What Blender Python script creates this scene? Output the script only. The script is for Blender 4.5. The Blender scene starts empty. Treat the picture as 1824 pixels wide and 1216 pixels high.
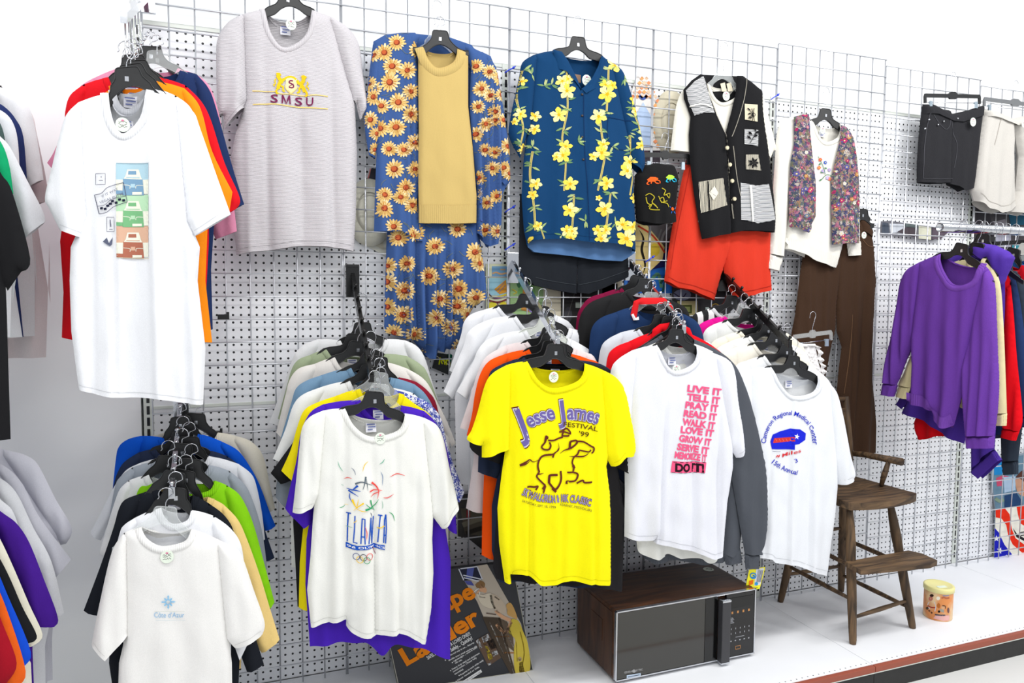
import bpy, bmesh, math, random
import numpy as np
from mathutils import Vector, Matrix, noise
from mathutils.bvhtree import BVHTree
from mathutils.geometry import delaunay_2d_cdt, tessellate_polygon
random.seed(7)
S = bpy.context.scene
COL = S.collection
# ------------------------------------------------------------------ camera (solved from the 3 inch wire grid)
F, YAW, PIT, ROL = 1306.81, .3633865, -.0698576, .0064361
CP = Vector((-.356293, -2.616674, 1.398487))
FW = Vector((math.sin(YAW)*math.cos(PIT), math.cos(YAW)*math.cos(PIT), math.sin(PIT)))
_rt = Vector((math.cos(YAW), -math.sin(YAW), 0)); _up = _rt.cross(FW)
RT = _rt*math.cos(ROL)+_up*math.sin(ROL); UP = -_rt*math.sin(ROL)+_up*math.cos(ROL)
cam = bpy.data.cameras.new('camera'); cam.sensor_width = 36; cam.lens = 36*F/1824
cam.clip_start = .05
camo = bpy.data.objects.new('camera', cam); COL.objects.link(camo)
camo.matrix_world = Matrix(((RT.x, UP.x, -FW.x, CP.x), (RT.y, UP.y, -FW.y, CP.y), (RT.z, UP.z, -FW.z, CP.z), (0, 0, 0, 1)))
S.camera = camo
# ------------------------------------------------------------------ world, lights, exposure
S.view_settings.view_transform = 'Standard'; S.view_settings.look = 'None'
S.view_settings.gamma = 1; S.view_settings.use_curve_mapping = False
S.view_settings.exposure = 0.0
W = bpy.data.worlds.new('shop_ambient'); S.world = W; W.use_nodes = True
W.node_tree.nodes['Background'].inputs[0].default_value = (.93, .96, 1, 1)
W.node_tree.nodes['Background'].inputs[1].default_value = 0.72
def area(name, loc, tgt, sx, sy, power, col=(1, .99, .97)):
    l = bpy.data.lights.new(name, 'AREA'); l.shape = 'RECTANGLE'; l.size = sx; l.size_y = sy
    l.energy = power; l.color = col
    o = bpy.data.objects.new(name, l); COL.objects.link(o); o.location = loc
    o.rotation_euler = (Vector(tgt)-Vector(loc)).to_track_quat('-Z', 'Y').to_euler()
    return o
area('ceiling_tube_light', (.9, -1.55, 3.35), (.9, -.75, 0), 6.0, .14, 80)
area('ceiling_tube_light', (.9, -3.6, 3.35), (.9, -.6, .4), 6.0, .14, 44)
area('ceiling_tube_light', (3.6, -2.2, 3.35), (2.6, -.6, .2), .14, 2.4, 36)
# ------------------------------------------------------------------ planes and pixels
def ray(u, v): return FW+RT*((u-912)/F)+UP*((608-v)/F)
class PL:
    def __init__(s, O, h, n, up=Vector((0, 0, 1))):
        s.O = Vector(O); s.h = Vector(h); s.n = Vector(n); s.u = Vector(up)
    def px(s, p):
        d = ray(*p[:2]); t = (s.O-CP).dot(s.n)/d.dot(s.n); q = CP+d*t-s.O
        return (q.dot(s.h), q.dot(s.u))
    def w(s, a, b, t=0): return s.O+s.h*a+s.u*b+s.n*t
def YP(y): return PL((0, y, 0), (1, 0, 0), (0, -1, 0))
def XP(x): return PL((x, 0, 0), (0, -1, 0), (-1, 0, 0))
def at(u, v, y): a, b = YP(y).px((u, v)); return Vector((a, y, b))
# ------------------------------------------------------------------ colours and materials
def lin(c):
    if isinstance(c, str): c = tuple(int(c[i:i+2], 16)/255 for i in (0, 2, 4))
    return tuple(x/12.92 if x <= .04045 else ((x+.055)/1.055)**2.4 for x in c[:3])+(1,)
MC = {}
def base(name, c, rough=.5, metal=0):
    m = bpy.data.materials.new(name); m.use_nodes = True
    b = m.node_tree.nodes['Principled BSDF']
    b.inputs['Base Color'].default_value = lin(c); b.inputs['Roughness'].default_value = rough
    b.inputs['Metallic'].default_value = metal
    return m, m.node_tree, b
def N(nt, t, **k):
    n = nt.nodes.new(t)
    for a, v in k.items(): setattr(n, a, v)
    return n
def cloth(c, rib=0, heather=.04, bump=.28, rough=.92, name=None):
    key = ('cloth', c, rib, heather, bump)
    if key in MC: return MC[key]
    m, nt, b = base(name or 'cotton_'+str(len(MC)), c, rough); b.inputs['Specular IOR Level'].default_value = .2
    tc = N(nt, 'ShaderNodeTexCoord')
    n1 = N(nt, 'ShaderNodeTexNoise'); n1.inputs['Scale'].default_value = 420; n1.inputs['Detail'].default_value = 2
    nt.links.new(tc.outputs['Object'], n1.inputs['Vector'])
    mx = N(nt, 'ShaderNodeMix', data_type='RGBA'); L = lin(c)
    mx.inputs[6].default_value = tuple(x*(1-heather*3) for x in L[:3])+(1,)
    mx.inputs[7].default_value = tuple(min(1, x*(1+heather)) for x in L[:3])+(1,)
    nt.links.new(n1.outputs['Fac'], mx.inputs[0]); nt.links.new(mx.outputs[2], b.inputs['Base Color'])
    n2 = N(nt, 'ShaderNodeTexNoise'); n2.inputs['Scale'].default_value = 22; n2.inputs['Detail'].default_value = 5; n2.inputs['Distortion'].default_value = .8
    mp2 = N(nt, 'ShaderNodeMapping'); mp2.inputs['Scale'].default_value = (1, 1, .32); nt.links.new(tc.outputs['Object'], mp2.inputs[0]); nt.links.new(mp2.outputs[0], n2.inputs['Vector'])
    bp = N(nt, 'ShaderNodeBump'); bp.inputs['Strength'].default_value = bump; bp.inputs['Distance'].default_value = .006
    nt.links.new(n2.outputs['Fac'], bp.inputs['Height']); last = bp
    if rib:
        wv = N(nt, 'ShaderNodeTexWave', wave_type='BANDS', bands_direction='X' if rib > 0 else 'Z'); wv.inputs['Scale'].default_value = abs(rib)
        nt.links.new(tc.outputs['Object'], wv.inputs['Vector'])
        b2 = N(nt, 'ShaderNodeBump'); b2.inputs['Strength'].default_value = .55; b2.inputs['Distance'].default_value = .0015
        nt.links.new(wv.outputs['Fac'], b2.inputs['Height']); nt.links.new(last.outputs['Normal'], b2.inputs['Normal']); last = b2
    nt.links.new(last.outputs['Normal'], b.inputs['Normal'])
    MC[key] = m; return m
def voro_cloth(name, cols, scale, bg=None, mode='cells'):
    m, nt, b = base(name, cols[0], .9); tc = N(nt, 'ShaderNodeTexCoord')
    ns = N(nt, 'ShaderNodeTexNoise'); ns.inputs['Scale'].default_value = scale*1.3; ns.inputs['Detail'].default_value = 3
    nt.links.new(tc.outputs['Object'], ns.inputs['Vector'])
    ad = N(nt, 'ShaderNodeMix', data_type='RGBA', blend_type='LINEAR_LIGHT'); ad.inputs[0].default_value = .02
    nt.links.new(tc.outputs['Object'], ad.inputs[6]); nt.links.new(ns.outputs['Color'], ad.inputs[7])
    v = N(nt, 'ShaderNodeTexVoronoi'); v.inputs['Scale'].default_value = scale
    nt.links.new(ad.outputs[2], v.inputs['Vector'])
    sp = N(nt, 'ShaderNodeSeparateColor'); nt.links.new(v.outputs['Color'], sp.inputs[0])
    cr = N(nt, 'ShaderNodeValToRGB'); cr.color_ramp.interpolation = 'CONSTANT'
    e = cr.color_ramp.elements
    for i, c in enumerate(cols):
        if i < 2: el = e[i]; el.position = i/len(cols)
        else: el = e.new(i/len(cols))
        el.color = lin(c)
    nt.links.new(sp.outputs[0], cr.inputs[0])
    if bg:
        m2 = N(nt, 'ShaderNodeMix', data_type='RGBA'); lt = N(nt, 'ShaderNodeMath', operation='GREATER_THAN')
        lt.inputs[1].default_value = .42; nt.links.new(v.outputs['Distance'], lt.inputs[0])
        nt.links.new(lt.outputs[0], m2.inputs[0]); nt.links.new(cr.outputs[0], m2.inputs[6]); m2.inputs[7].default_value = lin(bg)
        nt.links.new(m2.outputs[2], b.inputs['Base Color'])
    else: nt.links.new(cr.outputs[0], b.inputs['Base Color'])
    return m
def stripes(name, c1, c2, scale, axis='Z', dist=2.0, ripple=True):
    m, nt, b = base(name, c1, .9); tc = N(nt, 'ShaderNodeTexCoord')
    w = N(nt, 'ShaderNodeTexWave', bands_direction=axis); w.inputs['Scale'].default_value = scale
    w.inputs['Distortion'].default_value = dist; w.inputs['Detail'].default_value = 2; w.inputs['Detail Scale'].default_value = .3
    nt.links.new(tc.outputs['Object'], w.inputs['Vector'])
    mx = N(nt, 'ShaderNodeMix', data_type='RGBA'); mx.inputs[6].default_value = lin(c1); mx.inputs[7].default_value = lin(c2)
    g = N(nt, 'ShaderNodeMath', operation='GREATER_THAN'); g.inputs[1].default_value = .5
    nt.links.new(w.outputs['Fac'], g.inputs[0]); nt.links.new(g.outputs[0], mx.inputs[0]); nt.links.new(mx.outputs[2], b.inputs['Base Color'])
    return m
def plain(name, c, rough=.5, metal=0, bump=0, bscale=60, spec=.5):
    if name in MC: return MC[name]
    m, nt, b = base(name, c, rough, metal); b.inputs['Specular IOR Level'].default_value = spec
    tc = N(nt, 'ShaderNodeTexCoord'); n1 = N(nt, 'ShaderNodeTexNoise'); n1.inputs['Scale'].default_value = bscale; n1.inputs['Detail'].default_value = 4
    nt.links.new(tc.outputs['Object'], n1.inputs['Vector'])
    rr = N(nt, 'ShaderNodeMapRange'); rr.inputs[3].default_value = max(0, rough-.06); rr.inputs[4].default_value = min(1, rough+.06)
    nt.links.new(n1.outputs['Fac'], rr.inputs[0]); nt.links.new(rr.outputs[0], b.inputs['Roughness'])
    if bump:
        bp = N(nt, 'ShaderNodeBump'); bp.inputs['Strength'].default_value = bump; bp.inputs['Distance'].default_value = .002
        nt.links.new(n1.outputs['Fac'], bp.inputs['Height']); nt.links.new(bp.outputs['Normal'], b.inputs['Normal'])
    MC[name] = m; return m
chrome = plain('chrome', (.80, .81, .83), .16, 1)
wirem = plain('zinc_wire', (.82, .83, .85), .34, .7)
steel = plain('hook_steel', (.78, .79, .81), .22, 1)
blackp = plain('black_plastic', (.085, .088, .095), .38, 0, .1)
blackm = plain('black_enamel', (.035, .035, .038), .28)
whitep = plain('white_plastic', (.85, .87, .84), .35)
wallw = plain('white_wall_paint', (.93, .935, .94), .85, 0, .15, 90)
def glassy():
    if 'clear_plastic' in MC: return MC['clear_plastic']
    m, nt, b = base('clear_plastic', (.93, .95, .95), .12)
    b.inputs['Alpha'].default_value = .2; b.inputs['Specular IOR Level'].default_value = .9
    MC['clear_plastic'] = m; return m
clearp = glassy()
m, nt, b = base('printed_ink', (.5, .5, .5), .85); b.inputs['Specular IOR Level'].default_value = .15
at_ = N(nt, 'ShaderNodeAttribute', attribute_name='Col'); nt.links.new(at_.outputs['Color'], b.inputs['Base Color'])
inkm = m
def brd(x, c1, c2, tc_out='Object'): pass
def pegmat():
    m, nt, b = base('perforated_white_hardboard', (.88, .89, .91), .55)
    tc = N(nt, 'ShaderNodeTexCoord'); sp = N(nt, 'ShaderNodeSeparateXYZ'); nt.links.new(tc.outputs['Object'], sp.inputs[0])
    def cell(o):
        a = N(nt, 'ShaderNodeMath', operation='MULTIPLY'); a.inputs[1].default_value = 1/.0254; nt.links.new(o, a.inputs[0])
        f = N(nt, 'ShaderNodeMath', operation='FRACT'); nt.links.new(a.outputs[0], f.inputs[0])
        s = N(nt, 'ShaderNodeMath', operation='SUBTRACT'); s.inputs[1].default_value = .5; nt.links.new(f.outputs[0], s.inputs[0])
        p = N(nt, 'ShaderNodeMath', operation='POWER'); p.inputs[1].default_value = 2; nt.links.new(s.outputs[0], p.inputs[0]); return p
    return m, nt, b, sp, cell
def peg(axis2='Z', r=.15, rows=None, name='perforated'):
    m, nt, b, sp, cell = pegmat(); m.name = name
    px, pz = cell(sp.outputs['X']), cell(sp.outputs[axis2])
    ad = N(nt, 'ShaderNodeMath', operation='ADD'); nt.links.new(px.outputs[0], ad.inputs[0]); nt.links.new(pz.outputs[0], ad.inputs[1])
    lt = N(nt, 'ShaderNodeMath', operation='LESS_THAN'); lt.inputs[1].default_value = r*r; nt.links.new(ad.outputs[0], lt.inputs[0])
    out = lt
    if rows:
        acc = None
        for lo, hi in rows:
            g = N(nt, 'ShaderNodeMath', operation='GREATER_THAN'); g.inputs[1].default_value = lo; nt.links.new(sp.outputs[axis2], g.inputs[0])
            l = N(nt, 'ShaderNodeMath', operation='LESS_THAN'); l.inputs[1].default_value = hi; nt.links.new(sp.outputs[axis2], l.inputs[0])
            mm = N(nt, 'ShaderNodeMath', operation='MULTIPLY'); nt.links.new(g.outputs[0], mm.inputs[0]); nt.links.new(l.outputs[0], mm.inputs[1])
            if acc is None: acc = mm
            else:
                a2 = N(nt, 'ShaderNodeMath', operation='MAXIMUM'); nt.links.new(acc.outputs[0], a2.inputs[0]); nt.links.new(mm.outputs[0], a2.inputs[1]); acc = a2
        o2 = N(nt, 'ShaderNodeMath', operation='MULTIPLY'); nt.links.new(lt.outputs[0], o2.inputs[0]); nt.links.new(acc.outputs[0], o2.inputs[1]); out = o2
    ns = N(nt, 'ShaderNodeTexNoise'); ns.inputs['Scale'].default_value = 3.5; ns.inputs['Detail'].default_value = 6
    nt.links.new(sp.inputs[0].links[0].from_socket, ns.inputs['Vector'])
    d = N(nt, 'ShaderNodeMix', data_type='RGBA'); d.inputs[6].default_value = lin((.915, .922, .94)); d.inputs[7].default_value = lin((.965, .97, .98))
    nt.links.new(ns.outputs['Fac'], d.inputs[0])
    mx = N(nt, 'ShaderNodeMix', data_type='RGBA'); mx.inputs[7].default_value = (.012, .012, .014, 1)
    nt.links.new(d.outputs[2], mx.inputs[6]); nt.links.new(out.outputs[0], mx.inputs[0]); nt.links.new(mx.outputs[2], b.inputs['Base Color'])
    return m
pegm = peg('Z', .155, None, 'perforated_back_panel')
deckm = peg('Y', .10, [(-.595, -.53), (-.045, .02)], 'perforated_deck_steel')
def woodmat(name, c1, c2, scale, ax='X', rough=.5, dist=4.0):
    m, nt, b = base(name, c1, rough); tc = N(nt, 'ShaderNodeTexCoord'); mp = N(nt, 'ShaderNodeMapping')
    sc = {'X': (.12, 1, 1), 'Y': (1, .12, 1), 'Z': (1, 1, .12)}[ax]; mp.inputs['Scale'].default_value = sc
    nt.links.new(tc.outputs['Object'], mp.inputs[0])
    n = N(nt, 'ShaderNodeTexNoise'); n.inputs['Scale'].default_value = scale; n.inputs['Detail'].default_value = 8; n.inputs['Distortion'].default_value = dist*.3
    nt.links.new(mp.outputs[0], n.inputs['Vector'])
    cr = N(nt, 'ShaderNodeValToRGB'); cr.color_ramp.elements[0].position = .35; cr.color_ramp.elements[1].position = .68
    cr.color_ramp.elements[0].color = lin(c1); cr.color_ramp.elements[1].color = lin(c2)
    nt.links.new(n.outputs['Fac'], cr.inputs[0]); nt.links.new(cr.outputs[0], b.inputs['Base Color'])
    bp = N(nt, 'ShaderNodeBump'); bp.inputs['Strength'].default_value = .2; bp.inputs['Distance'].default_value = .002
    nt.links.new(n.outputs['Fac'], bp.inputs['Height']); nt.links.new(bp.outputs['Normal'], b.inputs['Normal'])
    return m
# ------------------------------------------------------------------ object helpers
def tag(o, label=None, cat=None, group=None, kind=None):
    if label: o['label'] = label
    if cat: o['category'] = cat
    if group: o['group'] = group
    if kind: o['kind'] = kind
    return o
def empty(name, loc, label, cat, group=None):
    o = bpy.data.objects.new(name, None); o.empty_display_size = .02; COL.objects.link(o); o.location = loc
    return tag(o, label, cat, group)
def mesh(name, V, Fc, mat, parent=None, smooth=False, origin=None):
    org = Vector(origin) if origin is not None else (parent.location.copy() if parent is not None and parent.parent is None else Vector((0, 0, 0)))
    if parent is not None and parent.parent is not None: org = parent.parent.location.copy()
    me = bpy.data.meshes.new(name)
    me.from_pydata([tuple(Vector(v)-org) for v in V], [], [tuple(f) for f in Fc]); me.update()
    if smooth:
        for p in me.polygons: p.use_smooth = True
    me.materials.append(mat)
    o = bpy.data.objects.new(name, me); COL.objects.link(o)
    if parent is not None: o.parent = parent
    else: o.location = org
    return o
class MB:
    def __init__(s): s.V = []; s.F = []
    def add(s, V, Fc):
        k = len(s.V); s.V += [Vector(v) for v in V]; s.F += [tuple(i+k for i in f) for f in Fc]; return s
    def box(s, x0, x1, y0, y1, z0, z1, bev=0):
        if bev:
            bm = bmesh.new(); bmesh.ops.create_cube(bm, size=1)
            for v in bm.verts: v.co = Vector(((x0+x1)/2+v.co.x*(x1-x0), (y0+y1)/2+v.co.y*(y1-y0), (z0+z1)/2+v.co.z*(z1-z0)))
            bmesh.ops.bevel(bm, geom=bm.edges[:], offset=bev, segments=2, affect='EDGES', profile=.7)
            bm.verts.index_update(); s.add([v.co.copy() for v in bm.verts], [[v.index for v in f.verts] for f in bm.faces]); bm.free(); return s
        v = [(x, y, z) for x in (x0, x1) for y in (y0, y1) for z in (z0, z1)]
        return s.add(v, [(0, 1, 3, 2), (4, 6, 7, 5), (0, 4, 5, 1), (2, 3, 7, 6), (0, 2, 6, 4), (1, 5, 7, 3)])
    def tube(s, pts, r, n=8, caps=True, radii=None):
        pts = [Vector(p) for p in pts]; rings = []
        up = None
        for i, p in enumerate(pts):
            d = (pts[min(i+1, len(pts)-1)]-pts[max(i-1, 0)]).normalized()
            if up is None:
                up = Vector((0, 0, 1)) if abs(d.z) < .9 else Vector((1, 0, 0))
            x = d.cross(up).normalized(); up = x.cross(d).normalized(); rr = radii[i] if radii else r
            rings.append([p+(x*math.cos(2*math.pi*k/n)+up*math.sin(2*math.pi*k/n))*rr for k in range(n)])
        V = [v for q in rings for v in q]; Fc = []
        for i in range(len(rings)-1):
            for k in range(n): Fc.append((i*n+k, i*n+(k+1) % n, (i+1)*n+(k+1) % n, (i+1)*n+k))
        if caps: Fc += [tuple(range(n))[::-1], tuple(range((len(rings)-1)*n, len(rings)*n))]
        return s.add(V, Fc)
    def ball(s, c, r, n=8, sz=1):
        bm = bmesh.new(); bmesh.ops.create_uvsphere(bm, u_segments=n, v_segments=max(4, n//2+1), radius=r)
        bm.verts.index_update()
        s.add([Vector(c)+Vector((v.co.x, v.co.y, v.co.z*sz)) for v in bm.verts], [[v.index for v in f.verts] for f in bm.faces]); bm.free(); return s
    def prism(s, poly, w, t0, t1):
        """poly list of (a,b) -> w(a,b,t)"""
        n = len(poly); tr = tessellate_polygon([[Vector((a, b, 0)) for a, b in poly]])
        V = [w(a, b, t1) for a, b in poly]+[w(a, b, t0) for a, b in poly]
        Fc = [tuple(t) for t in tr]+[tuple(i+n for i in t)[::-1] for t in tr]+[(i, (i+1) % n, (i+1) % n+n, i+n) for i in range(n)]
        return s.add(V, Fc)
    def build(s, name, mat, parent=None, smooth=False, origin=None): return mesh(name, s.V, s.F, mat, parent, smooth, origin)
def bez(P, n=6):
    """Catmull-Rom through P"""
    if len(P) < 3: return [tuple(p[:2]) for p in P]
    out = []; Q = [P[0]]+list(P)+[P[-1]]
    for i in range(1, len(Q)-2):
        p0, p1, p2, p3 = [np.array(q[:2], float) for q in Q[i-1:i+3]]
        for k in range(n):
            t = k/n; out.append(tuple(.5*((2*p1)+(-p0+p2)*t+(2*p0-5*p1+4*p2-p3)*t*t+(-p0+3*p1-3*p2+p3)*t**3)))
    out.append(tuple(P[-1][:2])); return out
# ------------------------------------------------------------------ cloth sheets
def inpoly(P, poly):
    x, y = P[:, 0], P[:, 1]; r = np.zeros(len(P), bool); n = len(poly)
    for i in range(n):
        x1, y1 = poly[i]; x2, y2 = poly[(i+1) % n]
        if y1 == y2: continue
        c = ((y1 > y) != (y2 > y)) & (x < (x2-x1)*(y-y1)/(y2-y1)+x1); r ^= c
    return r
def segdist(P, segs):
    d = np.full(len(P), 9.)
    for (x1, y1), (x2, y2) in segs:
        dx, dy = x2-x1, y2-y1; L = dx*dx+dy*dy+1e-12
        t = np.clip(((P[:, 0]-x1)*dx+(P[:, 1]-y1)*dy)/L, 0, 1)
        d = np.minimum(d, np.hypot(P[:, 0]-x1-t*dx, P[:, 1]-y1-t*dy))
    return d
def fill(poly, sp):
    """poly: list of (a,b); returns verts Nx2, tris"""
    P = []; n = len(poly)
    for i in range(n):
        a = np.array(poly[i][:2]); b = np.array(poly[(i+1) % n][:2]); L = np.hypot(*(b-a))
        if L < sp*.15: 
            if i and L < 1e-7: continue
        k = max(1, int(L/sp))
        for j in range(k): P.append(a+(b-a)*j/k)
    P = np.array(P); lo, hi = P.min(0), P.max(0)
    gx = np.arange(lo[0], hi[0], sp); gy = np.arange(lo[1], hi[1], sp*.9)
    G = np.array([(x+(sp/2 if j % 2 else 0), y) for j, y in enumerate(gy) for x in gx]) if len(gx)*len(gy) else np.zeros((0, 2))
    if len(G):
        G = G[inpoly(G, P)]
        if len(G): G = G[segdist(G, [(P[i], P[(i+1) % len(P)]) for i in range(len(P))]) > sp*.45]
    A = [Vector(p) for p in P]+[Vector(g) for g in G]
    r = delaunay_2d_cdt(A, [], [list(range(len(P)))], 1, 1e-6)
    return np.array([tuple(v) for v in r[0]]), [tuple(f) for f in r[2]]
def open_segs(poly, extra):
    """closed segs = those that pin the two layers together"""
    n = len(poly); area_ = sum(poly[i][0]*poly[(i+1) % n][1]-poly[(i+1) % n][0]*poly[i][1] for i in range(n)); sg = 1 if area_ > 0 else -1
    cl = []
    for i in range(n):
        p, q = poly[i], poly[(i+1) % n]
        if len(p) > 2 and len(q) > 2 and p[2] and q[2]: continue
        dx, dy = q[0]-p[0], q[1]-p[1]; L = math.hypot(dx, dy)
        if L < 1e-9: continue
        nz = -dx/L*sg
        if nz < -.62 and extra: continue
        cl.append(((p[0], p[1]), (q[0], q[1])))
    return cl
class Fold:
    def __init__(s, amp=.008, lam=.09, seed=0, top=0, bot=-1, wr=.0022, slant=0, creases=(), valleys=()):
        s.__dict__.update(locals())
    def __call__(s, a, b):
        r = min(1, max(.12, (s.top-b)/max(.05, (s.top-s.bot))))
        ph = 2.2*noise.noise(Vector((a*4, b*1.3, s.seed*3.1)))
        f = 1.35*s.amp*r*(.55*math.sin(2*math.pi*(a+s.slant*b)/s.lam+ph+s.seed)+1.0*noise.noise(Vector((a*11, b*2.1, s.seed+5))))
        f += s.wr*noise.noise(Vector((a*17+b*7, b*9-a*4, s.seed)))*1.1+s.wr*noise.noise(Vector((a*45, b*16, s.seed+9)))*.4
        for x0, d, w, sl_ in s.valleys: f -= d*min(1, r*1.6)*math.exp(-((a-x0-sl_*(s.top-b))/w)**2)
        for x0, d, w in s.creases: f += d*r**.5*math.tanh((a-x0)/w)
        return f
def sheet(pl, front, back, T, fold, sp, w=.05, dt=0.0):
    """front/back outlines [(a,b,openflag)]. returns V,F and (Vf,Ff) front only"""
    V, Fc, fr = [], [], None
    for poly, sg in ((front, 1), (back, -1)):
        if poly is None: continue
        P, tr = fill(poly, sp); cl = open_segs(poly, True); d = segdist(P, cl)
        q = np.clip(d/w, 0, 1); pr = np.sqrt(np.maximum(0, 1-(1-q)**2))
        vv = []
        for (a, b), k in zip(P, pr):
            f = fold(a, b); t = k*max(T*.15, T+f) if sg > 0 else -k*max(T*.1, T*.75+fold(a+.37, b+.2)*.7)
            vv.append(pl.w(a, b, t+dt))
        k = len(V); V += vv
        # orientation
        if tr:
            a0, b0, c0 = [vv[i] for i in tr[0]]
            flip = ((b0-a0).cross(c0-a0)).dot(pl.n)*sg < 0
            tr2 = [f[::-1] if flip else f for f in tr]
        else: tr2 = []
        Fc += [tuple(i+k for i in f) for f in tr2]
        if sg > 0: fr = (vv, tr2)
    return V, Fc, fr
# ------------------------------------------------------------------ printed marks (flat shapes draped on the surface they are printed on)
_gl = {}
def glyph(s, bold=0, shear=0):
    k = (s, bold, shear)
    if k in _gl: return _gl[k]
    c = bpy.data.curves.new('t', 'FONT'); c.body = s; c.size = 1; c.offset = bold; c.shear = shear; c.resolution_u = 3; c.fill_mode = 'FRONT'
    o = bpy.data.objects.new('t', c); COL.objects.link(o)
    me = bpy.data.meshes.new_from_object(o, depsgraph=bpy.context.evaluated_depsgraph_get())
    V = [(v.co.x, v.co.y) for v in me.vertices]; Fc = [tuple(p.vertices) for p in me.polygons]
    bpy.data.objects.remove(o); bpy.data.curves.remove(c); bpy.data.meshes.remove(me)
    x0 = min(v[0] for v in V) if V else 0; x1 = max(v[0] for v in V) if V else 1
    V = [(v[0]-x0, v[1]) for v in V]; _gl[k] = (V, Fc, max(.01, x1-x0)); return _gl[k]
def subdiv(V, Fc, mx):
    V = list(V); Fc = [t for f in Fc for t in ([f] if len(f) == 3 else [(f[0], f[i], f[i+1]) for i in range(1, len(f)-1)])]
    for _ in range(4):
        out = []; mid = {}; ch = False
        def m(i, j):
            k = (min(i, j), max(i, j))
            if k not in mid: mid[k] = len(V); V.append(((V[i][0]+V[j][0])/2, (V[i][1]+V[j][1])/2))
            return mid[k]
        long_ = lambda i, j: (V[i][0]-V[j][0])**2+(V[i][1]-V[j][1])**2 > mx*mx
        for a, b, c in Fc:
            L = [long_(a, b), long_(b, c), long_(c, a)]; n = sum(L)
            if n == 0: out.append((a, b, c)); continue
            ch = True
            if n == 3: x, y, z = m(a, b), m(b, c), m(c, a); out += [(a, x, z), (x, b, y), (z, y, c), (x, y, z)]
            else:
                while not L[0]: a, b, c = b, c, a; L = L[1:]+L[:1]
                x = m(a, b)
                if n == 1: out += [(a, x, c), (x, b, c)]
                elif L[1]: y = m(b, c); out += [(x, b, y), (a, x, y), (a, y, c)]
                else: z = m(c, a); out += [(a, x, z), (x, b, c), (x, c, z)]
        Fc = out
        if not ch: break
    return V, Fc
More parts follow.
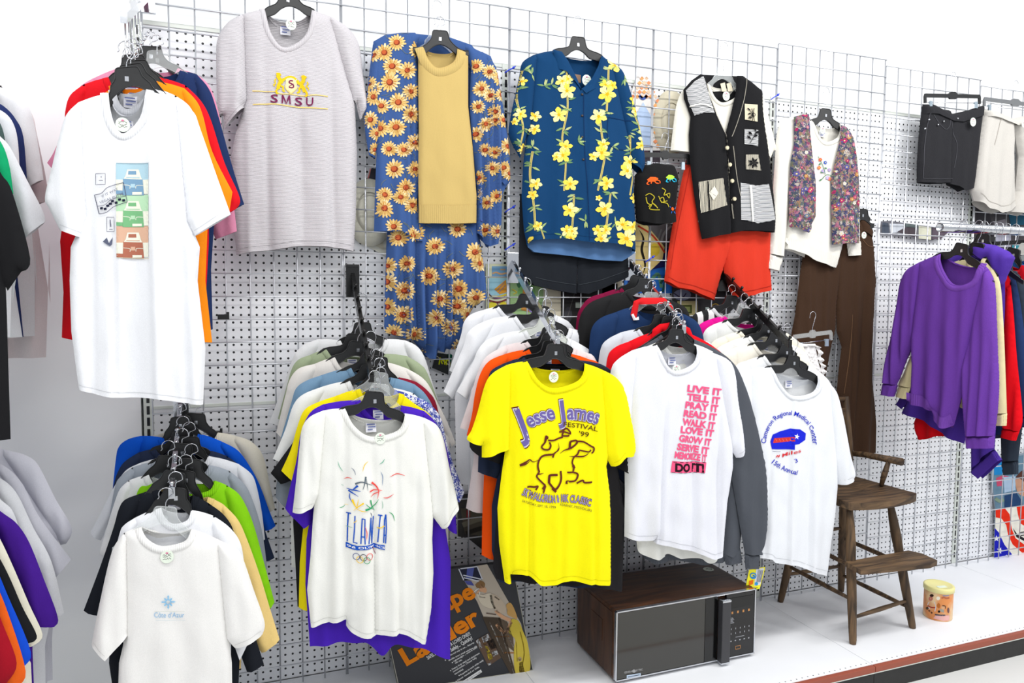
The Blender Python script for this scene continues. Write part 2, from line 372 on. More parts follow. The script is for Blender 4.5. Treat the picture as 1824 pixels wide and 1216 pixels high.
class Ink:
    def __init__(s): s.T = []; s.n = 0
    def tris(s, V, Fc, c, layer=None):
        s.n += 1; s.T.append((V, Fc, lin(c), s.n if layer is None else layer)); return s
    def poly(s, P, c, sp=None, smooth=False, layer=None):
        if smooth: P = bez(list(P)+[P[0]])[:-1]
        if sp:
            v, f = fill(P, sp); return s.tris([tuple(x) for x in v], f, c, layer)
        tr = tessellate_polygon([[Vector((p[0], p[1], 0)) for p in P]])
        return s.tris([tuple(p[:2]) for p in P], [tuple(t) for t in tr], c, layer)
    def disc(s, cx, cy, r, c, n=14, ry=None, layer=None):
        ry = ry or r; return s.poly([(cx+r*math.cos(2*math.pi*i/n), cy+ry*math.sin(2*math.pi*i/n)) for i in range(n)], c, layer=layer)
    def line(s, P, w, c, taper=None, smooth=True, layer=None):
        P = bez(P, 5) if smooth and len(P) > 2 else [tuple(p[:2]) for p in P]
        Q = [P[0]]
        for p in P[1:]:
            L = math.hypot(p[0]-Q[-1][0], p[1]-Q[-1][1])
            if L > .01: 
                k = max(1, int(L/7)); q0 = Q[-1]
                Q += [(q0[0]+(p[0]-q0[0])*j/k, q0[1]+(p[1]-q0[1])*j/k) for j in range(1, k+1)]
        V, Fc = [], []; n = len(Q)
        for i, p in enumerate(Q):
            a, b = Q[max(0, i-1)], Q[min(n-1, i+1)]; dx, dy = b[0]-a[0], b[1]-a[1]; L = math.hypot(dx, dy) or 1
            ww = w/2
            if taper == 'both': ww *= max(.15, math.sin(math.pi*(i+.4)/(n-.2)))
            elif taper == 'end': ww *= 1-.85*i/(n-1)
            elif taper == 'start': ww *= .15+.85*i/(n-1)
            V += [(p[0]-dy/L*ww, p[1]+dx/L*ww), (p[0]+dy/L*ww, p[1]-dx/L*ww)]
        for i in range(n-1): Fc.append((2*i, 2*i+2, 2*i+3, 2*i+1))
        return s.tris(V, Fc, c, layer)
    def ring(s, cx, cy, r, w, c, n=20, ry=None):
        ry = ry or r; return s.line([(cx+r*math.cos(2*math.pi*i/n), cy+ry*math.sin(2*math.pi*i/n)) for i in range(n+1)], w, c, smooth=False)
    def text(s, t, p0, p1, h, c, bold=0, shear=0, path=None, layer=None, up=None):
        V, Fc, wd = glyph(t, bold, shear); k = h/.70; o = []
        for x, y in V:
            u = x/wd
            if path:
                i = u*(len(path)-1); j = min(int(i), len(path)-2); f = i-j; a, b = path[j], path[j+1]
                px_, py_ = a[0]+(b[0]-a[0])*f, a[1]+(b[1]-a[1])*f; dx, dy = b[0]-a[0], b[1]-a[1]
            else: dx, dy = p1[0]-p0[0], p1[1]-p0[1]; px_, py_ = p0[0]+dx*u, p0[1]+dy*u
            L = math.hypot(dx, dy) or 1; ux, uy = (dy/L, -dx/L) if up is None else up
            o.append((px_+ux*y*k, py_+uy*y*k))
        return s.tris(o, Fc, c, layer)
    def build(s, name, pl, bvh, parent, off=.0014, clip=True, step=.00025, back=False):
        V, Fc, Cc = [], [], []; cache = {}
        for tv, tf, c, ly in s.T:
            tv, tf = subdiv(tv, tf, 5.0)
            k = len(V); ok = []
            for p in tv:
                a, b = pl.px(p); o = off+step*min(ly, 8)
                hit = None
                if bvh:
                    h = bvh.ray_cast(pl.w(a, b, .4), -pl.n); hit = h[0]
                if hit is not None: V.append(hit+pl.n*o); ok.append(True)
                else: V.append(pl.w(a, b, o)); ok.append(not bvh)
            for f in tf:
                if bvh and clip and not all(ok[i] for i in f): continue
                Fc.append(tuple(i+k for i in f)); Cc.append(c)
        if not Fc: return None
        # normals toward viewer
        F2 = []
        for f in Fc:
            a, b, c_ = V[f[0]], V[f[1]], V[f[2]]
            F2.append(f if (b-a).cross(c_-a).dot(pl.n) > 0 else f[::-1])
        o = mesh(name, V, F2, inkm, parent)
        ca = o.data.color_attributes.new('Col', 'FLOAT_COLOR', 'CORNER'); i = 0; buf = []
        for f, c in zip(F2, Cc): buf += list(c)*len(f)
        ca.data.foreach_set('color', buf); return o
# ------------------------------------------------------------------ hangers
HN = [0]
def hanger(pl, ca, nb, hw, half, style, label, hook_z, cat='hanger', dt=0, group=None, drop=.055, tilt=0):
    """ca centre; nb height at neck half width hw; half = arm half length"""
    top = nb+.058; mat = {'black': blackp, 'clear': clearp, 'white': whitep}[style]
    e = empty('clothes_hanger', pl.w(ca, top, dt), label, cat, group)
    half = max(half, hw+.03); dr = drop; ct, st = math.cos(tilt), math.sin(tilt)
    pw = pl.w; w_ = lambda a, b, t=0: pw(ca+(a-ca)*ct-(b-top)*st, top+(a-ca)*st+(b-top)*ct, t)
    prof_t = [(0, 0), (.020, 0), (.027, -.006), (.032, -.026), (.045, -.042), (hw, -.056), ((hw+half)/2, -.062-dr*.5), (half, -.062-dr)]
    prof_b = [(half, -.076-dr), ((hw+half)/2, -.083-dr*.45), (hw, -.082), (.05, -.072), (.03, -.056), (.012, -.047), (0, -.045)]
    T_ = bez(prof_t, 3); B_ = bez(prof_b, 3)
    right = T_+B_; left = [(-x, y) for x, y in right[::-1]][1:-1]
    poly = [(ca+x, top+y) for x, y in right+left]
    MB().prism(poly, w_, dt-.0045, dt+.0045).build('hanger_frame', mat, e)
    # raised rim on the front
    rim = MB()
    for sg in (-1, 1):
        rim.tube([w_(ca+sg*x, top+y+.0008, dt+.0045) for x, y in T_], .0016, 5)
        rim.tube([w_(ca+sg*x, top+y-.0008, dt+.0045) for x, y in B_], .0014, 5)
    rim.build('rim', mat, e, True)
    r = .017; hz = max(hook_z, top+.045)
    P = [(0, -.012), (0, .010), (.004, .018), (.013, .028)]
    cx0 = 0; cz = hz-top-r
    P = [(0, -.014), (0, .012)] + ([(.010, min(.03, cz-.01)), (r, cz-.006)])
    P += [(r*math.cos(t), cz+r*math.sin(t)) for t in [math.pi*k/8 for k in range(0, 10)]]+[(-r*1.15, cz-.012)]
    MB().tube([pl.w(ca+x, top+z, dt+.002) for x, z in bez(P, 3)], .00125, 6).build('hook', steel, e, True)
    # small square window in the middle
    MB().prism([(ca-.0045, top-.034), (ca+.0045, top-.034), (ca+.0045, top-.022), (ca-.0045, top-.022)], pl.w, dt+.0045, dt+.0062).build('hook_mount', steel if style == 'black' else mat, e)
    return e
stick = plain('sticker_paper', (.90, .94, .88), .6)
def sticker(pl, p, r_m, bvh, parent, t=.004):
    a, b = pl.px(p); h = bvh.ray_cast(pl.w(a, b, .4), -pl.n)[0] if bvh else None
    c = (h if h is not None else pl.w(a, b, .01))+pl.n*t; n = 20
    V = [c+pl.h*(r_m*math.cos(2*math.pi*i/n))+pl.u*(r_m*1.08*math.sin(2*math.pi*i/n)) for i in range(n)]
    V += [v-pl.n*.001 for v in V]
    o = mesh('price_sticker', V, [tuple(range(n)), tuple(range(n, 2*n))[::-1]]+[(i, (i+1) % n, (i+1) % n+n, i+n) for i in range(n)], stick, parent)
    k = Ink(); q = PL(c+pl.n*.0004, pl.h, pl.n, pl.u)
    rnd = random.Random(int(p[0]*7+p[1]))
    mb = []
    for row in range(3):
        y = r_m*(.42-.38*row); P = [(-r_m*.6+r_m*1.2*i/9, y+r_m*.16*rnd.uniform(-1, 1)) for i in range(10)]
        V2, F2 = [], []
        Q = bez(P, 3)
        for x, z in Q: V2 += [q.w(x, z+r_m*.035), q.w(x, z-r_m*.035)]
        mb.append((V2, [(2*i, 2*i+1, 2*i+3, 2*i+2) for i in range(len(Q)-1)]))
    M = MB()
    for V2, F2 in mb: M.add(V2, F2)
    M.build('handwriting', plain('black_ink', (.1, .1, .12), .7), o)
    q2 = [q.w(r_m*.3*math.cos(t)*(1 if i % 2 else .5), r_m*.62+r_m*.2*math.sin(t)*(1 if i % 2 else .5)) for i, t in enumerate([math.pi*2*k/10 for k in range(10)])]
    mesh('flower_mark', q2, [tuple(range(10))], plain('pink_ink', (.86, .45, .6), .7), o)
    return o
def cuffband(pl, p, q, hgt, T, mat, parent, name='cuff', dt=0):
    """ribbed band between px points p-q hanging down by hgt px"""
    dx, dy = q[0]-p[0], q[1]-p[1]; L = math.hypot(dx, dy); nx, ny = -dy/L, dx/L
    if ny < 0: nx, ny = -nx, -ny
    P = [p, q, (q[0]+nx*hgt-dx*.05, q[1]+ny*hgt-dy*.05), (p[0]+nx*hgt+dx*.05, p[1]+ny*hgt+dy*.05)]
    A = [pl.px(x) for x in P]
    V, Fc, fr = sheet(pl, A, A, T, Fold(.001, .03, 1, A[0][1]+.01, A[2][1], .0008), .008, .012, dt)
    mesh(name, V, Fc, mat, parent, True); return fr
def mirror(P, cx, s=.97): return [(cx-(p[0]-cx)*s, p[1]) for p in P]
def tee(name, label, cat, pl, col, nl, nr, L=None, R=None, aL=None, aR=None, hem=None, hemy=None, nd=30, nbd=10, sideL=(), sideR=(), T=.014, sp=.014,
        amp=.008, lam=.09, seed=None, hz=None, hs='black', vneck=False, sticker_at=None, tag_at=None, group=None, collar_w=.016, cuffs=None,
        collar_mat=None, creases=(), valleys=(), wr=.0022, rib_hem=0, hl=None, mat=None, dR=0, hang=True, half=None, label_box=True, mock=False, hdrop=.055, slv=True, slant=0):
    if isinstance(pl, (int, float)): pl = YP(pl)
    seed = seed if seed is not None else (nl[0]*.37+nl[1]*.11) % 17
    mat = mat or cloth(col)
    cx = (nl[0]+nr[0])/2
    if L is None: L = mirror(R, cx)
    if R is None: R = mirror(L, cx)
    if aL is None: aL = (L[-1][0]+4, L[-1][1]-18) if len(L) > 2 else L[-1]
    if aR is None: aR = (R[-1][0]-4, R[-1][1]-18) if len(R) > 2 else R[-1]
    if hem is None: hem = [(aL[0]+3, hemy), (cx, hemy+4), (aR[0]-3, hemy)]
    px = pl.px
    c = px((cx, (nl[1]+nr[1])/2)); A_nl, A_nr = px(nl), px(nr)
    root = empty(name, pl.w(c[0], c[1]), label, cat, group)
    if vneck: fn = [nl]+[(nl[0]+(cx-nl[0])*.55, nl[1]+nd*.62), (cx, (nl[1]+nr[1])/2+nd), (nr[0]+(cx-nr[0])*.55, nr[1]+nd*.62), nr]; fn = [nl]+[fn[1]]+[fn[2]]+[fn[3]]+[nr]
    else:
        fn = bez([nl, (nl[0]+(cx-nl[0])*.28, nl[1]+nd*.66), (cx+(nl[0]-nr[0])*.08, nl[1]*.5+nr[1]*.5+nd), (nr[0]+(cx-nr[0])*.28, nr[1]+nd*.66), nr], 5)
    bn = bez([nl, (nl[0]+(cx-nl[0])*.45, (nl[1]*.8+nr[1]*.2)+nbd*.8), (cx, (nl[1]+nr[1])/2+nbd), (nr[0]+(cx-nr[0])*.45, (nl[1]*.2+nr[1]*.8)+nbd*.8), nr], 4)
    def shc(n_, s_):  # shoulder seam, slightly convex
        m_ = ((n_[0]+s_[0])/2, (n_[1]+s_[1])/2-abs(n_[0]-s_[0])*.03); return [m_]
    lp = bez([nl]+shc(nl, L[0])+[L[0]], 3)
    rp = bez([nr]+shc(nr, R[0])+[R[0]], 3)
    outer = lp+[aL]+list(sideL)+list(bez(hem, 6))+list(sideR)+[aR]+rp[::-1]      # nl ... nr
    O = [px(p)+(0,) for p in outer]
    front = O+[px(p)+(1,) for p in fn[::-1][1:-1]]
    front[0] = front[0][:2]+(1,); front[len(O)-1] = front[len(O)-1][:2]+(1,)
    backp = O+[px(p)+(0,) for p in bn[::-1][1:-1]]
    top = max(A_nl[1], A_nr[1]); bot = min(p[1] for p in O)
    fo = Fold(amp, lam, seed, top-.05, bot, wr, slant, [(px((u, 700))[0], d, w_) for u, d, w_ in creases], [(px((u, 700))[0], d, w_, s_) for u, d, w_, s_ in valleys])
    V, Fc, fr = sheet(pl, front, backp, T, fo, sp)
    mesh('body', V, Fc, mat, root, True)
    BV = [list(fr[0])]; BF = [list(fr[1])]
    allV, allF = list(fr[0]), list(fr[1])
    if slv:
        for sd, sl, ap in ((-1, L, aL), (1, R, aR)):
            up = bez(sl[:-1], 5) if len(sl) > 3 else [tuple(p) for p in sl[:-1]]
            ins = (sl[0][0]-sd*7, sl[0][1]+5); api = (ap[0]-sd*6, ap[1]-2)
            qp = PL(pl.O+pl.n*dR, pl.h, pl.n, pl.u) if sd > 0 and dR else pl
            P = [ins]+up+[sl[-1], api]; A = [qp.px(p) for p in P]
            fs = Fold(amp*.8, lam*.6, seed+sd, A[0][1], A[-2][1]-.03, wr)
            V, Fc, f2 = sheet(qp, A, A, T*1.0, fs, sp*.8, .035, .001)
            mesh('sleeve', V, Fc, mat, root, True)
            k = len(allV); allV += f2[0]; allF += [tuple(i+k for i in f) for f in f2[1]]
            if cuffs:
                cuffband(qp, sl[-2], sl[-1], cuffs, T*.8, cloth(col, rib=55), root)
    bvh = BVHTree.FromPolygons(allV, allF)
    # neck rib
    if collar_w:
        cm = collar_mat or cloth(col, rib=60)
        n = len(fn); V = []; Fc = []; nrm = []
        A = [px(p) for p in fn]
        for i in range(n):
            a, b = A[max(0, i-1)], A[min(n-1, i+1)]; dx, dy = b[0]-a[0], b[1]-a[1]; Ln = math.hypot(dx, dy) or 1
            ux, uy = dy/Ln, -dx/Ln           # pointing outward (below the neck curve)
            if uy > 0 and i not in (0, n-1): pass
            for k, (o_, t_) in enumerate(((-.002, .006), (collar_w*.12, .0105), (collar_w*.5, .013), (collar_w*.9, .0095), (collar_w, .003))):
                a_, b_ = A[i][0]+ux*o_, A[i][1]+uy*o_
                h = bvh.ray_cast(pl.w(a_, b_, .3), -pl.n)[0]
                tt = (h-pl.O).dot(pl.n) if h is not None else 0.0
                e_ = min(1, min(i, n-1-i)/3+.25)
                V.append(pl.w(a_, b_, max(tt, T*.6*e_)+(t_-.004)*.35))
        for i in range(n-1):
            for k in range(4): Fc.append((i*5+k, i*5+k+1, (i+1)*5+k+1, (i+1)*5+k))
        mesh('collar', V, Fc, cm, root, True)
        # inside of the back collar
        Bk = [px(p) for p in bn]; V = []; Fc = []
        for i, (a_, b_) in enumerate(Bk):
            e_ = math.sin(math.pi*i/(len(Bk)-1))
            V += [pl.w(a_, b_+.001, -T*.75*e_+.0005), pl.w(a_, b_-.008*e_-.001, -T*.6*e_+.0025*e_), pl.w(a_, b_-.016*e_-.001, -T*.75*e_+.001)]
        for i in range(len(Bk)-1):
            for k in range(2): Fc.append((i*3+k, i*3+k+1, i*3+k+4, i*3+k+3))
        mesh('back_collar', V, Fc, cm, root, True)
    if rib_hem:
        bot_ = bez(hem, 6); n = len(bot_); V = []; Fc = []
        rm = collar_mat or cloth(col, rib=55)
        for i, p in enumerate(bot_):
            for k in range(4):
                q = (p[0], p[1]-rib_hem*(1-k/3)); a_, b_ = px(q); h = bvh.ray_cast(pl.w(a_, b_, .3), -pl.n)[0]
                V.append((h+pl.n*.003) if h is not None else pl.w(a_, b_, T+.002))
        for i in range(n-1):
            for k in range(3): Fc.append((i*4+k, i*4+k+1, (i+1)*4+k+1, (i+1)*4+k))
        mesh('waistband', V, Fc, rm, root, True)
    if sp <= .0086 and not rib_hem:
        ik = Ink(); lc = col if not isinstance(col, str) else (.5, .5, .5); sc_ = tuple(max(0, x*.86) for x in lc)
        ik.line([(p[0], p[1]-9) for p in bez(hem, 4)], .8, sc_, smooth=False); ik.build('hem_stitching', pl, bvh, root, off=.0006)
        if slv and not cuffs:
            for sl in (L, R):
                c0_, c1_ = sl[-2], sl[-1]; ik = Ink(); ik.line([(c0_[0]+(c1_[0]-c0_[0])*.06, c0_[1]-9), (c1_[0], c1_[1]-9)], .7, sc_, smooth=False); ik.build('cuff_stitching', pl, bvh, root, off=.0006)
    if label_box and nbd < nd-8:
        a_, b_ = px((cx+(tag_at or (nl[0]-cx)*.1), (nl[1]+nr[1])/2+nbd)); tw = .016
        V = [pl.w(a_-tw, b_-.002, -T*.7+.004), pl.w(a_+tw, b_-.002, -T*.7+.004), pl.w(a_+tw, b_-.036, -T*.6+.006), pl.w(a_-tw, b_-.036, -T*.6+.006)]
        lb = mesh('neck_label', V, [(0, 1, 2, 3)], plain('label_cloth', (.90, .90, .93), .8), root)
        V = []; Fc = []
        for j, (c0, c1) in enumerate(((-.8, .7), (-.6, .8), (-.7, .3))):
            z0 = b_-.010-.008*j; k = len(V)
            V += [pl.w(a_+tw*c0, z0, -T*.6+.0075), pl.w(a_+tw*c1, z0, -T*.6+.0075), pl.w(a_+tw*c1, z0-.003, -T*.6+.0075), pl.w(a_+tw*c0, z0-.003, -T*.6+.0075)]; Fc.append((k, k+1, k+2, k+3))
        mesh('label_print', V, Fc, plain('label_ink', (.35, .4, .62), .7), lb)
    if sticker_at: sticker(pl, sticker_at, .0165, bvh, root)
    if hang:
        hw = abs(A_nr[0]-A_nl[0])/2; sh = half or max(abs(px(L[0])[0]-c[0]), abs(px(R[0])[0]-c[0]))-.02
        nb = (A_nl[1]+A_nr[1])/2
        hanger(pl, c[0], nb, max(.05, hw), min(.205, sh), hs, hl or '%s hanger holding the %s' % (hs, ' '.join(label.replace(',', '').split()[:12])), hz or nb+.1, dt=-.001, drop=hdrop, tilt=max(-.3, min(.3, math.atan2(A_nr[1]-A_nl[1], A_nr[0]-A_nl[0]))))
    return root, bvh, pl
def flat_garment(name, pl, poly, mat, parent, T=.012, sp=.012, fold=None, dt=0, back=True, w=.05, obj=True):
    A = [pl.px(p)+((p[2],) if len(p) > 2 else ()) for p in poly]
    tp, bt = max(p[1] for p in A), min(p[1] for p in A)
    fold = fold or Fold(.006, .08, len(poly), tp, bt)
    fold.top, fold.bot = tp, bt
    V, Fc, fr = sheet(pl, A, A if back else None, T, fold, sp, w, dt)
    o = mesh(name, V, Fc, mat, parent, True)
    return o, BVHTree.FromPolygons(fr[0], fr[1]), fr
# ================================================================== SETTING
IN = .0254
PY = .05      # face of the perforated back panels
FLZ = -.10
mb = MB().box(-4, 7.5, -5.2, 3.0, FLZ-.05, FLZ); tag(mb.build('floor', plain('floor_tile', (.87, .87, .86), .35, 0, .05, 12)), kind='structure')
mb = MB().box(-4, 7.5, .16, .24, FLZ, 3.55); tag(mb.build('wall_back', wallw), kind='structure')
mb = MB().box(-1.75, -.645, .045, .16, FLZ, 3.55); tag(mb.build('wall_left', plain('smooth_wall_panel', (.95, .955, .96), .6, 0, .1, 5)), kind='structure')
# perforated bays with slotted uprights
BX = [-.6235+1.2475*i for i in range(5)]
for i in range(4):
    x0, x1 = BX[i], BX[i+1]
    e = empty('pegboard_bay', (x0, PY, 0), ['white perforated hardboard bay behind the tall grid, at the left edge', 'white perforated hardboard bay behind the blue flowered shirt and yellow tee',
              'white perforated hardboard bay behind the floral vest and wooden chair', 'white perforated hardboard bay behind the rail of sweatshirts at the right'][i], 'pegboard')
    for j, (z0, z1) in enumerate(((0, 1.0), (1.006, 2.236))):
        MB().box(x0+.014, x1-.014, PY, PY+.006, z0, z1).build('perforated_panel', pegm, e)
    MB().box(x0+.014, x1-.014, PY-.004, PY+.012, 2.236, 2.25, .002).build('top_rail', whitep, e)
    MB().box(x0+.014, x1-.014, PY-.003, PY+.012, .998, 1.008, .001).build('mid_rail', whitep, e)
for i in range(5):
    x = BX[i]; e = empty('slotted_upright', (x, PY, 0), ['white slotted steel upright at the left end of the pegboard', 'white slotted steel upright between the sunflower cardigan and blue shirt',
        'white slotted steel upright between the black vest and floral vest', 'white slotted steel upright near the black denim shorts', 'white slotted steel upright beyond the right edge'][i], 'shelving upright', None)
    MB().box(x-.014, x+.014, PY-.006, PY+.03, -.02, 2.25, .002).build('post', whitep, e)
    sl = MB()
    z = .03
    while z < 2.22: sl.box(x-.0045, x+.0045, PY-.0068, PY-.0055, z, z+.028); z += .0381
    sl.build('slots', blackm, e)
# base deck, three bays
trim = plain('rust_vinyl_trim', (.60, .30, .22), .5); kick = plain('black_kick_plate', (.10, .10, .10), .55, 0, .2, 30)
for i in range(4):
    x0, x1 = BX[i]+.001, BX[i+1]-.001
    e = empty('base_deck', (x0, -.6, 0), ['white steel base deck holding the black ladder carton', 'white steel base deck under the woodgrain microwave', 'white steel base deck under the wooden high chair and can',
        'white steel base deck at the right, below the sweatshirts'][i], 'shelf deck')
    MB().box(x0, x1, -.60, .044, -.018, 0, .002).build('deck_panel', deckm, e)
    MB().box(x0, x1, -.618, -.600, -.024, -.001, .004).build('edge_trim', trim, e)
    MB().box(x0, x1, -.6165, -.599, -.028, -.024).build('lower_lip', whitep, e)
    MB().box(x0, x1, -.612, -.596, FLZ, -.028).build('kick_plate', kick, e)
# ------------------------------------------------------------------ wire grid panels
GP = .614881
glab = ['chrome wire grid panel behind the white car tee, leftmost', 'chrome wire grid panel behind the grey embroidered tee', 'chrome wire grid panel behind the sunflower cardigan', 'chrome wire grid panel behind the blue flowered shirt',
        'chrome wire grid panel behind the black vest and red shorts', 'chrome wire grid panel behind the floral vest and brown trousers', 'chrome wire grid panel behind the black denim shorts', 'chrome wire grid panel behind the beige shorts at right edge', 'chrome wire grid panel beyond the right edge']
for i in range(-1, 6):
    x0 = i*GP+.009; dz = {3: .022, 4: -.004, 5: -.03}.get(i, 0)
    e = empty('wire_grid', (x0, 0, 0), glab[i+2] if i >= 0 else 'chrome wire grid panel at the left edge behind white car tee', 'wire grid', 'wire grid panels')
    H = 32*3*IN; fr = MB(); ww = MB(); dz0 = max(0, dz)
    for k in range(9):
        t = fr if k in (0, 8) else ww
        t.tube([(x0+k*3*IN, 0, .004), (x0+k*3*IN, 0, H+dz)], .0029, 6)
    for k in range(33):
        z = H+dz-k*3*IN
        if z < .003: continue
        (fr if k in (0, 32) else ww).tube([(x0-.002, -.0052, z), (x0+24*IN+.002, -.0052, z)], .0027, 6)
    fr.build('edge_wires', wirem, e, True); ww.build('cross_wires', wirem, e, True)
    if 'group' in e: del e['group']
# plastic ties at the seams
tie = plain('blue_nylon', (.10, .25, .85), .4)
for k, (u, v, lb) in enumerate([(908, 125, 'blue cable tie on grid seam left of the blue shirt collar'), (1380, 173, 'blue cable tie on grid seam beside the black vest shoulder'), (908, 373, 'blue cable tie on grid seam left of the blue shirt body'),
                       (908, 440, 'blue cable tie on grid seam at the blue shirt hem'), (1157, 462, 'blue cable tie on grid seam below the black bucket hat')]):
    p = at(u, v, -.012); MB().tube([p+Vector((-.02, 0, -.012)), p+Vector((-.004, -.004, 0)), p+Vector((.008, -.002, .006)), p+Vector((.022, -.002, .016))], .0024, 6).ball(p+Vector((.014, -.003, .010)), .005).build('cable_tie', tie, None, True, p)
    o = bpy.context.scene.collection.objects[-1]; tag(o, lb, 'cable tie')
for k, (u, v, lb) in enumerate([(398, 563, 'small black grid clip on the pegboard right of the car tee'), (386, 771, 'small black grid clip above the cream tee shoulder')]):
    p = at(u, v, -.01); MB().box(p.x-.018, p.x+.018, -.016, .004, p.z-.010, p.z+.006, .001).box(p.x+.010, p.x+.018, -.014, .003, p.z+.004, p.z+.014).build('grid_clip', blackp, None, False, p)
    tag(COL.objects[-1], lb, 'clip')
# ------------------------------------------------------------------ faceout arms
def arm(x, z0, y1, z1, style, label, nk=7):
    mt = chrome if style == 'chrome' else blackm
    y0 = -.012; e = empty('faceout_arm', (x, y0, z0), label, 'display arm', None)
    d = Vector((0, y1-y0, z1-z0)); L = d.length; d.normalize(); up = Vector((0, -d.z, d.y)); 
    if up.z < 0: up = -up
    b = MB().box(x-.023, x+.023, -.020, -.010, z0-.075, z0+.035, .002); b.box(x-.023, x+.023, -.022, .004, z0+.028, z0+.040, .003)
    b.build('bracket', mt, e)
    pts = [Vector((x, y0, z0))+d*t for t in (0, L)]
    hw, hh = .0065, .0125; V = []
    for p in pts:
        for a, c in ((-hw, -hh), (hw, -hh), (hw, hh), (-hw, hh)): V.append(p+Vector((a, 0, 0))+up*c)
    MB().add(V, [(0, 1, 2, 3)[::-1], (4, 5, 6, 7), (0, 1, 5, 4), (1, 2, 6, 5), (2, 3, 7, 6), (3, 0, 4, 7)]).build('bar', mt, e)
    for k in range(nk):
        p = Vector((x, y0, z0))+d*(L*(.16+.82*k/(nk-1)))+up*hh
        MB().tube([p, p+up*.008], .0035, 8).ball(p+up*.011, .0065, 10).build('stop_knob', mt, e, True)
    MB().box(x-.0085, x+.0085, y1-.006, y1+.003, z1-.016, z1+.016, .002).build('end_cap', mt, e)
ARMS = {'B': (-.521, 1.03, -.46, .845), 'C': (.036, 1.445, -.37, 1.13), 'D': (.633, 1.50, -.43, 1.235), 'E': (1.137, 1.515, -.40, 1.265), 'F': (1.583, 1.475, -.43, 1.205)}
arm(*ARMS['B'], 'chrome', 'chrome waterfall arm holding the lower left cluster of tees')
arm(*ARMS['C'], 'black', 'black waterfall arm right of the grey tee, rising above the five-star-logo tee', 8)
arm(*ARMS['D'], 'chrome', 'chrome waterfall arm above the yellow tee')
arm(*ARMS['E'], 'chrome', 'chrome waterfall arm above the pink lettered white tee')
arm(*ARMS['F'], 'black', 'black waterfall arm below the red shorts, over white tees')
def armz(k, y):
    x, z0, y1, z1 = ARMS[k]; return z0+(z1-z0)*((y+.012)/(y1+.012))+.014
# upper left chrome bar with drop hooks
x, y1 = -.593, -.555
e = empty('faceout_arm', (x, -.012, 2.30), 'chrome slanted bar with drop hooks at the top left corner', 'display arm')
b = MB().box(x-.028, x+.028, -.022, -.010, 2.25, 2.335, .002); b.build('bracket', chrome, e)
MB().add([Vector((x+a, y, z)) for y, zc in ((-.012, 2.30), (y1, 2.055)) for a, z in ((-.008, zc-.012), (.008, zc-.012), (.008, zc+.014), (-.008, zc+.014))],
         [(3, 2, 1, 0), (4, 5, 6, 7), (0, 1, 5, 4), (1, 2, 6, 5), (2, 3, 7, 6), (3, 0, 4, 7)]).build('bar', chrome, e)
ADROP = []
for k in range(6):
    y = -.16-.074*k; zc = 2.30+(2.055-2.30)*((y+.012)/(y1+.012))-.012
    zl = zc-.085
    MB().tube([(x, y, zc+.01), (x, y, zl+.012), (x+.004, y, zl), (x+.012, y, zl-.004), (x+.018, y, zl+.004), (x+.019, y, zl+.012)], .002, 6).ball((x+.019, y, zl+.013), .0035).build('drop_hook', chrome, e, True)
    ADROP.append((y, zl))
# left racks just outside the frame carry the sleeves seen at the left edge
ARMS['L0'] = (-1.06, 2.16, -.56, 1.96); ARMS['L1'] = (-1.09, 1.02, -.62, .88)
arm(*ARMS['L0'], 'chrome', 'chrome waterfall arm outside the upper left edge'); arm(*ARMS['L1'], 'chrome', 'chrome waterfall arm outside the lower left edge')
# ------------------------------------------------------------------ clothes rail on the right
e = empty('clothes_rail', (2.38, -.39, 1.668), 'round steel clothes rail carrying the sweatshirts at right', 'clothes rail')
tb = MB(); n = 24; V = []
for xx in (2.375, 4.3):
    for r_ in (.0195, .0165): V += [(xx, -.39+r_*math.cos(2*math.pi*k/n), 1.668+r_*math.sin(2*math.pi*k/n)) for k in range(n)]
Fc = []
for k in range(n):
    j = (k+1) % n; Fc += [(k, j, 2*n+j, 2*n+k), (n+k, 3*n+k, 3*n+j, n+j), (k, n+k, n+j, j), (2*n+k, 2*n+j, 3*n+j, 3*n+k)]
tb.add(V, Fc).build('tube', chrome, e, True)
for xx in (3.2, 4.2): MB().box(xx-.006, xx+.006, -.40, -.008, 1.635, 1.655, .002).box(xx-.02, xx+.02, -.018, -.008, 1.58, 1.68, .002).build('bracket', blackm, e)
# ================================================================== GARMENTS
WHT = (.905, .91, .93); OFF = (.93, .925, .90); CRE = (.91, .89, .80); NAV = (.13, .17, .29); BLK = (.10, .10, .11); LG = (.79, .80, .82)
# ---------------------------------------------------------------- upper left cluster (A)
g = 'tees on the upper left bar'
def az(i): return ADROP[i]
t_, bv, pl = tee('t_shirt', 'white tee printed with three rear views of cars, front of upper left bar', 't-shirt', ADROP[4][0]-.05, (.93, .935, .95), (192, 166), (262, 160),
   L=[(140, 182), (118, 205), (105, 245), (92, 300), (80, 352), (88, 372), (107, 410), (146, 424)], R=[(318, 180), (345, 200), (357, 230), (385, 310), (411, 382), (346, 421)], aL=(150, 385), aR=(338, 395), sideL=[(126, 440), (124, 500), (127, 590), (136, 660)], sideR=[(366, 620), (352, 500), (356, 440)],
   hem=[(141, 694), (200, 706), (276, 708), (320, 714), (362, 720)], nd=78, nbd=44, T=.024, sp=.008, amp=.010, lam=.10, hz=ADROP[4][1]+.012, creases=[(277, .009, .004)], valleys=[(178, .014, .006, -.02), (214, .010, .006, -.01), (325, .012, .010, .02)], sticker_at=(220, 224), collar_w=.017)
ik = Ink()
def CP_(x, y): return (140+x/5.525, 260+y/5.525)
CR = (.90, .90, .84)
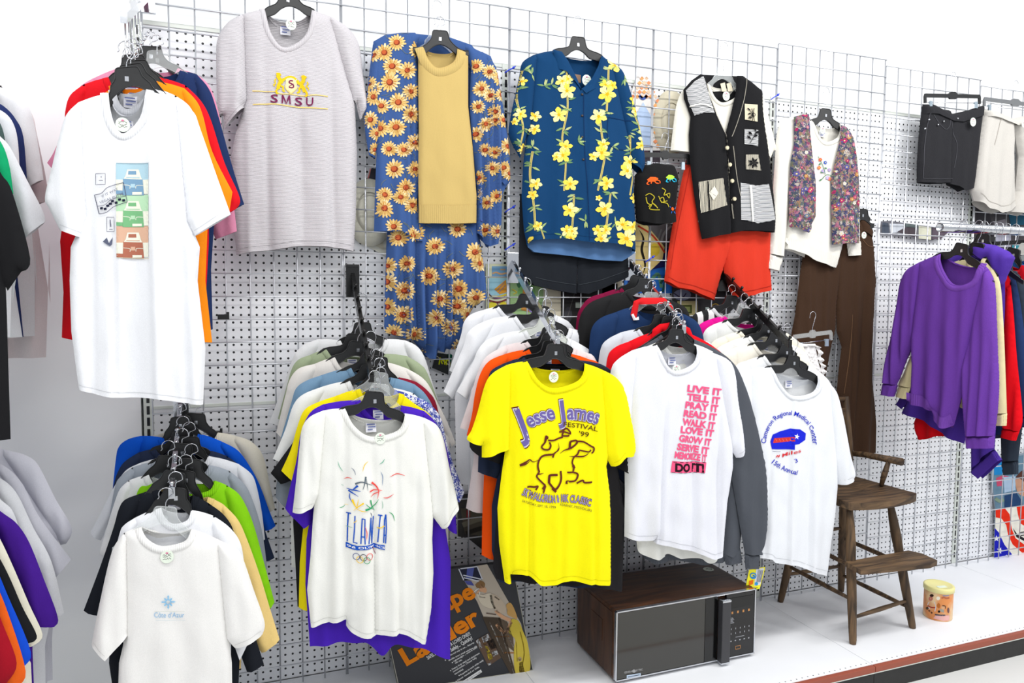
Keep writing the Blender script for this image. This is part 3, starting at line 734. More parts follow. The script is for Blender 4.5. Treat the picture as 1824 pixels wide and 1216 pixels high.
def car(y0, c, c2):
    k = lambda x, y: CP_(x, y+y0)
    ik.poly([k(382, 0), (k(697, 0)), k(697, 160), k(382, 160)], c2, 7, layer=1); ik.poly([k(382, 160), k(697, 160), k(697, 300), k(382, 300)], CR, 7, layer=1); ik.poly([k(382, 265), k(650, 275), k(650, 312), k(382, 300)], c, None, layer=2)
    ik.poly([k(490, 60), k(600, 60), k(625, 140), k(645, 170), k(645, 205), k(445, 205), k(445, 165), k(470, 130)], CR, None, layer=3)
    ik.poly([k(500, 75), k(575, 75), k(577, 110), k(498, 110)], c, None, layer=4); ik.poly([k(450, 152), k(640, 158), k(652, 312), k(445, 312)], c, 6, layer=4)
    ik.line([k(480, 138), k(610, 140)], 1.4, c2, layer=5); ik.poly([k(522, 200), k(565, 200), k(565, 236), k(522, 236)], c2, None, layer=5)
    ik.line([k(450, 210), k(512, 218), k(514, 248)], 1.0, CR, layer=5); ik.line([k(572, 245), k(580, 216), k(645, 218)], 1.0, CR, layer=5); ik.poly([k(538, 280), k(632, 280), k(632, 306), k(538, 306)], CR, None, layer=6)
car(182, (.47, .61, .72), (.67, .79, .84)); car(490, (.47, .70, .50), (.70, .84, .70)); car(795, (.68, .42, .34), (.84, .68, .58))
ik.line([CP_(385, 1100), CP_(700, 1112)], 1, (.80, .76, .66), layer=6); ik.line([CP_(384, 182), CP_(700, 184)], .8, (.50, .58, .62), layer=6)
DK = (.32, .32, .40)
for bx in ((182, 285, 278, 392), (290, 708, 360, 848)): ik.line([CP_(bx[0], bx[1]), CP_(bx[2], bx[1]), CP_(bx[2], bx[3]), CP_(bx[0], bx[3]), CP_(bx[0], bx[1])], .9, DK, smooth=False)
ik.line([CP_(215, 350), CP_(255, 352)], 1, DK); ik.disc(*CP_(238, 318), 1, DK); ik.line([CP_(322, 730), CP_(328, 800)], 1.6, DK); ik.line([CP_(312, 825), CP_(345, 825)], 1, DK)
ik.line([CP_(168, 490), CP_(240, 475), CP_(310, 415), CP_(455, 372)], 1.0, DK, layer=7); ik.line([CP_(168, 490), CP_(215, 675)], 1.4, DK, layer=7); ik.line([CP_(215, 675), CP_(290, 660), CP_(360, 605), CP_(490, 560)], 1.0, DK, layer=7); ik.line([CP_(455, 372), CP_(490, 560)], 1.0, DK, layer=7); ik.line([CP_(198, 600), CP_(270, 590), CP_(340, 535), CP_(480, 500)], .8, DK, layer=7)
for i, (x, y) in enumerate(((238, 622), (275, 628), (300, 598), (325, 578), (345, 552), (382, 568), (415, 537), (455, 545))): ik.poly([CP_(x-15, y-9), CP_(x+13, y-14), CP_(x+17, y+8), CP_(x-11, y+12)], (.12, .13, .22), layer=7)
ik.text('IF IT WAY', CP_(250, 518), CP_(405, 440), 4.2, (.42, .44, .52), layer=7); ik.text('VEGAS BUTTE', CP_(225, 578), CP_(458, 490), 4.4, (.42, .44, .52), layer=7)
ik.poly([CP_(x, y) for x, y in ((250, 945), (290, 905), (310, 960), (345, 900), (340, 970), (320, 990))], (.36, .38, .46), layer=6)
ik.build('print', pl, bv, t_)
tee('t_shirt', 'plain white tee directly behind the white car tee', 't-shirt', ADROP[4][0]-.0, WHT, (205, 160), (264, 153), L=[(160, 188), (140, 210), (120, 300), (112, 340), (150, 370)], R=[(312, 170), (338, 190), (352, 225), (385, 330), (340, 380)], hemy=650, nd=40, hz=ADROP[4][1], hs='black')
tee('t_shirt', 'orange tee on the upper left bar behind the white ones', 't-shirt', ADROP[3][0], (.98, .56, .07), (205, 152), (280, 145), L=[(170, 180), (150, 210), (128, 330), (160, 350)], R=[(328, 157), (350, 180), (362, 208), (378, 270), (414, 342), (408, 381)], aR=(372, 345), sideR=[(378, 610), (366, 500)], hem=[(150, 600), (370, 609)], nd=40, hz=ADROP[3][1])
tee('t_shirt', 'bright red tee between the orange tee and the navy tee, upper left', 't-shirt', ADROP[2][0]-.02, (.87, .08, .13), (192, 138), (285, 138), L=[(150, 150), (125, 170), (116, 200), (114, 235), (84, 330), (110, 345)], aL=(120, 330), sideL=[(107, 430), (113, 520)], hem=[(110, 601), (240, 615), (365, 560)], R=[(330, 152), (358, 180), (376, 215), (400, 290), (427, 352), (421, 372), (388, 390)], aR=(372, 350), sideR=[(372, 430)], nd=38, hz=ADROP[2][1])
tee('t_shirt', 'navy blue tee with dark body behind the orange and red tees, upper left', 't-shirt', ADROP[1][0], (.12, .19, .36), (240, 130), (322, 126), L=[(190, 148), (165, 175), (140, 300), (165, 320)], R=[(350, 132), (372, 158), (386, 196), (412, 290), (435, 364), (409, 376)], aR=(385, 345), sideR=[(379, 586), (376, 480)], hem=[(160, 560), (377, 587)], nd=36, hz=ADROP[1][1], hs='clear')
tee('t_shirt', 'pink tee at the back of the upper left bar', 't-shirt', ADROP[0][0], (.86, .55, .67), (222, 118), (318, 122), L=[(165, 140), (142, 155), (134, 175), (100, 262), (84, 290), (112, 320)], R=[(352, 134), (372, 152), (388, 195), (408, 300), (422, 412), (384, 426)], aR=(375, 390), hemy=520, nd=30, hz=ADROP[0][1])
# ---------------------------------------------------------------- far left edge, upper
def edge(name, label, y, col, nr, R, sideR, hem, hz, **k):
    cx = nr[0]-38; nl = (cx-38, nr[1]+2); tee(name, label, 't-shirt', y, col, nl, nr, R=R, L=mirror(R, cx, 1.0), hem=[(cx-(hem[0]-cx), hem[1])]+[(cx, hem[1]+3)]+[hem], sideR=sideR, sideL=[(2*cx-p[0], p[1]) for p in sideR[::-1]], hz=hz, nd=40, half=.10, hdrop=.01, **k)
a0 = lambda y: ARMS['L0'][1]+(ARMS['L0'][3]-ARMS['L0'][1])*((y+.012)/(ARMS['L0'][2]+.012))+.012
def eL(dx, pts): return [(p[0], p[1]) for p in pts]
edge('t_shirt', 'black tee at the left edge, nearest of the upper rack', -.55, (.09, .09, .10), (-80, 235), [(-40, 252), (-15, 280), (4, 312), (22, 342), (54, 460), (38, 484), (14, 518)], [(12, 560), (18, 700)], (19, 782), a0(-.55))
edge('t_shirt', 'green tee seen between black and white sleeves at the upper left edge', -.49, (.05, .62, .40), (-72, 205), [(-28, 222), (-8, 240), (8, 265), (18, 300), (24, 345), (0, 380)], [(-5, 500)], (-2, 640), a0(-.49))
edge('t_shirt', 'white tee with wide pointed sleeve at the upper left edge', -.45, WHT, (-66, 195), [(-20, 212), (-2, 240), (18, 262), (48, 320), (80, 385), (72, 402), (46, 424)], [(22, 470), (22, 540)], (18, 600), a0(-.45), amp=.012)
edge('t_shirt', 'dark green and grey tee sleeve at the upper left edge', -.40, (.28, .37, .36), (-66, 176), [(-28, 190), (-12, 205), (3, 225), (10, 262), (8, 330), (-20, 345)], [(-15, 500)], (-15, 560), a0(-.40))
edge('t_shirt', 'white tee with rounded shoulder below the navy one, upper left edge', -.36, (.88, .90, .92), (-60, 172), [(-22, 185), (10, 202), (26, 225), (33, 262), (36, 330), (10, 345)], [(20, 470)], (40, 600), a0(-.36), amp=.012)
edge('t_shirt', 'navy tee stripe visible at the upper left edge', -.31, (.14, .19, .38), (-56, 162), [(-18, 176), (8, 190), (28, 212), (42, 245), (49, 330), (22, 350)], [(30, 480)], (42, 600), a0(-.31))
edge('t_shirt', 'long white tee hanging behind the navy one at the upper left edge', -.26, (.90, .905, .92), (-52, 142), [(-10, 152), (22, 164), (48, 185), (62, 225), (78, 320), (52, 332)], [(62, 430), (66, 520)], (62, 598), a0(-.26), amp=.013)
edge('t_shirt', 'pale pinkish tee at the back of the upper left edge', -.20, (.88, .84, .85), (-44, 146), [(2, 158), (34, 172), (58, 205), (66, 240), (84, 330), (80, 360), (62, 365)], [(88, 430), (90, 540)], (82, 636), a0(-.20), amp=.013)
# far left edge, lower
a1 = lambda y: ARMS['L1'][1]+(ARMS['L1'][3]-ARMS['L1'][1])*((y+.012)/(ARMS['L1'][2]+.012))+.012
edge('t_shirt', 'dark red tee, nearest at the lower left edge', -.60, (.62, .05, .13), (-90, 990), [(-50, 1010), (-20, 1050), (5, 1110), (30, 1180), (12, 1216), (-10, 1225)], [], (-10, 1350), a1(-.60))
edge('t_shirt', 'orange tee peeking out at the lower left edge', -.565, (.90, .38, .10), (-80, 970), [(-40, 990), (-12, 1030), (14, 1090), (46, 1195), (28, 1222), (5, 1225)], [], (5, 1350), a1(-.565))
edge('t_shirt', 'royal blue tee sleeve below the black sleeve, lower left edge', -.53, (.06, .30, .82), (-76, 950), [(-34, 975), (-8, 1010), (14, 1060), (55, 1160), (40, 1185), (10, 1190)], [], (10, 1350), a1(-.53))
edge('t_shirt', 'black tee sleeve in the lower left cluster', -.495, (.09, .095, .11), (-70, 930), [(-30, 960), (-6, 985), (16, 1025), (40, 1080), (66, 1132), (52, 1142), (24, 1152)], [], (12, 1350), a1(-.495))
edge('t_shirt', 'cream tee between the black and purple sleeves, lower left', -.46, (.90, .88, .81), (-66, 905), [(-24, 925), (-2, 955), (22, 1005), (52, 1075), (76, 1130), (60, 1145), (34, 1150)], [(55, 1180)], (60, 1290), a1(-.46))
edge('t_shirt', 'deep purple tee at the lower left edge', -.42, (.27, .10, .55), (-60, 880), [(-16, 898), (8, 915), (30, 932), (52, 965), (78, 1030), (104, 1104), (84, 1114), (62, 1112)], [(58, 1160)], (62, 1260), a1(-.42))
edge('t_shirt', 'white tee just above the purple one, lower left edge', -.39, (.90, .905, .92), (-60, 860), [(-16, 876), (6, 893), (24, 912), (38, 960), (62, 1090), (30, 1105)], [(50, 1150)], (54, 1250), a1(-.39))
edge('t_shirt', 'white tee with long pointed sleeve, lower left edge', -.34, (.91, .915, .93), (-56, 832), [(-10, 846), (14, 860), (34, 885), (60, 940), (92, 1000), (114, 1090), (98, 1103)], [(80, 1150)], (82, 1260), a1(-.34), amp=.012)
edge('t_shirt', 'light grey tee behind the long white sleeve, lower left edge', -.29, (.84, .84, .88), (-50, 805), [(-5, 822), (22, 840), (44, 868), (70, 920), (127, 996), (96, 1031)], [(85, 1060)], (84, 1230), a1(-.29))
edge('t_shirt', 'pale grey tee at the back of the lower left cluster', -.23, (.87, .87, .91), (-44, 788), [(6, 800), (40, 808), (62, 820), (76, 842), (100, 890), (128, 940), (118, 968), (108, 970)], [(90, 1010), (92, 1150)], (94, 1210), a1(-.23), amp=.012)
# ---------------------------------------------------------------- lower left cluster (B)
yb = [-.475, -.445, -.415, -.385, -.35, -.315, -.28, -.245, -.21, -.175, -.135]
B = lambda x, y: (x/2.788, 780+y/2.788)
t_, bv, pl = tee('t_shirt', 'white tee with small light blue crest, front of the lower left arm', 't-shirt', yb[0], (.935, .93, .92), (251, 938), (342, 942), L=[(222, 948), (206, 968), (197, 990), (187, 1030), (172, 1100), (163, 1146), (190, 1168)], R=[(392, 962), (420, 976), (432, 992), (452, 1050), (471, 1106), (468, 1128), (418, 1153)], aL=(224, 1128), aR=(408, 1138),
   sideL=[(212, 1180)], sideR=[(413, 1180)], hem=[(207, 1330), (250, 1342), (310, 1346), (365, 1344), (415, 1332)], nd=30, nbd=10, T=.024, sp=.008, amp=.006, hz=armz('B', -.45)+.0, hs='clear', sticker_at=(299, 985), label_box=False)
ik = Ink(); LB = (.55, .76, .90); c0 = (301, 1065)
for k in range(8):
    a = math.pi*k/4; r = 13 if k % 2 == 0 else 10; w = 3.2 if k % 2 == 0 else 4
    ik.line([(c0[0]+math.cos(a)*3.5, c0[1]+math.sin(a)*3.5), (c0[0]+math.cos(a)*r, c0[1]+math.sin(a)*r)], w, LB, taper='end'); ik.disc(c0[0]+math.cos(a)*r*.75, c0[1]+math.sin(a)*r*.75, 1.6, LB, 8)
ik.ring(c0[0], c0[1], 4.2, 1.2, LB, 12)
ik.text('C\u00f4te d\u2019Azur', (276, 1092), (329, 1093), 9.0, (.55, .72, .86), layer=2); ik.line([(277, 1081), (330, 1082)], .6, (.84, .85, .82)); ik.line([(279, 1096.5), (331, 1097.5)], .6, (.80, .84, .86))
ik.build('print', pl, bv, t_)
t_, bv, pl = tee('t_shirt', 'white tee behind the crest tee, with small marks on its sleeve', 't-shirt', yb[1], (.925, .93, .945), (286, 903), (342, 908), L=[(240, 922), (222, 934), (213, 950), (200, 1010), (190, 1090), (215, 1110)], R=[(380, 918), (408, 938), (428, 966), (436, 1010), (446, 1080), (449, 1130), (427, 1176)], aR=(412, 1120), hemy=1320, nd=26, hz=armz('B', yb[1]), label_box=False, T=.018, amp=.008)
ik = Ink()
for i in range(3): ik.disc(434+i*.8, 1003+i*6, 1.6, (.75, .35, .4)); ik.disc(437+i*.6, 1006+i*5, 1.2, (.35, .4, .7))
ik.build('print', pl, bv, t_)
tee('t_shirt', 'black tee with long sleeve edge left of the white crest tee', 't-shirt', yb[2], (.085, .10, .13), (281, 871), (345, 882), L=[(246, 880), (222, 890), (211, 908), (202, 940), (178, 1010), (149, 1087), (177, 1093)], aL=(200, 1070), sideL=[(194, 1180)], hem=[(216, 1330), (420, 1330)], R=[(372, 896), (402, 920), (420, 960), (440, 1080), (470, 1182), (440, 1196)], aR=(428, 1150), nd=30, hz=armz('B', yb[2]))
tee('t_shirt', 'pale yellow tee with sleeve low at the right of the lower left arm', 't-shirt', yb[3], (.90, .78, .50), (292, 862), (372, 885), L=[(250, 885), (235, 900), (215, 1000), (240, 1010)], R=[(398, 898), (423, 924), (440, 960), (463, 1024), (480, 1080), (498, 1138), (466, 1162)], aR=(432, 1110), hemy=1190, nd=30, hz=armz('B', yb[3]))
tee('t_shirt', 'lime green tee on the lower left arm', 't-shirt', yb[4], (.52, .80, .07), (300, 850), (384, 856), L=[(262, 865), (245, 875), (225, 960), (245, 975)], R=[(404, 864), (424, 878), (438, 900), (453, 938), (470, 1000), (489, 1072), (482, 1080)], aR=(440, 1050), hemy=1130, nd=26, hz=armz('B', yb[4]))
tee('t_shirt', 'white tee with rounded shoulders behind the black one, lower left arm', 't-shirt', yb[5], (.91, .915, .92), (264, 845), (338, 849), L=[(230, 855), (214, 870), (204, 895), (190, 940), (177, 985), (200, 1010)], R=[(378, 868), (405, 890), (424, 914), (440, 1000), (420, 1020)], hemy=1120, nd=26, hz=armz('B', yb[5]), hs='black')
tee('t_shirt', 'heather grey tee on the lower left arm', 't-shirt', yb[6], (.62, .65, .69), (277, 821), (374, 828), L=[(236, 832), (215, 848), (204, 870), (190, 950), (212, 965)], R=[(408, 838), (430, 856), (446, 880), (466, 942), (476, 1012), (460, 1030)], hemy=1090, nd=24, hz=armz('B', yb[6]))
tee('t_shirt', 'white tee with grey shadowed cuff behind the grey tee, lower left arm', 't-shirt', yb[7], (.88, .89, .91), (304, 812), (372, 812), L=[(250, 824), (226, 836), (210, 856), (196, 880), (176, 920), (161, 948), (180, 962)], R=[(425, 826), (446, 842), (456, 862), (466, 910), (472, 960), (450, 970)], hemy=1060, nd=20, hz=armz('B', yb[7]))
tee('t_shirt', 'dark navy tee below the royal blue one, lower left arm', 't-shirt', yb[8], (.14, .18, .28), (276, 799), (378, 803), L=[(246, 806), (222, 822), (210, 840), (203, 862), (190, 920), (210, 940)], R=[(404, 812), (426, 828), (442, 852), (456, 895), (474, 950), (489, 993), (470, 1000)], hemy=1050, nd=20, hz=armz('B', yb[8]))
tee('t_shirt', 'royal blue tee near the back of the lower left arm', 't-shirt', yb[9], (.02, .33, .80), (290, 779), (354, 772), L=[(250, 776), (228, 782), (212, 795), (206, 820), (198, 900), (220, 920)], R=[(395, 786), (424, 802), (446, 832), (462, 862), (480, 910), (491, 936), (470, 945)], hemy=1040, nd=22, hz=armz('B', yb[9]))
tee('t_shirt', 'cream tee at the back of the lower left arm', 't-shirt', yb[10], (.85, .83, .77), (310, 768), (389, 770), L=[(260, 780), (240, 795), (228, 820), (215, 880), (240, 900)], R=[(420, 776), (444, 784), (462, 800), (472, 822), (480, 860), (490, 905), (478, 912)], hemy=1000, nd=20, hz=armz('B', yb[10]))
# ---------------------------------------------------------------- five-star tee cluster (C)
Cz = lambda y: armz('C', y)
t_, bv, pl = tee('t_shirt', 'white tee printed with five coloured stars and tall blue letters', 't-shirt', -.40, (.925, .925, .905), (613, 727), (722, 736), L=[(575, 731), (552, 742), (538, 762), (533, 800), (528, 850), (521, 912), (558, 902)], R=[(756, 744), (778, 757), (790, 782), (800, 830), (808, 862), (817, 902), (787, 941)], aL=(562, 880), aR=(772, 915),
   sideL=[(558, 915), (553, 990), (547, 1050)], sideR=[(768, 1085), (772, 1020), (770, 960)], hem=[(554, 1117), (580, 1108), (614, 1101), (618, 1116), (640, 1126), (676, 1126), (716, 1125), (758, 1142)], nd=45, nbd=18, T=.026, sp=.0075, amp=.014, lam=.085, hz=Cz(-.36)+.0, creases=[(617, .012, .004)], valleys=[(660, .018, .006, .01), (700, .016, .010, .02), (740, .012, .010, 0), (590, .010, .008, -.03)], sticker_at=(674, 777), wr=.003)
def C6(x, y): return (590+x/5.79, 800+y/5.79)
def c6(L): return [C6(*p) for p in L]
ik = Ink(); BL_, RD_, YE_, GR_, GY_ = (.10, .32, .72), (.90, .30, .27), (.97, .80, .12), (.16, .62, .38), (.36, .41, .45)
for P, c, w in (([(230, 330), (300, 308), (405, 345)], GY_, 3.2), ([(337, 255), (325, 320), (305, 385)], GY_, 3), ([(337, 255), (350, 330), (358, 395)], GY_, 1.2), ([(145, 383), (210, 392), (285, 402)], BL_, 2), ([(255, 345), (195, 400)], BL_, 4), ([(165, 400), (260, 455)], BL_, 3), ([(178, 420), (175, 470), (200, 520)], BL_, 1.5),
   ([(400, 315), (450, 360), (470, 410), (455, 482)], RD_, 3.4), ([(380, 405), (440, 390), (505, 398)], RD_, 2.8), ([(390, 460), (430, 430), (490, 400)], RD_, 1.6), ([(200, 490), (225, 545), (250, 580)], YE_, 3.8), ([(312, 520), (270, 550), (212, 602)], YE_, 2.8), ([(262, 480), (250, 540), (245, 575)], YE_, 1.2), ([(240, 580), (290, 600), (345, 606)], YE_, 1.2),
   ([(385, 490), (400, 545), (430, 605)], GR_, 2.6), ([(330, 590), (380, 575), (430, 545), (468, 485)], GR_, 3.4), ([(330, 525), (370, 560), (420, 590)], GR_, 1.4)): ik.line(c6(P), w, c, taper='end' if w > 2 else 'both')
for P, c, w in (([(58, 105), (75, 160), (115, 215)], (.5, .72, .62), 1.3), ([(190, 165), (220, 195), (235, 240)], (.42, .46, .54), 1.1), ([(305, 205), (325, 140), (365, 100)], YE_, 1.2), ([(478, 132), (510, 110), (532, 75)], (.35, .68, .55), 1.2), ([(120, 290), (160, 272), (198, 278)], RD_, 1.3), ([(490, 205), (512, 260), (508, 350)], (.42, .52, .66), 1.2), ([(580, 260), (660, 228), (738, 245)], RD_, 1.5),
   ([(515, 470), (560, 470), (622, 430)], RD_, 1.4), ([(75, 580), (110, 575), (135, 555)], GR_, 1.1), ([(570, 612), (610, 640), (632, 705)], GR_, 1.4), ([(505, 500), (512, 550), (505, 585)], (.5, .7, .6), 1), ([(380, 615), (398, 640), (395, 665)], (.4, .42, .5), 1.2), ([(95, 345), (120, 358)], (.5, .7, .6), .9), ([(130, 548), (165, 550)], YE_, .8)): ik.line(c6(P), w, c, taper='both', layer=2)
W3 = 2.0
for P in ([(143, 632), (188, 632)], [(165, 635), (158, 760), (155, 925)], [(228, 655), (222, 780), (210, 922), (250, 928)], [(298, 675), (290, 800), (283, 930)], [(298, 678), (325, 682), (322, 850), (325, 932)], [(290, 858), (322, 860)], [(390, 668), (378, 800), (365, 928)], [(390, 668), (392, 800), (398, 928)], [(418, 660), (408, 800), (398, 928)], [(462, 645), (508, 652)], [(487, 650), (472, 780), (460, 922)], [(540, 640), (528, 700), (520, 930)], [(542, 640), (546, 780), (538, 935)], [(524, 850), (540, 850)]): ik.line(c6(P), W3, BL_, smooth=False, layer=3)
ik.poly(c6([(140, 932), (250, 955), (350, 942), (400, 932), (470, 948), (532, 955), (532, 1003), (450, 985), (390, 975), (340, 985), (250, 998), (140, 985)]), BL_, 6, layer=4)
ik.text('96 OLYMPICS', None, None, 3.6, (.93, .93, .93), bold=.02, path=c6([(148, 972), (250, 985), (340, 975), (395, 965), (460, 975), (530, 992)]), layer=6)
for x, y, c in ((238, 1062, (.13, .22, .5)), (272, 1090, YE_), (308, 1065, (.2, .22, .27)), (342, 1092, GR_), (372, 1055, RD_)): ik.ring(*C6(x, y), 5.6, 1.0, c, 16)
ik.line(c6([(325, 755), (345, 820), (338, 895)]), 1.5, RD_, taper='both', layer=6); ik.line(c6([(450, 772), (490, 775), (525, 755)]), 1.5, YE_, layer=6); ik.line(c6([(140, 768), (200, 772)]), .8, (.5, .7, .6), layer=6); ik.line(c6([(215, 725), (245, 700)]), 1, YE_, layer=6); ik.line(c6([(405, 960), (425, 1010), (440, 1045)]), 1, (.6, .3, .4), layer=8)
ik.build('print', pl, bv, t_, step=.0002)
PUR = (.28, .13, .70)
tee('t_shirt', 'violet tee hanging lower behind the five-star white tee', 't-shirt', -.355, PUR, (640, 712), (716, 722), L=[(575, 720), (552, 735), (536, 770), (528, 820), (516, 870), (508, 905), (540, 938)], R=[(756, 732), (776, 752), (793, 788), (805, 850), (814, 950), (800, 944)], aL=(552, 925), aR=(790, 920), sideL=[(546, 960), (544, 1040)], sideR=[(802, 1080), (803, 1000)], hem=[(552, 1151), (600, 1140), (650, 1142), (678, 1163), (702, 1146), (750, 1152), (802, 1174)], nd=30, T=.016, sp=.011, hz=Cz(-.355), amp=.012, hs='clear')
tee('t_shirt', 'bright yellow tee behind the five-star and violet tees', 't-shirt', -.325, (.93, .86, .06), (640, 692), (712, 700), L=[(598, 705), (566, 716), (542, 730), (530, 758), (518, 800), (501, 838), (519, 853)], R=[(740, 720), (758, 732), (771, 748), (782, 800), (760, 820)], aL=(540, 850), sideL=[(542, 920), (534, 1000)], hem=[(532, 1081), (560, 1085), (660, 1080), (750, 1075)], nd=32, hz=Cz(-.325), hs='clear')
tee('t_shirt', 'blue and white all-over printed shirt behind the yellow shoulder', 't-shirt', -.295, (.3, .35, .7), (640, 690), (704, 694), L=[(600, 710), (575, 730), (552, 790), (575, 810)], R=[(738, 706), (762, 716), (784, 742), (794, 780), (806, 822), (827, 876), (815, 892)], aR=(790, 860), hemy=1000, nd=22, mat=voro_cloth('blue_white_print', [(.22, .27, .62), (.86, .88, .93), (.26, .33, .70), (.9, .91, .95), (.2, .24, .58)], 120), hz=Cz(-.295))
tee('t_shirt', 'white tee between the yellow and denim blue tees, tall black arm', 't-shirt', -.265, (.90, .905, .90), (622, 678), (696, 690), L=[(575, 688), (540, 702), (522, 722), (508, 765), (486, 817), (512, 824)], R=[(736, 700), (752, 720), (770, 780), (745, 800)], hemy=1010, nd=30, hz=Cz(-.265))
tee('t_shirt', 'denim blue tee behind the yellow tee', 't-shirt', -.235, (.44, .57, .68), (624, 655), (697, 672), L=[(572, 668), (545, 678), (527, 692), (518, 720), (500, 780), (520, 800)], R=[(738, 684), (758, 702), (775, 735), (790, 800), (770, 812)], hemy=1000, nd=26, hz=Cz(-.235))
tee('t_shirt', 'maroon edged tee behind the denim blue tee', 't-shirt', -.21, (.52, .09, .18), (640, 660), (712, 672), L=[(590, 672), (570, 690), (550, 760), (570, 775)], R=[(742, 680), (762, 696), (778, 722), (792, 800), (775, 812)], hemy=990, nd=20, hz=Cz(-.21))
tee('t_shirt', 'off-white tee behind the denim blue tee, ribbed collar showing', 't-shirt', -.185, (.865, .85, .83), (595, 636), (680, 643), L=[(560, 648), (532, 656), (516, 676), (508, 705), (492, 770), (515, 790)], R=[(725, 656), (758, 678), (782, 722), (797, 752), (812, 790), (805, 796)], hemy=990, nd=30, hz=Cz(-.185))
tee('t_shirt', 'sage green tee near the back of the tall black arm', 't-shirt', -.145, (.60, .65, .53), (580, 622), (686, 630), L=[(552, 632), (532, 640), (520, 656), (510, 690), (495, 745), (515, 760)], R=[(725, 634), (748, 648), (762, 666), (785, 730), (770, 745)], hemy=960, nd=28, hz=Cz(-.145))
tee('t_shirt', 'white tee at the back of the tall black arm', 't-shirt', -.095, (.87, .875, .88), (605, 606), (686, 604), L=[(566, 604), (545, 612), (525, 630), (514, 660), (480, 752), (505, 760)], R=[(722, 606), (742, 616), (756, 636), (770, 680), (790, 740), (770, 750)], hemy=880, nd=28, hz=Cz(-.095))
tee('t_shirt', 'heather grey tee with low sleeve left of the violet one', 't-shirt', -.28, (.50, .53, .57), (630, 700), (690, 705), L=[(575, 730), (545, 750), (520, 790), (495, 850), (491, 885), (520, 914)], R=[(730, 725), (745, 740), (760, 800), (740, 815)], hemy=1010, nd=20, hang=False)
tee('t_shirt', 'black tee strip hanging beside the yellow strip, left of the violet tee', 't-shirt', -.305, BLK, (630, 706), (690, 710), L=[(575, 735), (548, 755), (520, 790), (482, 842), (500, 862)], aL=(525, 850), sideL=[(522, 930), (526, 1000)], hem=[(530, 1080), (600, 1080), (700, 1075)], R=[(730, 730), (745, 745), (760, 800), (740, 815)], nd=20, hang=False)
# ---------------------------------------------------------------- yellow tee cluster (D)
Dz = lambda y: armz('D', y)
YEL = (.97, .93, .02)
t_, bv, pl = tee('t_shirt', 'bright yellow tee printed with a galloping horse rider', 't-shirt', -.455, YEL, (937, 643), (1041, 647), L=[(902, 650), (878, 664), (864, 684), (850, 735), (840, 765), (832, 783), (858, 793), (858, 814)], R=[(1072, 658), (1097, 672), (1112, 695), (1122, 740), (1131, 802), (1110, 812), (1088, 830)], aL=(900, 800), aR=(1083, 812),
   sideL=[(894, 840), (886, 905), (889, 968)], sideR=[(1087, 950), (1086, 880), (1080, 830)], hem=[(899, 1036), (910, 1036), (911, 1020), (938, 1021), (958, 1036), (985, 1035), (1004, 1028), (1036, 1032), (1086, 1039)], nd=46, nbd=16, T=.026, sp=.0075, amp=.010, lam=.11, hz=Dz(-.43)+.0, creases=[(911, .008, .004)], valleys=[(938, .012, .008, .01), (1000, .010, .014, -.01), (1050, .012, .010, .02)], wr=.002, label_box=False)
sticker(pl, (985, 671), .0165, None, t_, -.004)
def C7(x, y): return (900+x/5.29, 690+y/5.29)
def c7(L): return [C7(*p) for p in L]
ik = Ink(); BR_ = (.38, .16, .12); PV = (.42, .37, .62)
for b_, c, ly in ((.085, BR_, 1), (.055, (.80, .80, .86), 2), (.022, PV, 3)):
    ik.text('J', None, None, 48, c, bold=b_, path=c7([(100, 455), (185, 425)]), layer=ly)
    ik.text('esse', None, None, 25, c, bold=b_, path=c7([(188, 362), (270, 325), (350, 295), (440, 275)]), layer=ly)
    ik.text('J', None, None, 36, c, bold=b_, path=c7([(462, 306), (538, 296)]), layer=ly)
    ik.text('ames', None, None, 25, c, bold=b_, path=c7([(545, 282), (650, 285), (740, 300), (825, 328)]), layer=ly)
ik.text('FESTIVAL', None, None, 8.0, (.36, .25, .05), bold=.01, path=c7([(512, 350), (620, 362), (720, 375), (825, 398)]), layer=4); ik.text("'99", C7(655, 438), C7(742, 450), 8.5, (.36, .25, .05), bold=.01, layer=4)
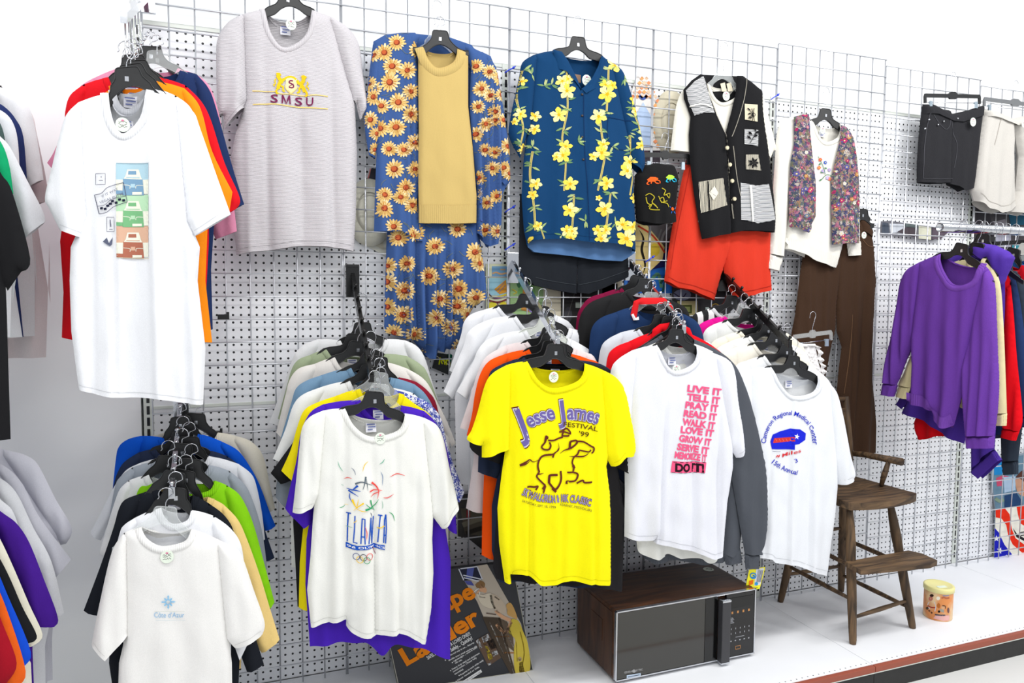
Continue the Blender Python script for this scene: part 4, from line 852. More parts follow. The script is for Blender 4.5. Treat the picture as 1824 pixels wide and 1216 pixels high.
for P, w, tp in (([(105, 715), (150, 685), (195, 660), (225, 678), (275, 662)], 4.2, 'end'), ([(105, 712), (150, 702), (200, 672)], 4.5, 'end'), ([(285, 775), (270, 720), (282, 665), (320, 625), (400, 612)], 3.6, None), ([(410, 640), (425, 600), (462, 570), (468, 540), (460, 500)], 3.2, 'end'), ([(400, 612), (440, 590), (468, 545)], 2.8, 'end'),
   ([(285, 775), (262, 800), (265, 825), (320, 880), (342, 905), (325, 970)], 3.2, None), ([(262, 795), (300, 792), (328, 785)], 3, 'end'), ([(318, 935), (345, 905)], 5, None), ([(172, 912), (230, 912), (270, 905), (248, 940)], 3.2, None), ([(378, 880), (380, 830), (390, 805), (455, 800)], 4.2, None), ([(375, 870), (400, 905), (435, 935), (480, 880), (492, 830), (485, 765)], 3.8, None), ([(405, 925), (440, 958)], 4.5, None),
   ([(640, 490), (700, 495), (760, 530), (795, 550), (790, 585), (770, 598)], 3.0, None), ([(765, 565), (745, 585), (700, 580), (660, 572)], 2.6, None), ([(660, 570), (645, 610), (608, 640), (592, 690), (610, 725), (600, 768)], 3.0, None), ([(562, 628), (640, 632), (700, 628), (745, 598)], 2.6, 'both'), ([(478, 602), (520, 575), (560, 560)], 3, 'start'),
   ([(575, 490), (630, 482), (640, 505), (600, 540), (555, 560)], 3.4, None), ([(575, 490), (570, 540), (588, 555)], 4, None), ([(600, 710), (612, 740)], 5, None), ([(545, 778), (600, 776)], 3, None), ([(600, 776), (640, 790), (645, 815), (620, 855), (560, 862)], 3.2, None), ([(540, 885), (545, 858), (600, 862)], 4, 'end'), ([(635, 880), (690, 852), (705, 872), (775, 865)], 3.2, None),
   ([(350, 470), (335, 505), (308, 540), (330, 565), (375, 565), (392, 530), (380, 498)], 3.2, None), ([(340, 500), (350, 440), (362, 470)], 3.6, None), ([(350, 440), (372, 452)], 2, None), ([(368, 480), (420, 480), (460, 462), (500, 452)], 3, None), ([(470, 402), (520, 402), (575, 420)], 2.8, None), ([(505, 395), (540, 370), (572, 400), (575, 425)], 3, None), ([(500, 460), (505, 420), (520, 400)], 3, None), ([(505, 440), (550, 440), (565, 432)], 3, None)):
    ik.line(c7(P), w*.95, BR_, taper=tp, layer=5)
ik.disc(*C7(598, 512), 1.6, YEL, layer=6)
for b_, c, ly in ((.07, BR_, 1), (.03, (.78, .76, .82), 2), (-.005, PV, 3)):
    ik.text('5K WALK/RUN & 10K CLASSIC', None, None, 12.5, c, bold=b_, path=c7([(120, 985), (200, 1020), (300, 1048), (400, 1060), (480, 1052), (560, 1052), (660, 1065), (755, 1090)]), layer=ly)
ik.text('SATURDAY, SEPT. 18, 1999', None, None, 4.2, (.42, .36, .18), path=c7([(122, 1050), (220, 1085), (320, 1105), (435, 1112)]), layer=4); ik.text('KEARNEY, MISSOURI', None, None, 4.2, (.42, .36, .18), path=c7([(480, 1088), (600, 1105), (760, 1140)]), layer=4)
ik.build('print', pl, bv, t_, step=.00025)
tee('t_shirt', 'black tee directly behind the bright yellow tee', 't-shirt', -.405, (.115, .11, .12), (950, 640), (1040, 646), L=[(900, 662), (882, 680), (862, 730), (836, 788), (850, 810), (890, 826)], R=[(1075, 654), (1100, 668), (1113, 690), (1128, 750), (1149, 824), (1144, 848), (1116, 842)], aR=(1100, 832), sideR=[(1110, 1000), (1114, 910)], sideL=[(882, 950), (878, 1010)], hem=[(884, 1030), (960, 1036), (1050, 1041), (1108, 1053)], nd=34, hz=Dz(-.405), T=.016, amp=.012)
tee('t_shirt', 'dark navy tee second behind the bright yellow tee', 't-shirt', -.37, (.13, .17, .26), (932, 636), (1030, 641), L=[(895, 648), (874, 661), (867, 690), (855, 760), (851, 840), (885, 852)], R=[(1070, 648), (1090, 662), (1106, 700), (1122, 800), (1124, 871), (1112, 860)], aR=(1095, 840), sideL=[(876, 900), (876, 980)], sideR=[(1080, 950)], hem=[(890, 1036), (940, 1034), (1000, 1042), (1070, 1044)], nd=28, hz=Dz(-.37))
tee('t_shirt', 'bright orange tee behind the yellow tee, left edge showing', 't-shirt', -.335, (.94, .32, .02), (941, 622), (1018, 630), L=[(900, 630), (872, 642), (856, 664), (846, 700), (840, 740), (831, 775), (858, 790)], aL=(866, 780), sideL=[(862, 850), (859, 920)], hem=[(858, 988), (900, 997), (1050, 990)], R=[(1050, 640), (1070, 652), (1095, 720), (1075, 735)], nd=34, hz=Dz(-.335), hs='black')
tee('t_shirt', 'pale pink tee left of the orange one, with cream hem', 't-shirt', -.295, (.88, .83, .83), (938, 608), (1022, 620), L=[(900, 615), (866, 635), (850, 665), (838, 705), (819, 762), (846, 768)], aL=(850, 762), sideL=[(842, 830)], hem=[(830, 905), (870, 912), (1030, 905)], R=[(1045, 628), (1062, 642), (1085, 720), (1065, 730)], nd=24, hz=Dz(-.295))
tee('t_shirt', 'white tee third from the back over the chrome arm of yellow cluster', 't-shirt', -.24, (.905, .91, .92), (936, 588), (1012, 602), L=[(895, 594), (866, 606), (850, 625), (840, 650), (813, 697), (832, 712)], R=[(1046, 620), (1062, 634), (1074, 650), (1090, 720), (1070, 735)], hemy=890, nd=28, hz=Dz(-.24), hs='white', amp=.012)
tee('t_shirt', 'white tee second from the back, left of the yellow cluster', 't-shirt', -.185, (.90, .905, .92), (918, 563), (1014, 584), L=[(880, 566), (850, 578), (832, 594), (824, 620), (790, 697), (806, 710)], R=[(1040, 592), (1054, 608), (1062, 630), (1080, 690), (1060, 700)], hemy=860, nd=30, hz=Dz(-.185), amp=.012)
tee('t_shirt', 'white tee at the back of the yellow cluster', 't-shirt', -.125, (.89, .895, .91), (887, 546), (988, 560), L=[(860, 552), (838, 560), (826, 574), (820, 600), (800, 660), (822, 672)], R=[(1012, 572), (1026, 590), (1038, 620), (1056, 690), (1040, 700)], hemy=840, nd=26, hz=Dz(-.125), amp=.012)
# ---------------------------------------------------------------- pink lettered tee cluster (E)
Ez = lambda y: armz('E', y)
t_, bv, pl = tee('t_shirt', 'white tee with a slanted list of pink capital lettering', 't-shirt', -.42, (.90, .905, .935), (1168, 614), (1240, 618), L=[(1125, 624), (1100, 640), (1088, 660), (1082, 720), (1075, 800), (1108, 812)], R=[(1275, 630), (1298, 642), (1308, 668), (1314, 720), (1326, 798), (1322, 806), (1311, 815)], aL=(1112, 800), aR=(1303, 795),
   sideL=[(1113, 870)], sideR=[(1294, 890), (1304, 830)], hem=[(1112, 955), (1140, 961), (1163, 958), (1166, 966), (1200, 972), (1240, 982), (1268, 993), (1285, 984)], nd=44, nbd=16, T=.026, sp=.0075, amp=.011, lam=.1, hz=Ez(-.40), sticker_at=(1201, 657), valleys=[(1182, .016, .008, -.02), (1230, .010, .012, .02), (1275, .012, .009, .02)], wr=.003)
ik = Ink(); PK = (.93, .35, .52)
def C8(x, y): return (1060+x/2.828, 600+y/2.828)
L8 = (('LIVE IT', (440, 268), (618, 290)), ('TELL IT', (437, 310), (610, 333)), ('PRAY IT', (428, 350), (600, 372)), ('READ IT', (421, 392), (590, 414)), ('WALK IT', (414, 434), (580, 457)), ('LOVE IT', (406, 473), (574, 495)), ('GROW IT', (397, 515), (560, 540)), ('SERVE IT', (388, 558), (548, 582)), ('MEMORIZE IT', (378, 600), (536, 618)))
for t, p, q in L8: ik.text(t, C8(*p), C8(*q), 11.3, PK, bold=.045, shear=.0, layer=2)
P = [C8(370, 617), C8(535, 622), C8(527, 675), C8(363, 675)]; ik.poly(P, PK, 7, layer=1)
ik.text('DO IT!', C8(382, 667), C8(522, 669), 13.5, (.16, .08, .12), bold=.05, layer=3)
for i in range(6): ik.line([C8(375+28*i, 622), C8(390+28*i, 622)], .9, (.2, .1, .14), layer=3); ik.line([C8(368+28*i, 674), C8(383+28*i, 674)], .9, (.2, .1, .14), layer=3)
ik.build('print', pl, bv, t_)
CH = (.31, .325, .355)
tee('t_shirt', 'white tee hanging just below the pink lettered tee hem', 't-shirt', -.385, (.92, .92, .90), (1180, 606), (1236, 612), L=[(1130, 628), (1112, 645), (1100, 720), (1120, 735)], R=[(1268, 625), (1288, 640), (1298, 690), (1306, 760), (1290, 772)], aR=(1290, 775), sideL=[(1130, 850)], sideR=[(1284, 880)], hem=[(1134, 965), (1139, 984), (1165, 993), (1182, 991), (1190, 985), (1215, 994), (1240, 990), (1262, 1002), (1276, 990)], nd=26, hz=Ez(-.385), amp=.014, label_box=False)
cg, _b, _p = tee('sweatshirt', 'charcoal grey sweatshirt with long sleeve right of the pink lettered tee', 'sweatshirt', -.352, CH, (1176, 596), (1236, 604), L=[(1135, 620), (1120, 640), (1112, 760), (1108, 900), (1135, 910)], R=[(1276, 622), (1300, 640), (1318, 665), (1338, 720), (1362, 826), (1367, 918), (1362, 965), (1352, 985), (1326, 985)], aR=(1300, 800), sideR=[(1318, 930), (1304, 860)], sideL=[(1140, 900)], hem=[(1142, 985), (1160, 1000), (1200, 994), (1250, 1002), (1300, 992)], nd=26, hz=Ez(-.345), dR=.045, cuffs=26, T=.02, label_box=False, rib_hem=16)
plx = YP(-.378)
e_, bvx, _f = flat_garment('sleeve', plx, [(1296, 800), (1308, 800), (1322, 930), (1318, 975), (1300, 990), (1286, 984), (1290, 930)], cloth(CH), cg, .018, .01)
del_me = e_
fr_ = cuffband(plx, (1318, 975), (1286, 982), 24, .014, cloth(CH, rib=55), cg)
tee('t_shirt', 'heather light grey tee left of the red polo', 't-shirt', -.31, (.79, .80, .83), (1137, 586), (1215, 592), L=[(1105, 592), (1082, 604), (1070, 620), (1064, 660), (1056, 720), (1080, 730)], R=[(1250, 606), (1272, 620), (1290, 700), (1270, 712)], hemy=930, nd=24, hz=Ez(-.31))
# red polo with standing collar
r0, bvp, plp = tee('polo_shirt', 'red polo shirt with raised collar behind the pink lettered tee', 'polo shirt', -.325, (.86, .04, .10), (1160, 592), (1222, 592), L=[(1120, 608), (1096, 618), (1082, 636), (1076, 690), (1070, 740), (1095, 750)], R=[(1250, 604), (1272, 618), (1290, 638), (1300, 700), (1306, 760), (1290, 770)], aR=(1290, 780), sideR=[(1326, 930)], hem=[(1120, 930), (1324, 932)], nd=30, hz=Ez(-.325), collar_w=0, label_box=False)
flat_garment('collar', YP(-.325), [(1157, 602), (1160, 586), (1172, 577), (1190, 574), (1210, 576), (1226, 584), (1234, 604), (1222, 606), (1212, 590), (1190, 584), (1176, 590), (1168, 608)], cloth((.86, .04, .10), bump=.4), r0, .012, .006, Fold(.001, .05, 2, wr=.001), .010)
r0, bvp, plp = tee('sweatshirt', 'navy blue sweatshirt with red trimmed collar', 'sweatshirt', -.255, (.10, .20, .36), (1128, 546), (1192, 552), L=[(1096, 556), (1070, 566), (1054, 584), (1049, 620), (1046, 680), (1070, 690)], R=[(1220, 560), (1240, 572), (1250, 590), (1256, 620), (1268, 690), (1250, 700)], hemy=900, nd=22, hz=Ez(-.255), collar_w=0, label_box=False, hs='clear')
flat_garment('collar', YP(-.255), [(1120, 560), (1126, 536), (1140, 530), (1180, 530), (1192, 540), (1206, 572), (1196, 566), (1182, 540), (1135, 542), (1131, 566), (1124, 571)], cloth((.84, .12, .14)), r0, .012, .006, Fold(.001, .05, 2, wr=.001), .012)
flat_garment('collar_piping', YP(-.255), [(1120, 560), (1124, 570), (1134, 569), (1133, 563), (1128, 566), (1124, 558)], cloth((.92, .92, .93)), r0, .008, .004, Fold(.001, .05, 2, wr=.001), .018)
tee('sweatshirt', 'black sweatshirt near the back of the pink lettered cluster', 'sweatshirt', -.19, (.12, .12, .125), (1118, 519), (1180, 530), L=[(1084, 526), (1056, 536), (1040, 550), (1031, 572), (1026, 620), (1050, 630)], R=[(1208, 540), (1226, 556), (1240, 620), (1220, 630)], hemy=860, nd=20, hz=Ez(-.19))
tee('sweatshirt', 'maroon sweatshirt at the back of the pink lettered cluster', 'sweatshirt', -.125, (.48, .04, .22), (1106, 513), (1165, 524), L=[(1074, 522), (1050, 530), (1036, 545), (1028, 562), (1024, 600), (1046, 612)], R=[(1192, 536), (1210, 552), (1225, 620), (1205, 630)], hemy=840, nd=18, hz=Ez(-.125))
# ---------------------------------------------------------------- medical center tee cluster (F)
Fz = lambda y: armz('F', y)
t_, bv, pl = tee('t_shirt', 'white tee with blue circular handwriting and a blue capsule, front of right arm', 't-shirt', -.375, (.91, .92, .94), (1371, 653), (1455, 668), L=[(1330, 658), (1308, 672), (1298, 700), (1292, 760), (1285, 840), (1320, 850)], R=[(1476, 682), (1488, 698), (1497, 730), (1508, 790), (1519, 842), (1510, 856), (1491, 862)], aL=(1330, 835), aR=(1488, 820),
   sideL=[(1345, 900), (1355, 950)], sideR=[(1478, 960), (1484, 918), (1489, 865)], hem=[(1345, 992), (1366, 992), (1378, 1000), (1410, 1003), (1445, 1016), (1471, 1024)], nd=44, nbd=14, T=.026, sp=.0075, amp=.009, lam=.11, hz=Fz(-.43), creases=[(1406, .006, .003)], valleys=[(1440, .012, .010, .01), (1372, .008, .010, -.02)], wr=.002)
def C9(x, y): return (1060+x/2.828, 600+y/2.828)
ik = Ink(); HB = (.10, .17, .72); cc = C9(955, 540)
def arcp(rx, ry, a0, a1, n=24): return [(cc[0]+rx*math.cos(math.radians(a0+(a1-a0)*i/n)), cc[1]-ry*math.sin(math.radians(a0+(a1-a0)*i/n))) for i in range(n+1)]
ik.text('Cameron Regional', None, None, 8, HB, bold=.008, path=arcp(42, 54, 176, 84), layer=3); ik.text('Medical Center', None, None, 8, HB, bold=.008, path=arcp(42, 54, 80, 2), layer=3)
ik.poly([C9(*p) for p in ((862, 520), (875, 485), (905, 470), (960, 455), (1005, 458), (1033, 478), (1030, 510), (1000, 530), (978, 535), (978, 560), (870, 558))], (.10, .15, .80), 5, layer=1)
ik.poly([C9(*p) for p in ((880, 503), (930, 500), (978, 497), (980, 518), (930, 522), (875, 528))], (.80, .22, .20), 5, layer=2)
for i in range(5): ik.line([C9(885+18*i, 505), C9(893+18*i, 520)], .7, (.95, .45, .42), layer=3)
ik.poly([C9(988+13*(1 if i % 2 == 0 else .42)*math.sin(math.pi*i/5+.2), 494-15*(1 if i % 2 == 0 else .42)*math.cos(math.pi*i/5+.2)) for i in range(10)], (.93, .93, .95), layer=3)
RR = (.82, .22, .24)
ik.line([C9(888, 598), C9(895, 588), C9(900, 597), C9(906, 585)], 1.6, RR); ik.text('Miles', C9(922, 600), C9(1010, 570), 6, RR, bold=.01, shear=.2, layer=3)
ik.text('15th Annual', None, None, 8.5, HB, bold=.01, path=[C9(*p) for p in ((866, 628), (905, 655), (950, 675), (985, 685))], layer=3); ik.text('3', C9(980, 625), C9(993, 620), 7, HB, layer=3); ik.line([C9(870, 568), C9(910, 570)], .7, (.4, .4, .5))
ik.build('print', pl, bv, t_)
tee('t_shirt', 'white tee directly behind the blue handwriting tee', 't-shirt', -.342, (.91, .915, .92), (1360, 633), (1440, 650), L=[(1330, 642), (1310, 652), (1300, 690), (1295, 760), (1320, 770)], R=[(1462, 664), (1480, 684), (1494, 730), (1475, 745)], hemy=975, nd=26, hz=Fz(-.342), label_box=False)
tee('t_shirt', 'cream tee second behind the blue handwriting tee', 't-shirt', -.315, (.92, .90, .85), (1342, 612), (1420, 628), L=[(1306, 620), (1284, 632), (1275, 660), (1280, 740), (1300, 750)], R=[(1440, 640), (1455, 660), (1468, 720), (1450, 735)], hemy=950, nd=24, hz=Fz(-.315))
tee('t_shirt', 'white tee with folded front behind the cream tee, right arm', 't-shirt', -.288, (.91, .91, .90), (1334, 598), (1400, 610), L=[(1300, 608), (1276, 622), (1268, 650), (1270, 720), (1295, 730)], R=[(1425, 620), (1442, 640), (1456, 700), (1435, 710)], hemy=930, nd=20, hz=Fz(-.30))
tee('t_shirt', 'cream ribbed tee in the middle of the right black arm', 't-shirt', -.26, (.91, .89, .82), (1318, 590), (1400, 592), L=[(1290, 598), (1268, 610), (1260, 640), (1262, 700), (1285, 712)], R=[(1420, 606), (1434, 625), (1448, 690), (1430, 700)], hemy=910, nd=20, hz=Fz(-.265))
tee('t_shirt', 'white tee showing its ribbed collar beside the navy sweatshirt', 't-shirt', -.225, (.88, .885, .88), (1294, 571), (1372, 582), L=[(1270, 578), (1256, 588), (1250, 610), (1248, 680), (1270, 690)], R=[(1396, 594), (1412, 615), (1428, 690), (1408, 700)], hemy=880, nd=18, hz=Fz(-.235), hs='black')
tee('t_shirt', 'magenta tee near the back of the right black arm', 't-shirt', -.185, (.84, .05, .55), (1290, 563), (1360, 572), L=[(1266, 568), (1246, 578), (1240, 600), (1240, 660), (1262, 670)], R=[(1380, 582), (1396, 600), (1410, 660), (1390, 670)], hemy=860, nd=18, hz=Fz(-.185), hs='clear')
tee('t_shirt', 'white and black striped tee at the back of the right black arm', 't-shirt', -.125, (.80, .80, .81), (1270, 548), (1335, 556), L=[(1250, 554), (1234, 562), (1228, 590), (1228, 640), (1250, 650)], R=[(1360, 570), (1376, 590), (1390, 650), (1370, 660)], hemy=840, nd=18, hz=Fz(-.125), mat=stripes('black_white_bands', (.85, .85, .85), (.08, .08, .09), 6, 'X', 0))
# lace top on clear clip hanger
pl = YP(-.22); e = empty('lace_blouse', pl.w(*pl.px((1450, 600))), 'white lace top with ruffled edge beside the brown trousers', 'blouse')
lace, nt, b = base('white_lace', (.93, .92, .92), .8)
tc = N(nt, 'ShaderNodeTexCoord'); vo = N(nt, 'ShaderNodeTexVoronoi'); vo.inputs['Scale'].default_value = 90; nt.links.new(tc.outputs['Object'], vo.inputs['Vector']); bp2 = N(nt, 'ShaderNodeBump'); bp2.inputs['Strength'].default_value = .9; bp2.inputs['Distance'].default_value = .006; nt.links.new(vo.outputs['Distance'], bp2.inputs['Height']); nt.links.new(bp2.outputs['Normal'], b.inputs['Normal'])
flat_garment('body', pl, [(1412, 606), (1430, 612), (1452, 612), (1456, 640), (1462, 660), (1458, 680), (1440, 760), (1400, 780), (1396, 640)], lace, e, .018, .007, Fold(.010, .03, 3, wr=.006))
rf = MB(); 
P = bez([pl.px(p) for p in ((1428, 616), (1452, 616), (1458, 640), (1463, 662), (1456, 684))], 12)
V = []
for i, (a, b_) in enumerate(P): V += [pl.w(a-.012, b_+.004*math.sin(i*.5), .012+.004*math.sin(i*1.1)), pl.w(a+.004*math.sin(i*.9), b_, .020+.009*math.sin(i*1.1+.4)), pl.w(a+.012, b_-.004, .012+.010*math.sin(i*1.1+.9))]
mesh('ruffle', V, [(i*3+k, i*3+k+1, i*3+k+4, i*3+k+3) for i in range(len(P)-1) for k in range(2)], lace, e, True)
def cliphanger(pl, u0, u1, vb, vt, style, label, hookpx, clips=True, dt=0, low=None):
    """trouser hanger: top bar from u0 to u1 at pixel row vb (left,right), hook top at hookpx"""
    mat = {'black': blackp, 'clear': clearp, 'silver': plain('grey_plastic', (.42, .43, .44), .3)}[style]
    A, Bp = pl.px((u0, vb[0])), pl.px((u1, vb[1])); e = empty('clip_hanger', pl.w((A[0]+Bp[0])/2, (A[1]+Bp[1])/2, dt), label, 'hanger')
    h = .0085; d = (Bp[0]-A[0], Bp[1]-A[1]); L = math.hypot(*d); ux, uz = d[0]/L, d[1]/L; dn = .034
    q = lambda s, z: (A[0]+ux*s-uz*z, A[1]+uz*s+ux*z)
    out = [q(0, -dn), q(0, -.004), q(.006, h), q(L*.42, h), q(L*.46, h+.010), q(L*.54, h+.010), q(L*.58, h), q(L-.006, h), q(L, -.004), q(L, -dn), q(L-.012, -dn), q(L-.012, -h), q(L*.57, -h), q(L*.55, -h-.006), q(L*.45, -h-.006), q(L*.43, -h), q(.012, -h), q(.012, -dn)]
    MB().prism(out, pl.w, dt-.004, dt+.004).build('hanger_bar', mat, e)
    MB().tube([pl.w(*q(.006, -dn+.003), dt), pl.w(*q(L-.006, -dn+.003), dt)], .0016, 6).build('wire_bar', steel, e, True)
    c = q(L/2, h+.008); H = pl.px(hookpx); r = .015; cz = H[1]-r
    P = [(c[0], c[1]-.004), (c[0], c[1]+.012), (c[0]+r*.8, max(c[1]+.02, cz-.012))]+[(c[0]+r*math.cos(t), cz+r*math.sin(t)) for t in [math.pi*k/8 for k in range(0, 9)]]+[(c[0]-r*1.1, cz-.012)]
    MB().tube([pl.w(a, b, dt) for a, b in bez(P, 3)], .0012, 6).build('hook', steel, e, True)
    if clips:
        for s in (.035, L-.035):
            x, z = q(s, -dn); k = MB()
            k.prism([(x-.007, z+.008), (x+.007, z+.008), (x+.008, z-.022), (x-.008, z-.022)], pl.w, dt+.003, dt+.009); k.tube([pl.w(x-.006, z+.003, dt), pl.w(x+.006, z+.003, dt)], .005, 8)
            k.build('clip', plain('clip_metal', (.72, .78, .82), .3, .8), e)
    return e
cliphanger(YP(-.21), 1412, 1482, (600, 591), 0, 'clear', 'clear plastic clip hanger holding the white lace top', (1424, 555))
# ================================================================== GARMENTS ON THE GRID
def gz(u, v): return YP(-.03).px((u, v))[1]
gsm = cloth((.80, .785, .80), rib=-70, heather=.06)
t_, bv, pl = tee('t_shirt', 'pale grey tee embroidered with gold lions and maroon letters', 't-shirt', -.045, (.80, .785, .80), (470, 17), (556, 19), L=[(430, 26), (406, 40), (388, 68), (385, 110), (388, 197), (398, 206), (399, 229), (436, 192)], R=[(590, 30), (622, 52), (640, 82), (646, 130), (654, 188), (648, 205), (641, 214), (634, 186)], aL=(436, 180), aR=(632, 180),
   sideL=[(418, 245), (412, 280), (414, 360)], sideR=[(634, 380), (636, 270)], hem=[(421, 454), (450, 449), (482, 446), (530, 439), (564, 439), (600, 442), (630, 448)], nd=72, nbd=22, T=.03, sp=.0085, amp=.010, lam=.12, hz=YP(-.045).px((512, -40))[1], mat=gsm, sticker_at=(518, 46), creases=[(445, .006, .006)], valleys=[(480, .008, .010, .01), (592, .012, .012, .01), (540, .008, .015, 0)], collar_mat=cloth((.80, .785, .80), rib=60), hdrop=.06)
ik = Ink(); GO, GP2, MR = (.91, .76, .12), (.92, .80, .48), (.45, .14, .30)
def E5(x, y): return (480+x/13.5, 120+y/13.5)
def e5(L): return [E5(*p) for p in L]
ik.line([(449, 166), (480, 168), (489, 168), (500, 172), (517, 172), (540, 175), (560, 174), (582, 176)], 1.7, GP2); ik.line([(450, 190), (490, 190), (520, 194), (560, 197), (582, 198)], 1.9, GP2)
ik.poly(e5([(370, 330), (500, 310), (640, 340), (640, 560), (500, 680), (375, 570)]), (.92, .83, .66), 5)
ik.line(e5([(345, 350), (400, 310), (490, 290), (570, 315), (640, 360)]), 3.6, GO, layer=3); ik.line(e5([(360, 480), (380, 580), (500, 680), (620, 580), (660, 520)]), 1.6, GP2, layer=3)
for P, w in (([(150, 235), (215, 235), (245, 275)], 4.5), ([(175, 260), (215, 330), (250, 400), (200, 520), (200, 590)], 6.4), ([(250, 400), (310, 380), (340, 330)], 5), ([(215, 420), (310, 430)], 4), ([(250, 510), (310, 540), (310, 620), (355, 645)], 3.2), ([(195, 580), (150, 620), (160, 685), (195, 690)], 3.2), ([(140, 340), (115, 400), (130, 460), (90, 480), (110, 530)], 2.2),
   ([(745, 300), (800, 290), (855, 330)], 5), ([(800, 310), (790, 400), (740, 460), (790, 560), (830, 650)], 6.4), ([(740, 440), (680, 440), (650, 370)], 5), ([(760, 520), (700, 560), (700, 640), (645, 670)], 3.2), ([(820, 620), (870, 680), (870, 740), (830, 745)], 3.4), ([(880, 420), (900, 470), (860, 520), (900, 560), (915, 610)], 2.2)): ik.line(e5(P), w, GO, layer=4)
ik.line(e5([(545, 390), (480, 385), (455, 430), (520, 460), (560, 500), (540, 550), (455, 545)]), 2.2, MR, layer=6); ik.line(e5([(560, 455), (460, 520), (460, 550)]), 1.2, MR, layer=6)
ik.line([(501.5, 188.8), (501.8, 173.4)], 2.3, MR, smooth=False, layer=5); ik.line([(515.5, 190), (514.2, 174.4)], 2.3, MR, smooth=False, layer=5); ik.line([(502, 174), (508.6, 189), (514, 175)], 2.6, MR, smooth=False, layer=6)
for t, a_, b_, p0, p1 in (('S', 0, 0, (480.5, 187), (493.5, 187.8)), ('S', 0, 0, (523.5, 191.5), (536.5, 192.3)), ('U', 0, 0, (543, 192.5), (555.5, 193))): ik.text(t, p0, p1, 14.3, MR, bold=.012, layer=5)
ik.build('embroidery', pl, bv, t_, off=.0018)
# sunflower fabric: separate printed flowers laid over blue cloth
SBL = (.235, .35, .565)
sunm = cloth(SBL, heather=.05)
def sunflower(ik, x, y, r, rnd, ly=3):
    n = rnd.choice((15, 16, 17)); a0 = rnd.random()*6; sq = rnd.uniform(.88, 1)
    for k in range(n):
        a = a0+2*math.pi*k/n; rr = r*rnd.uniform(.86, 1.06); w = .19
        P = [(x+rr*f*math.cos(a+o), y+rr*f*sq*math.sin(a+o)) for f, o in ((.25, -.1), (.7, -w), (.95, -w*.45), (1, 0), (.95, w*.45), (.7, w), (.25, .1))]
        ik.poly(P, rnd.choice([(.88, .76, .50), (.90, .82, .64), (.80, .65, .38), (.86, .73, .48)]), layer=ly)
    for k in range(n):
        a = a0+2*math.pi*(k+.5)/n; P = [(x+r*f*math.cos(a+o), y+r*f*sq*math.sin(a+o)) for f, o in ((.25, -.14), (.55, -.13), (.72, 0), (.55, .13), (.25, .14))]
        ik.poly(P, rnd.choice([(.74, .54, .27), (.80, .64, .36)]), layer=ly+1)
    ik.disc(x, y, r*.34, (.50, .19, .13), 10, r*.32*sq, layer=ly+2); ik.disc(x-r*.04, y-r*.05, r*.24, (.74, .36, .20), 9, layer=ly+3)
def sunprint(pl, bvh, parent, spots, box, n, seed, r=20, mind=1.62):
    rnd = random.Random(seed); ik = Ink(); pts = []
    for s in spots: pts.append(s)
    tries = 0
    while len(pts) < n+len(spots) and tries < 4000:
        tries += 1; p = (rnd.uniform(box[0], box[2]), rnd.uniform(box[1], box[3]))
        if all(math.hypot(p[0]-q[0], p[1]-q[1]) > r*mind for q in pts): pts.append(p)
    for x, y in pts:
        for _ in range(2):
            a = rnd.uniform(0, 6.28); ik.line([(x+r*math.cos(a), y+r*math.sin(a)), (x+r*1.3*math.cos(a+.2), y+r*1.3*math.sin(a+.2)), (x+r*1.6*math.cos(a+.5), y+r*1.6*math.sin(a+.5))], .8, (.42, .46, .42), layer=1)
    for x, y in pts: sunflower(ik, x, y, r*rnd.uniform(.9, 1.08), rnd)
    ik.build('print', pl, bvh, parent, off=.0012, step=.0002)
# skirt
pk = YP(-.03); e = empty('skirt', pk.w(*pk.px((770, 410))), 'long sunflower print skirt hanging below the mustard vest', 'skirt')
P = [(690, 395), (740, 388), (800, 388), (850, 395), (857, 440), (864, 500), (866, 528), (845, 545), (826, 575), (820, 600), (811, 622), (795, 621), (792, 628), (780, 624), (777, 637), (761, 637), (752, 627), (736, 606), (711, 600), (684, 592), (686, 500), (688, 440)]
fo = Fold(.030, .050, 4, wr=.003, creases=[(pk.px((u, 500))[0], d, .006) for u, d in ((722, .008), (760, .008))], valleys=[(pk.px((u, 500))[0], d, w_, s_) for u, d, w_, s_ in ((716, .03, .004, .03), (738, .036, .005, .02), (756, .03, .004, 0), (774, .036, .005, .01), (792, .034, .004, 0), (806, .03, .004, -.02), (838, .014, .006, 0))])
_, bv, _f = flat_garment('body', pk, P, sunm, e, .036, .006, fo)
sunprint(pk, bv, e, [(706, 424), (688, 474), (688, 502), (722, 470), (770, 440), (760, 492), (800, 480), (840, 450), (848, 470), (842, 530), (772, 565), (716, 560), (700, 592), (780, 532), (830, 560), (808, 545), (735, 595)], (685, 400, 864, 630), 11, 11, 18)
